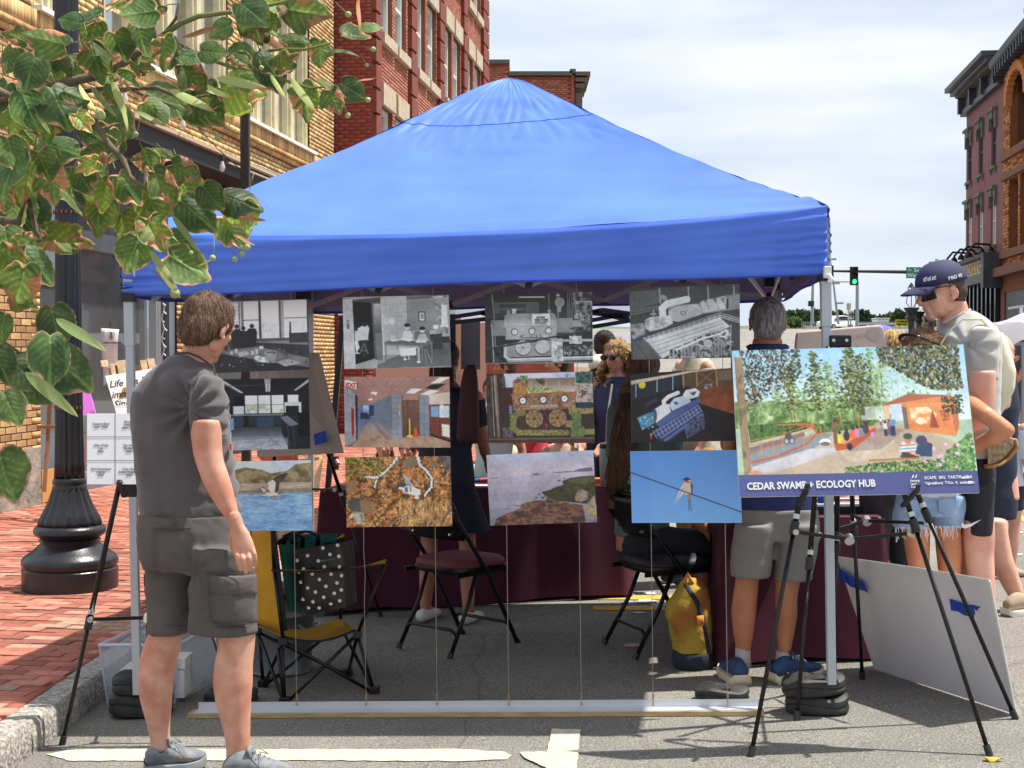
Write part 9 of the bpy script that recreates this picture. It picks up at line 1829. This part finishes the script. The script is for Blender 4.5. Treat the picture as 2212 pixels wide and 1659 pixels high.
for i in range(130):
 a=rng.uniform(0,6.28);cen_=Vector((0,-.03,1.63*1.64/1.75));r=.083;st_=cen_+Vector((r*math.cos(a),r*math.sin(a)-.01,rng.uniform(-.01,.07)))
 if math.sin(a)>.55 and rng.random()<.9:continue
 ln_=rng.uniform(.14,.30);ph=rng.uniform(0,6.28);pts=[st_+Vector((.018*math.cos(ph+q*1.7)+.10*math.cos(a)*q/14,.018*math.sin(ph+q*1.7)+.08*math.sin(a)*q/14,-ln_*q/14))for q in range(15)];hz_.tube(pts,[.0065]*14+[.002],5)
hz_.build('hair_curls',hairmat('golden_curls',(206,168,106),(112,80,50)),cw,world=False,smooth=True)
mb=MB();mb.tube([at(1322,830,9.7),at(1312,900,9.62),at(1308,1000,9.6)],.008,6);tag(rebase(mb.build('strap',mat('grey_straw',s8(150,148,142),.5))),'thin grey bag strap hanging down front of curly haired woman','strap')
fig('person in dark grey shirt with dark hair and glasses on head, behind curly haired woman',1306,Y=10.8,H_=1.72,yaw=80,top=(74,76,82),bot=(50,50,56),hair=(60,44,38),hk='bun',skin=SKIN2,sleeve=.6,glasses=False)
fig('person wearing a cream cap with dark hair beside curly haired woman',1298,Y=10.3,H_=1.52,yaw=95,top=(60,62,68),bot=(50,50,56),hair=(40,32,30),hk='short',cap=(214,208,190),sleeve=.6)
t8=fig('woman in navy top and flared navy skirt standing at table, white sneakers, back turned',962,Y=8.42,H_=1.66,yaw=70,top=(40,44,60),bot=(24,28,46),botk='skirt',hair=(60,46,40),hk='long',skin=mat('skin_shade',s8(180,124,96),.5,col2=s8(160,104,80),scale=8),shoe_c=(214,206,200),sleeve=.5,vox=.012,ln=.10,legs=[((.14,.02,.49),(.16,-.02,.09),0),((.12,.02,.49),(.13,-.02,.09),0)],arms=[((.23,.06,1.12),(.18,.26,1.0)),((.23,.06,1.12),(.18,.26,1.0))],bw=1.12)
tb9=thing('shoulder_bag','large dark maroon shoulder bag with rounded base hanging behind kingfisher column','bag',at(1012,960,8.3));mb=MB();vloft(mb,[(992,1032,958,.03),(985,1036,944,.05),(989,1035,880,.05),(995,1033,830,.04),(1001,1030,800,.03),(1010,1026,788,.015)],8.3,n=22,ex=.6);mb.build('bag_body',mat('maroon_leather',s8(72,46,46),.7),tb9,smooth=True)
fig('person in mint white T-shirt with dark lettering beyond the maroon bag',1066,Y=9.6,H_=1.42,yaw=250,top=(206,226,222),bot=(190,170,130),hair=(60,50,44),hk='short',sleeve=.5)
txt('shirt_lettering','mnow',.10,mat('shirt_ink',s8(60,66,70),.8),bpy.data.objects['person.0%02d'%(len([o for o in bpy.data.objects if o.name.startswith('person')])-1)],at(1040,945,9.44),(0,-.0,1),(-1,0,0),shear=.2)
fig('person in cream striped shirt and khaki trousers standing behind the turbine photos',1500,Y=9.5,H_=1.8,yaw=200,top=(200,190,166),top2=(150,140,118),bot=(170,134,80),hair=(70,54,44),sleeve=.5)
fig('dark haired person low behind the table at left with folded hands',830,Y=9.9,H_=1.30,yaw=270,top=(44,46,52),bot=(50,50,54),hair=(50,40,36),hk='long',sleeve=.5,zoff=-.25)
fig('person in green lettered shirt seated low behind kingfisher photo',880,Y=10.2,H_=1.3,yaw=260,top=(44,84,72),bot=(50,50,54),hair=(60,46,36),sleeve=.5,zoff=-.3)
fig('blond child leaning over table behind the rocky shore photo',1090,Y=9.75,H_=1.14,yaw=265,top=(196,186,150),bot=(170,150,110),hair=(226,196,130),hk='short',pitch=34,sleeve=.5,arms=[((.2,.15,1.12),(.22,.38,1.02)),((.2,.15,1.12),(.3,.36,1.02))])
fig('child in bright red top leaning on table behind rusty pump photo',1158,Y=10.0,H_=1.14,yaw=265,top=(176,44,56),bot=(70,70,90),hair=(110,80,56),pitch=30,sleeve=.6)
fig('brown haired child at table, rightmost of the three children',1215,Y=9.8,H_=1.12,yaw=262,top=(206,170,150),bot=(90,90,110),hair=(150,104,66),hk='long',pitch=34,sleeve=.5)
fig('tanned person with brown hair seen in gap under pump photo, facing left',1095,Y=12.6,H_=1.56,yaw=185,top=(70,100,80),bot=(60,60,70),hair=(110,74,50),skin=SKIN2)
fig('dark haired tanned person seen in gap under right half of pump photo',1206,Y=12.2,H_=1.58,yaw=200,top=(60,66,110),bot=(60,60,70),hair=(50,38,34),skin=SKIN2)
fig('seated person with orange shirt low behind osprey photo on brick pavement',600,Y=11.5,H_=1.25,yaw=240,top=(170,84,60),bot=(176,160,140),hair=(70,50,40),sleeve=.5,zoff=-.1)
fig('golden blond person, head just above the poster beside brown haired woman',1925,Y=7.3,H_=1.62,yaw=110,top=(120,130,150),bot=(70,70,80),hair=(222,176,104),hk='short',sleeve=.5)
fig('person with small blue hat further behind the blond head',1905,Y=9.4,H_=1.66,yaw=150,top=(150,150,160),bot=(70,70,80),hair=(110,84,70),cap=(96,100,190),sleeve=.5)
fig('bald man in pale shirt at far right under festival tent',2178,Y=21.6,H_=1.76,yaw=150,top=(190,200,214),bot=(60,60,70),hk='bald',skin=SKIN3,sleeve=.5)
fig('woman with wavy light brown hair and floral white shorts filming with raised arm',2166,Y=20.6,H_=1.68,yaw=20,top=(206,160,130),bot=(206,200,190),botk='shorts',hair=(150,112,76),hk='curly',skin=SKIN2,sleeve=0,glasses=True,arms=[((.2,.12,1.15),(.14,.3,1.42)),((.2,.14,1.14),(.16,.34,1.44))])
fig('person in pale dress and dark sandals at the extreme right edge',2206,Y=22.5,H_=1.66,yaw=200,top=(190,150,150),bot=(186,166,160),botk='skirt',hair=(60,44,40),hk='long',skin=SKIN3,sleeve=.3,ln=-.2)
cf=fig('child in white to blue shirt and navy shorts, only torso and bent arm seen',2172,y=1245,H_=1.22,yaw=25,top=(206,216,232),bot=(34,40,60),botk='shorts',hair=(110,84,60),hk='short',skin=SKIN3,sleeve=.6,vox=.010,shoe_c=(150,140,124),arms=[((.24,.03,1.02),(.12,.12,.80)),((.24,.05,1.06),(.20,.26,.95))],bw=1.15)
wk=thing('person','walking adult in beige sneaker stepping forward behind the tall man','person',gnd(2200,1322));YW=gnd(2200,1322).y;sk=MB()
vloft(sk,[(2118,2172,1120,.085),(2122,2178,1160,.078),(2130,2186,1200,.07),(2146,2196,1230,.066),(2162,2206,1260,.055),(2176,2212,1285,.045),(2184,2210,1304,.04)],YW+.05)
vloft(sk,[(2100,2170,1110,.09),(2104,2150,1180,.07),(2100,2140,1260,.05),(2100,2128,1330,.04)],YW+.3)
vloft(sk,[(2110,2200,1080,.11),(2120,2190,980,.10),(2120,2196,880,.11),(2124,2190,820,.09),(2140,2170,795,.05)],YW+.3,ex=.85);hd=MB();headparts(hd,headM(at(2155,762,YW+.3),20,5),1.0)
skinobj([remesh(sk,.011,4),remesh(hd,.010,2)],SKIN3,wk)
sh=MB();vloft(sh,[(2108,2192,1120,.13),(2106,2194,1070,.135),(2118,2192,990,.12),(2112,2200,880,.13),(2120,2194,820,.11),(2136,2176,795,.07)],YW+.32,n=28,ex=.85);cloth(sh,.013,mat('cloth_dark_navy',s8(40,46,66),.9),wk,'shirt',lambda c:.006*mn.noise(c*8))
g_=gnd(2172,1332);shoe(wk,g_,gnd(2268,1318),mat('beige_mesh',s8(166,146,122),.8,bump=.4,bscale=160),mat('white_sole',s8(222,216,208),.6),h=.11,w=.05)
mb=MB();vloft(mb,[(2180,2216,1312,.042),(2182,2214,1296,.04)],YW+.04,16);mb.build('sock',WHITE,wk,smooth=True)
# ======= linden branch in the foreground
def leaf_mat():
 m=bpy.data.materials.new('linden_leaf');m.use_nodes=True;nt=m.node_tree;b=nt.nodes['Principled BSDF'];o=nt.nodes['Material Output'];L=nt.links.new
 a=N(nt,'ShaderNodeVertexColor',layer_name='col');oi=N(nt,'ShaderNodeObjectInfo');tc=N(nt,'ShaderNodeTexCoord')
 hs=N(nt,'ShaderNodeHueSaturation');mr=N(nt,'ShaderNodeMapRange');mr.inputs[3].default_value=0.55;mr.inputs[4].default_value=1.35;L(oi.outputs['Random'],mr.inputs[0]);L(mr.outputs[0],hs.inputs['Value']);L(a.outputs[0],hs.inputs['Color'])
 n=N(nt,'ShaderNodeTexNoise');n.inputs['Scale'].default_value=60;n.inputs['Detail'].default_value=5;L(tc.outputs['Object'],n.inputs['Vector'])
 mm=N(nt,'ShaderNodeMixRGB',blend_type='MULTIPLY');mm.inputs[0].default_value=0.55;L(hs.outputs[0],mm.inputs[1]);L(n.outputs['Color'],mm.inputs[2])
 g2=N(nt,'ShaderNodeHueSaturation');g2.inputs['Value'].default_value=1.75;L(mm.outputs[0],g2.inputs['Color'])
 L(g2.outputs[0],b.inputs['Base Color']);b.inputs['Roughness'].default_value=0.5;b.inputs['Specular IOR Level'].default_value=0.35
 t=N(nt,'ShaderNodeBsdfTranslucent');h3=N(nt,'ShaderNodeHueSaturation');h3.inputs['Value'].default_value=4.8;h3.inputs['Saturation'].default_value=0.96;h3.inputs['Hue'].default_value=0.475;L(mm.outputs[0],h3.inputs['Color']);L(h3.outputs[0],t.inputs[0])
 x=N(nt,'ShaderNodeMixShader');x.inputs[0].default_value=0.42;L(b.outputs[0],x.inputs[1]);L(t.outputs[0],x.inputs[2]);L(x.outputs[0],o.inputs[0]);return m
LM=leaf_mat()
def leaf_mesh(seed,brown,curl,tint=(1,1,1)):
 """heart shaped toothed leaf, unit length; stem at origin, tip at +x; veins pressed in; dried rolled margin"""
 rg=random.Random(seed);nr,nt_=11,44;V=[];Cc=[];F=[]
 Gd,Gl,Br,Rd=(np.array(s8(*c))for c in((50,78,38),(76,106,50),(176,138,106),(120,90,66)))
 side=rg.uniform(-1,1);oy=rg.uniform(0,9)
 for j in range(nr+1):
  for k in range(nt_):
   th=2*math.pi*k/nt_;rho=j/nr
   ct,st=math.cos(th),math.sin(th)
   rr=0.47*(1+0.10*math.cos(th)-0.13*math.exp(-((abs(th)-math.pi if th>0 else th)%(2*math.pi)/0.35)**2*0-((th-math.pi)/0.30)**2)*2.2+0.30*math.exp(-(min(th,2*math.pi-th)/0.22)**2))*(1+0.022*(k%2)*(rho>.95))
   x=0.46+rr*ct*rho;y=0.92*rr*st*rho;ed=rho
   z=0.10*(1-rho*rho)*0.4-(0.10+.05*(seed%3)*2)*abs(y)*1.4*(1 if seed%2 else-.6)-0.2*y*y-0.10*(x-.3)**2
   tt=x-abs(y)*0.75;vq=abs(math.sin(tt*3.14159*7.5));vein=1-math.exp(-(vq/0.3)**2);mid=abs(y)<0.012;z+=0.016*vq*(0.3+rho)+0.012*mn.noise(Vector((x*6,y*6,seed+3.3)))-(0.02 if mid else 0)
   e0=mn.noise(Vector((ct*1.6+oy,st*1.6,seed)));bw_=max(0.015,brown*(0.24+1.4*e0+0.38*side*st+.25*max(0,ct)*e0))
   be=max(0,min(1,(rho-(1-bw_)+.05*mn.noise(Vector((x*14,y*14,seed))))/0.06));
   cu=curl*max(0,rho-(0.80-0.2*max(0,e0)))*(1+1.1*e0*1.4+side*st*.6)
   if cu>0:
    a=min(cu*11,4.6);R_=0.045;x-=ct*(cu*rr*1.3-R_*math.sin(a)*.6);y-=st*(cu*rr*1.3-R_*math.sin(a)*.6);z+=R_*(1-math.cos(a))*1.3+0.010*math.sin(k*2.3)*min(1,cu*8)
   V.append((x,y,z));g_=Gd*vein+Gl*(1-vein);q_=.5+mn.noise(Vector((x*3,y*3,oy)));g_=g_*(0.75+.5*q_)*np.array((1+.5*q_,1+.15*q_,1))*tint
   if mid:g_=Gl*1.3
   brc=(Rd*(1-.6*rho)+Br*.6*rho)*(0.8+.5*abs(math.sin(k*1.9)));Cc.append(g_*(1-be)+brc*be)
 for j in range(nr):
  for k in range(nt_):a=j*nt_+k;b=j*nt_+(k+1)%nt_;F.append((a,b,b+nt_,a+nt_))
 me=np_mesh('leaf',np.array(V),np.array(F),LM,True);set_col(me,np.clip(np.array(Cc),0.005,1));return me
LV=[leaf_mesh(i,b_,c_,t_)for i,(b_,c_,t_)in enumerate(((.2,.2,(1,1,1)),(.35,.7,(1.7,1.45,.9)),(.5,1.0,(1.1,1,1)),(.12,.1,(.8,.85,1.1)),(.7,1.2,(1.5,1.3,1)),(.3,.9,(2.1,1.7,.9)),(.08,.3,(.8,.9,1.2)),(.6,.6,(1.2,1.1,1)),(.45,1.1,(1.8,1.5,1))))]  # brighter yellow green tints paint a backlit look into some leaf variants
def bract_mesh(seed,c1,c2):
 V=[];Cc=[];n=12
 for i in range(n+1):
  t=i/n;w_=0.085*math.sin(math.pi*min(1,t*1.02)**.8)**.6+.004
  for s_ in(-1,-.4,.4,1):V.append((t,s_*w_,-0.16*t*t+.05*math.sin(t*5+seed)+.02*abs(s_)));q=max(0,min(1,(t-.75)*5+.4*mn.noise(Vector((t*6,s_,seed)))));Cc.append(np.array(c1)*(1-q)+np.array(c2)*q)
 F=[(i*4+k,i*4+k+1,i*4+k+5,i*4+k+4)for i in range(n)for k in range(3)];me=np_mesh('bract',np.array(V),np.array(F),LM,True);set_col(me,np.array(Cc));return me
BRC=[bract_mesh(1,s8(136,150,96),s8(150,108,70)),bract_mesh(4,s8(116,134,84),s8(140,150,90)),bract_mesh(7,s8(146,108,74),s8(150,112,76))]
tree_=thing('linden_tree','linden tree with green leaves browned at curling edges, reaching in from top left','tree',(-2.55,3.1,sz(3.1)))
BK2=mat('twig_bark',s8(86,74,62),0.9,col2=s8(120,104,84),scale=40,bump=.6,bscale=60);TWG=mat('green_twig',s8(120,134,66),0.7,col2=s8(96,96,50),scale=14)
mb=MB();mb.tube([(-2.55,3.1,sz(3.1)),(-2.5,3.12,1.2),(-2.52,3.15,2.4),(-2.4,3.1,4.0)],[.11,.09,.08,.06],14);mb.build('trunk',BK2,tree_,smooth=True)
def br(pts,r,m=None):
 mb=MB();P=[Vector(p)if len(p)==3 and abs(p[0])<20 and 3<p[1]<3.3 else at(*p)for p in pts];mb.tube(P,r,8);return mb.build('branch',m or BK2,tree_,smooth=True)
br([(-2.52,3.12,1.75),(-1.9,3.1,1.95),(-40,230,3.15),(50,205,3.15),(138,180,3.15),(204,165,3.12),(255,145,3.1),(313,105,3.08),(356,73,3.05)],[.03,.024,.016,.013,.0105,.010,.0085,.0075,.0065])
br([(356,73,3.05),(380,40,3.05),(390,-20,3.05)],[.0045,.0035,.003]);br([(356,73,3.05),(393,49,3.04),(429,35,3.03),(509,25,3.02),(604,7,3.0),(700,-25,3.0)],[.0065,.0062,.0058,.0045,.004,.0035],TWG)
br([(-2.5,3.14,1.6),(-1.7,3.12,1.85),(-30,180,3.1),(60,230,3.1),(150,240,3.1),(204,262,3.1),(233,309,3.08),(269,349,3.06),(282,384,3.05),(330,420,3.04)],[.024,.018,.011,.0095,.0085,.0075,.007,.006,.005,.003])
br([(-2.5,3.14,1.4),(-1.8,3.1,1.6),(-30,470,3.2),(40,480,3.2),(60,420,3.2),(78,500,3.2),(100,540,3.2)],[.02,.016,.011,.009,.008,.006,.004])
br([(-1.9,3.1,1.95),(-30,120,3.25),(60,150,3.2),(140,200,3.2),(230,192,3.15),(340,190,3.1),(400,215,3.1),(450,205,3.08)],[.02,.009,.008,.007,.006,.005,.004,.003])
br([(560,150,3.05),(610,172,3.04),(670,191,3.02),(730,184,3.0)],[.004,.0036,.003,.002],TWG);br([(480,120,3.06),(545,117,3.05),(605,106,3.03),(660,107,3.02),(716,92,3.0)],[.004,.0036,.0034,.003,.002],TWG);br([(430,120,3.06),(500,145,3.06),(560,150,3.05)],[.004,.004,.004],TWG);br([(356,73,3.05),(430,120,3.06)],[.004,.004]);br([(430,120,3.06),(480,120,3.06)],[.004,.004])
br([(-1.8,3.1,1.6),(-40,720,3.0),(0,735,3.0),(40,760,3.0)],[.012,.006,.005,.003],TWG);br([(-1.8,3.1,1.6),(-60,860,3.0),(-20,900,3.0)],[.012,.006,.004],TWG)
LS=[(800,40,300,185),(860,70,230,165),(520,110,270,160),(560,190,250,120),(300,240,330,185),(190,400,230,95),(300,400,200,60),(60,330,200,110),(380,360,180,200),(640,320,200,250),(560,330,300,70),(760,270,190,70),(830,190,220,80),(980,290,260,80),(1120,440,270,60),(950,590,300,20),(900,650,230,35),(1180,600,330,40),(1200,560,260,20),(830,410,180,10),(1120,340,180,20),(1240,310,180,0),(1400,540,330,15),(1460,450,250,30),(1500,110,300,60),(1420,340,210,20),(1330,170,170,160),(1480,60,260,50),(1580,140,200,40),(1530,360,180,40),(1600,420,220,60),(110,520,230,150),(160,620,260,80),(340,600,300,70),(400,640,250,60),(290,700,260,100),(70,700,220,100),(480,720,200,50),(520,780,160,40),(560,860,210,10),(340,880,250,10),(620,900,260,170),(540,980,190,160),(90,980,320,110),(170,1060,330,100),(320,1080,300,80),(60,880,240,80),(250,960,230,60),(30,1150,240,90),(480,1040,240,60),(600,1120,260,100),(590,1230,300,80),(740,1100,260,60),(870,960,230,50),(950,1090,300,60),(930,920,190,10),(1080,1010,240,40),(890,1180,320,60),(1100,1120,260,70),(1140,1250,290,50),(740,1330,270,60),(900,1370,300,60),(1240,1150,200,40),(1400,1190,260,20),(1380,1260,200,30),(1360,1350,280,60),(1460,1250,230,100),(1040,1440,200,60),(800,1480,240,110),(1080,1560,300,35),(1000,1590,180,80),(650,560,160,40),(740,470,190,20),(690,430,150,70),(150,780,200,60),(430,560,200,30),(350,1440,380,5),(100,1540,330,110),(40,1420,260,70),(150,1420,160,200),(200,1560,260,60),(20,560,230,100),(110,230,190,200),(700,250,220,70),(440,130,170,200),(860,330,150,10)]
ri=random.Random(21)
def add_leaf(px,py,ln,ang,Y,me,nm='leaf',flip=None):
 """px,py: centre; the blade hangs, partly turned to the viewer"""
 L_=ln*Y/FPX*(1.06 if nm=='leaf' else 1.05);o=bpy.data.objects.new(nm,me);COL.objects.link(o);o.parent=tree_
 a=R(ang);d=Vector((math.cos(a),ri.uniform(-.35,.35),-math.sin(a))).normalized()
 n=Vector((ri.uniform(-.6,.6),-1,ri.uniform(-.1,1.1)));n=(n-d*n.dot(d)).normalized()
 if flip or(flip is None and ri.random()<.25):n=-n
 y=n.cross(d);M=Matrix((d,y,n)).transposed().to_4x4();c=at(px,py,Y)-d*(L_*(.46 if nm=='leaf' else .5));M=Matrix.Translation(c-ORG[tree_.name])@M@Matrix.Diagonal((L_,L_*ri.uniform(.85,1.05),L_,1));o.matrix_local=M;return o
for i,(x,y,l_,a)in enumerate(LS):add_leaf(x/2.749,y/2.749,l_/2.749*1.0,a+ri.uniform(-12,12),3.0+ri.uniform(-.12,.28),LV[ri.randrange(9)])
for(x,y,l_,a)in[(1320,55,250,20),(1110,95,200,60),(735,205,150,80),(1320,420,190,80),(1270,185,140,0),(1530,150,140,10),(1395,215,140,90),(1600,120,100,350),(1520,385,130,30),(1450,430,150,60),(1235,285,150,320),(1150,260,120,50),(1180,20,160,200),(660,40,170,160),(1040,265,130,30)]:add_leaf(x/2.016,y/2.016,l_/2.016*1.05,a+ri.uniform(-8,8),3.0+ri.uniform(-.08,.1),LV[ri.randrange(9)])
for x,y,l_,a,me in((120,760,185,85,LV[3]),(60,800,160,40,LV[6]),(150,790,190,45,LV[3]),(30,870,140,60,LV[0]),(90,830,150,35,LV[6]),(20,1010,190,70,LV[0]),(30,560,190,60,LV[5]),(60,600,190,110,LV[2]),(130,690,150,75,LV[3]),(20,700,110,100,LV[0]),(50,650,110,20,LV[1]),(10,780,130,70,LV[3])):add_leaf(x-12,y,l_*.66,a,2.8+ri.uniform(0,.2),me,flip=False)
for _ in range(16):
 x=ri.uniform(-10,260);y=ri.uniform(120,430)
 if x>200 and y<160:continue
 add_leaf(x,y,ri.uniform(60,105),ri.uniform(20,160),3.35+ri.uniform(0,.35),LV[ri.choice((0,3,6,1,7))])
for _ in range(16):add_leaf(ri.uniform(-5,60),ri.uniform(400,560),ri.uniform(70,120),ri.uniform(40,130),3.3+ri.uniform(0,.3),LV[ri.choice((0,3,6))])
for(x,y,l_,a,k)in[(240,700,210,55,1),(70,770,220,75,1),(520,600,200,70,0),(610,600,230,50,1),(710,600,250,75,0),(740,700,160,90,0),(950,380,120,60,1),(1180,190,220,175,2),(1600,240,280,35,2),(1140,600,270,30,0),(1430,490,290,12,0),(1100,1380,240,55,1),(420,1200,200,50,1),(950,1360,240,25,1),(960,1590,240,60,0),(800,1560,160,100,1),(840,1400,160,15,0),(1500,1300,160,5,2),(1450,1420,130,20,2),(900,700,220,15,0),(1240,520,280,15,0),(1210,1560,100,170,0)]:add_leaf(x/2.749,y/2.749,l_/2.749,a,2.98+ri.uniform(-.05,.1),BRC[k],'bract',flip=False)
for(x,y,l_,a,k)in[(1210,380,120,60,0),(1320,420,180,60,0),(1480,220,160,8,1),(1590,345,80,340,2),(1560,60,130,95,2),(1440,380,150,30,0),(780,500+0,60,60,1)]:add_leaf(x/2.016,y/2.016,l_/2.016,a,2.97,BRC[k],'bract',flip=False)
add_leaf(172,720,130,30,2.8,BRC[1],'bract',flip=False);add_leaf(110,850,140,40,2.8,BRC[1],'bract',flip=False)
FR_=mat('linden_fruit',s8(132,146,84),0.6,col2=s8(160,168,110),scale=30,bump=.3,bscale=80)
for x,y,r,sx_,sy_ in((1140,328,19,1080,290),(1077,365,17,1060,300),(597,684,30,560,640),(808,797,16,830,700),(1290,820,17,1180,700),(1366,757,10,1350,690),(1475,630,18,1465,560),(1262,1532,19,1270,1400),(1135,1502,14,1100,1450),(1395,1540,18,1370,1440),(1440,1510,18,1370,1440),(1468,1468,20,1440,1430),(1432,1466,12,1400,1420),(1020,1770,0,0,0)):
 if not r:continue
 p=at(x/2.749,y/2.749,2.98);mb=MB();mb.ell(p,r/2.749*2.98/FPX,None,14,10);o=mb.build('fruit',FR_,tree_,smooth=True);mb=MB();mb.tube([p,at((x+sx_)/2/2.749+2,(y+sy_)/2/2.749,2.98),at(sx_/2.749,sy_/2.749,2.99)],.0011,5);mb.build('stalk',TWG,o,world=True)
 bpy.data.objects[o.name].children[0].location=-Vector(ORG[tree_.name])*0
for x,y,r,sx_,sy_ in((1517,63,14,1460,10),(1625,215,12,1590,205),(1598,283,9,1570,240),(1603,435,12,1570,425),(1514,502,13,1500,460),(1082,461,13,1075,405),(1138,295,11,1130,260),(948,600,13,890,500),(836,240,14,800,200)):
 p=at(x/2.016,y/2.016,2.98);mb=MB();mb.ell(p,r/2.016*2.98/FPX,None,14,10);mb.build('fruit',FR_,tree_,smooth=True);mb=MB();mb.tube([p,at(sx_/2.016,sy_/2.016,2.99)],.0011,5);mb.build('stalk',TWG,tree_)
p=at(400,632,2.98);mb=MB();mb.ell(at(378,634,2.98),11*2.98/FPX,None,14,10);mb.build('fruit',FR_,tree_,smooth=True);add_leaf(362,600,100,62,2.98,BRC[0],'bract',flip=False);mb=MB();mb.tube([at(378,634,2.98),at(348,605,2.98),at(320,570,2.98)],.0012,5);mb.build('stalk',TWG,tree_)
mb=MB()
for i,(x,y,l_,a)in enumerate(LS):
 if i%2:continue
 px,py=x/2.749,y/2.749;q=R(a);s_=l_/2.749;p0=at(px-math.cos(q)*s_*.44,py-math.sin(q)*s_*.44,3.05);p1=at(px-math.cos(q)*s_*.9+4,py-math.sin(q)*s_*.8-14,3.08);mb.tube([p0,(p0+p1)/2+Vector((0,0,.004)),p1],.0014,5)
mb.build('petioles',TWG,tree_)['kind']='stuff'
g_=gnd(2140,1638,.006);YLM=mat('yellow_leaf',s8(206,196,50),0.6,col2=s8(176,150,50),scale=20,transl=.2)
t=thing('fallen_leaf','small yellow fallen leaf under the right front easel foot','leaf',g_);o=bpy.data.objects.new('blade',LV[1].copy());COL.objects.link(o);o.data.materials.clear();o.data.materials.append(YLM);o.parent=t;o.scale=(.085,.05,.09);o.location=(-.045,-.01,.004);o.rotation_euler=(R(6),R(-4),R(-12))
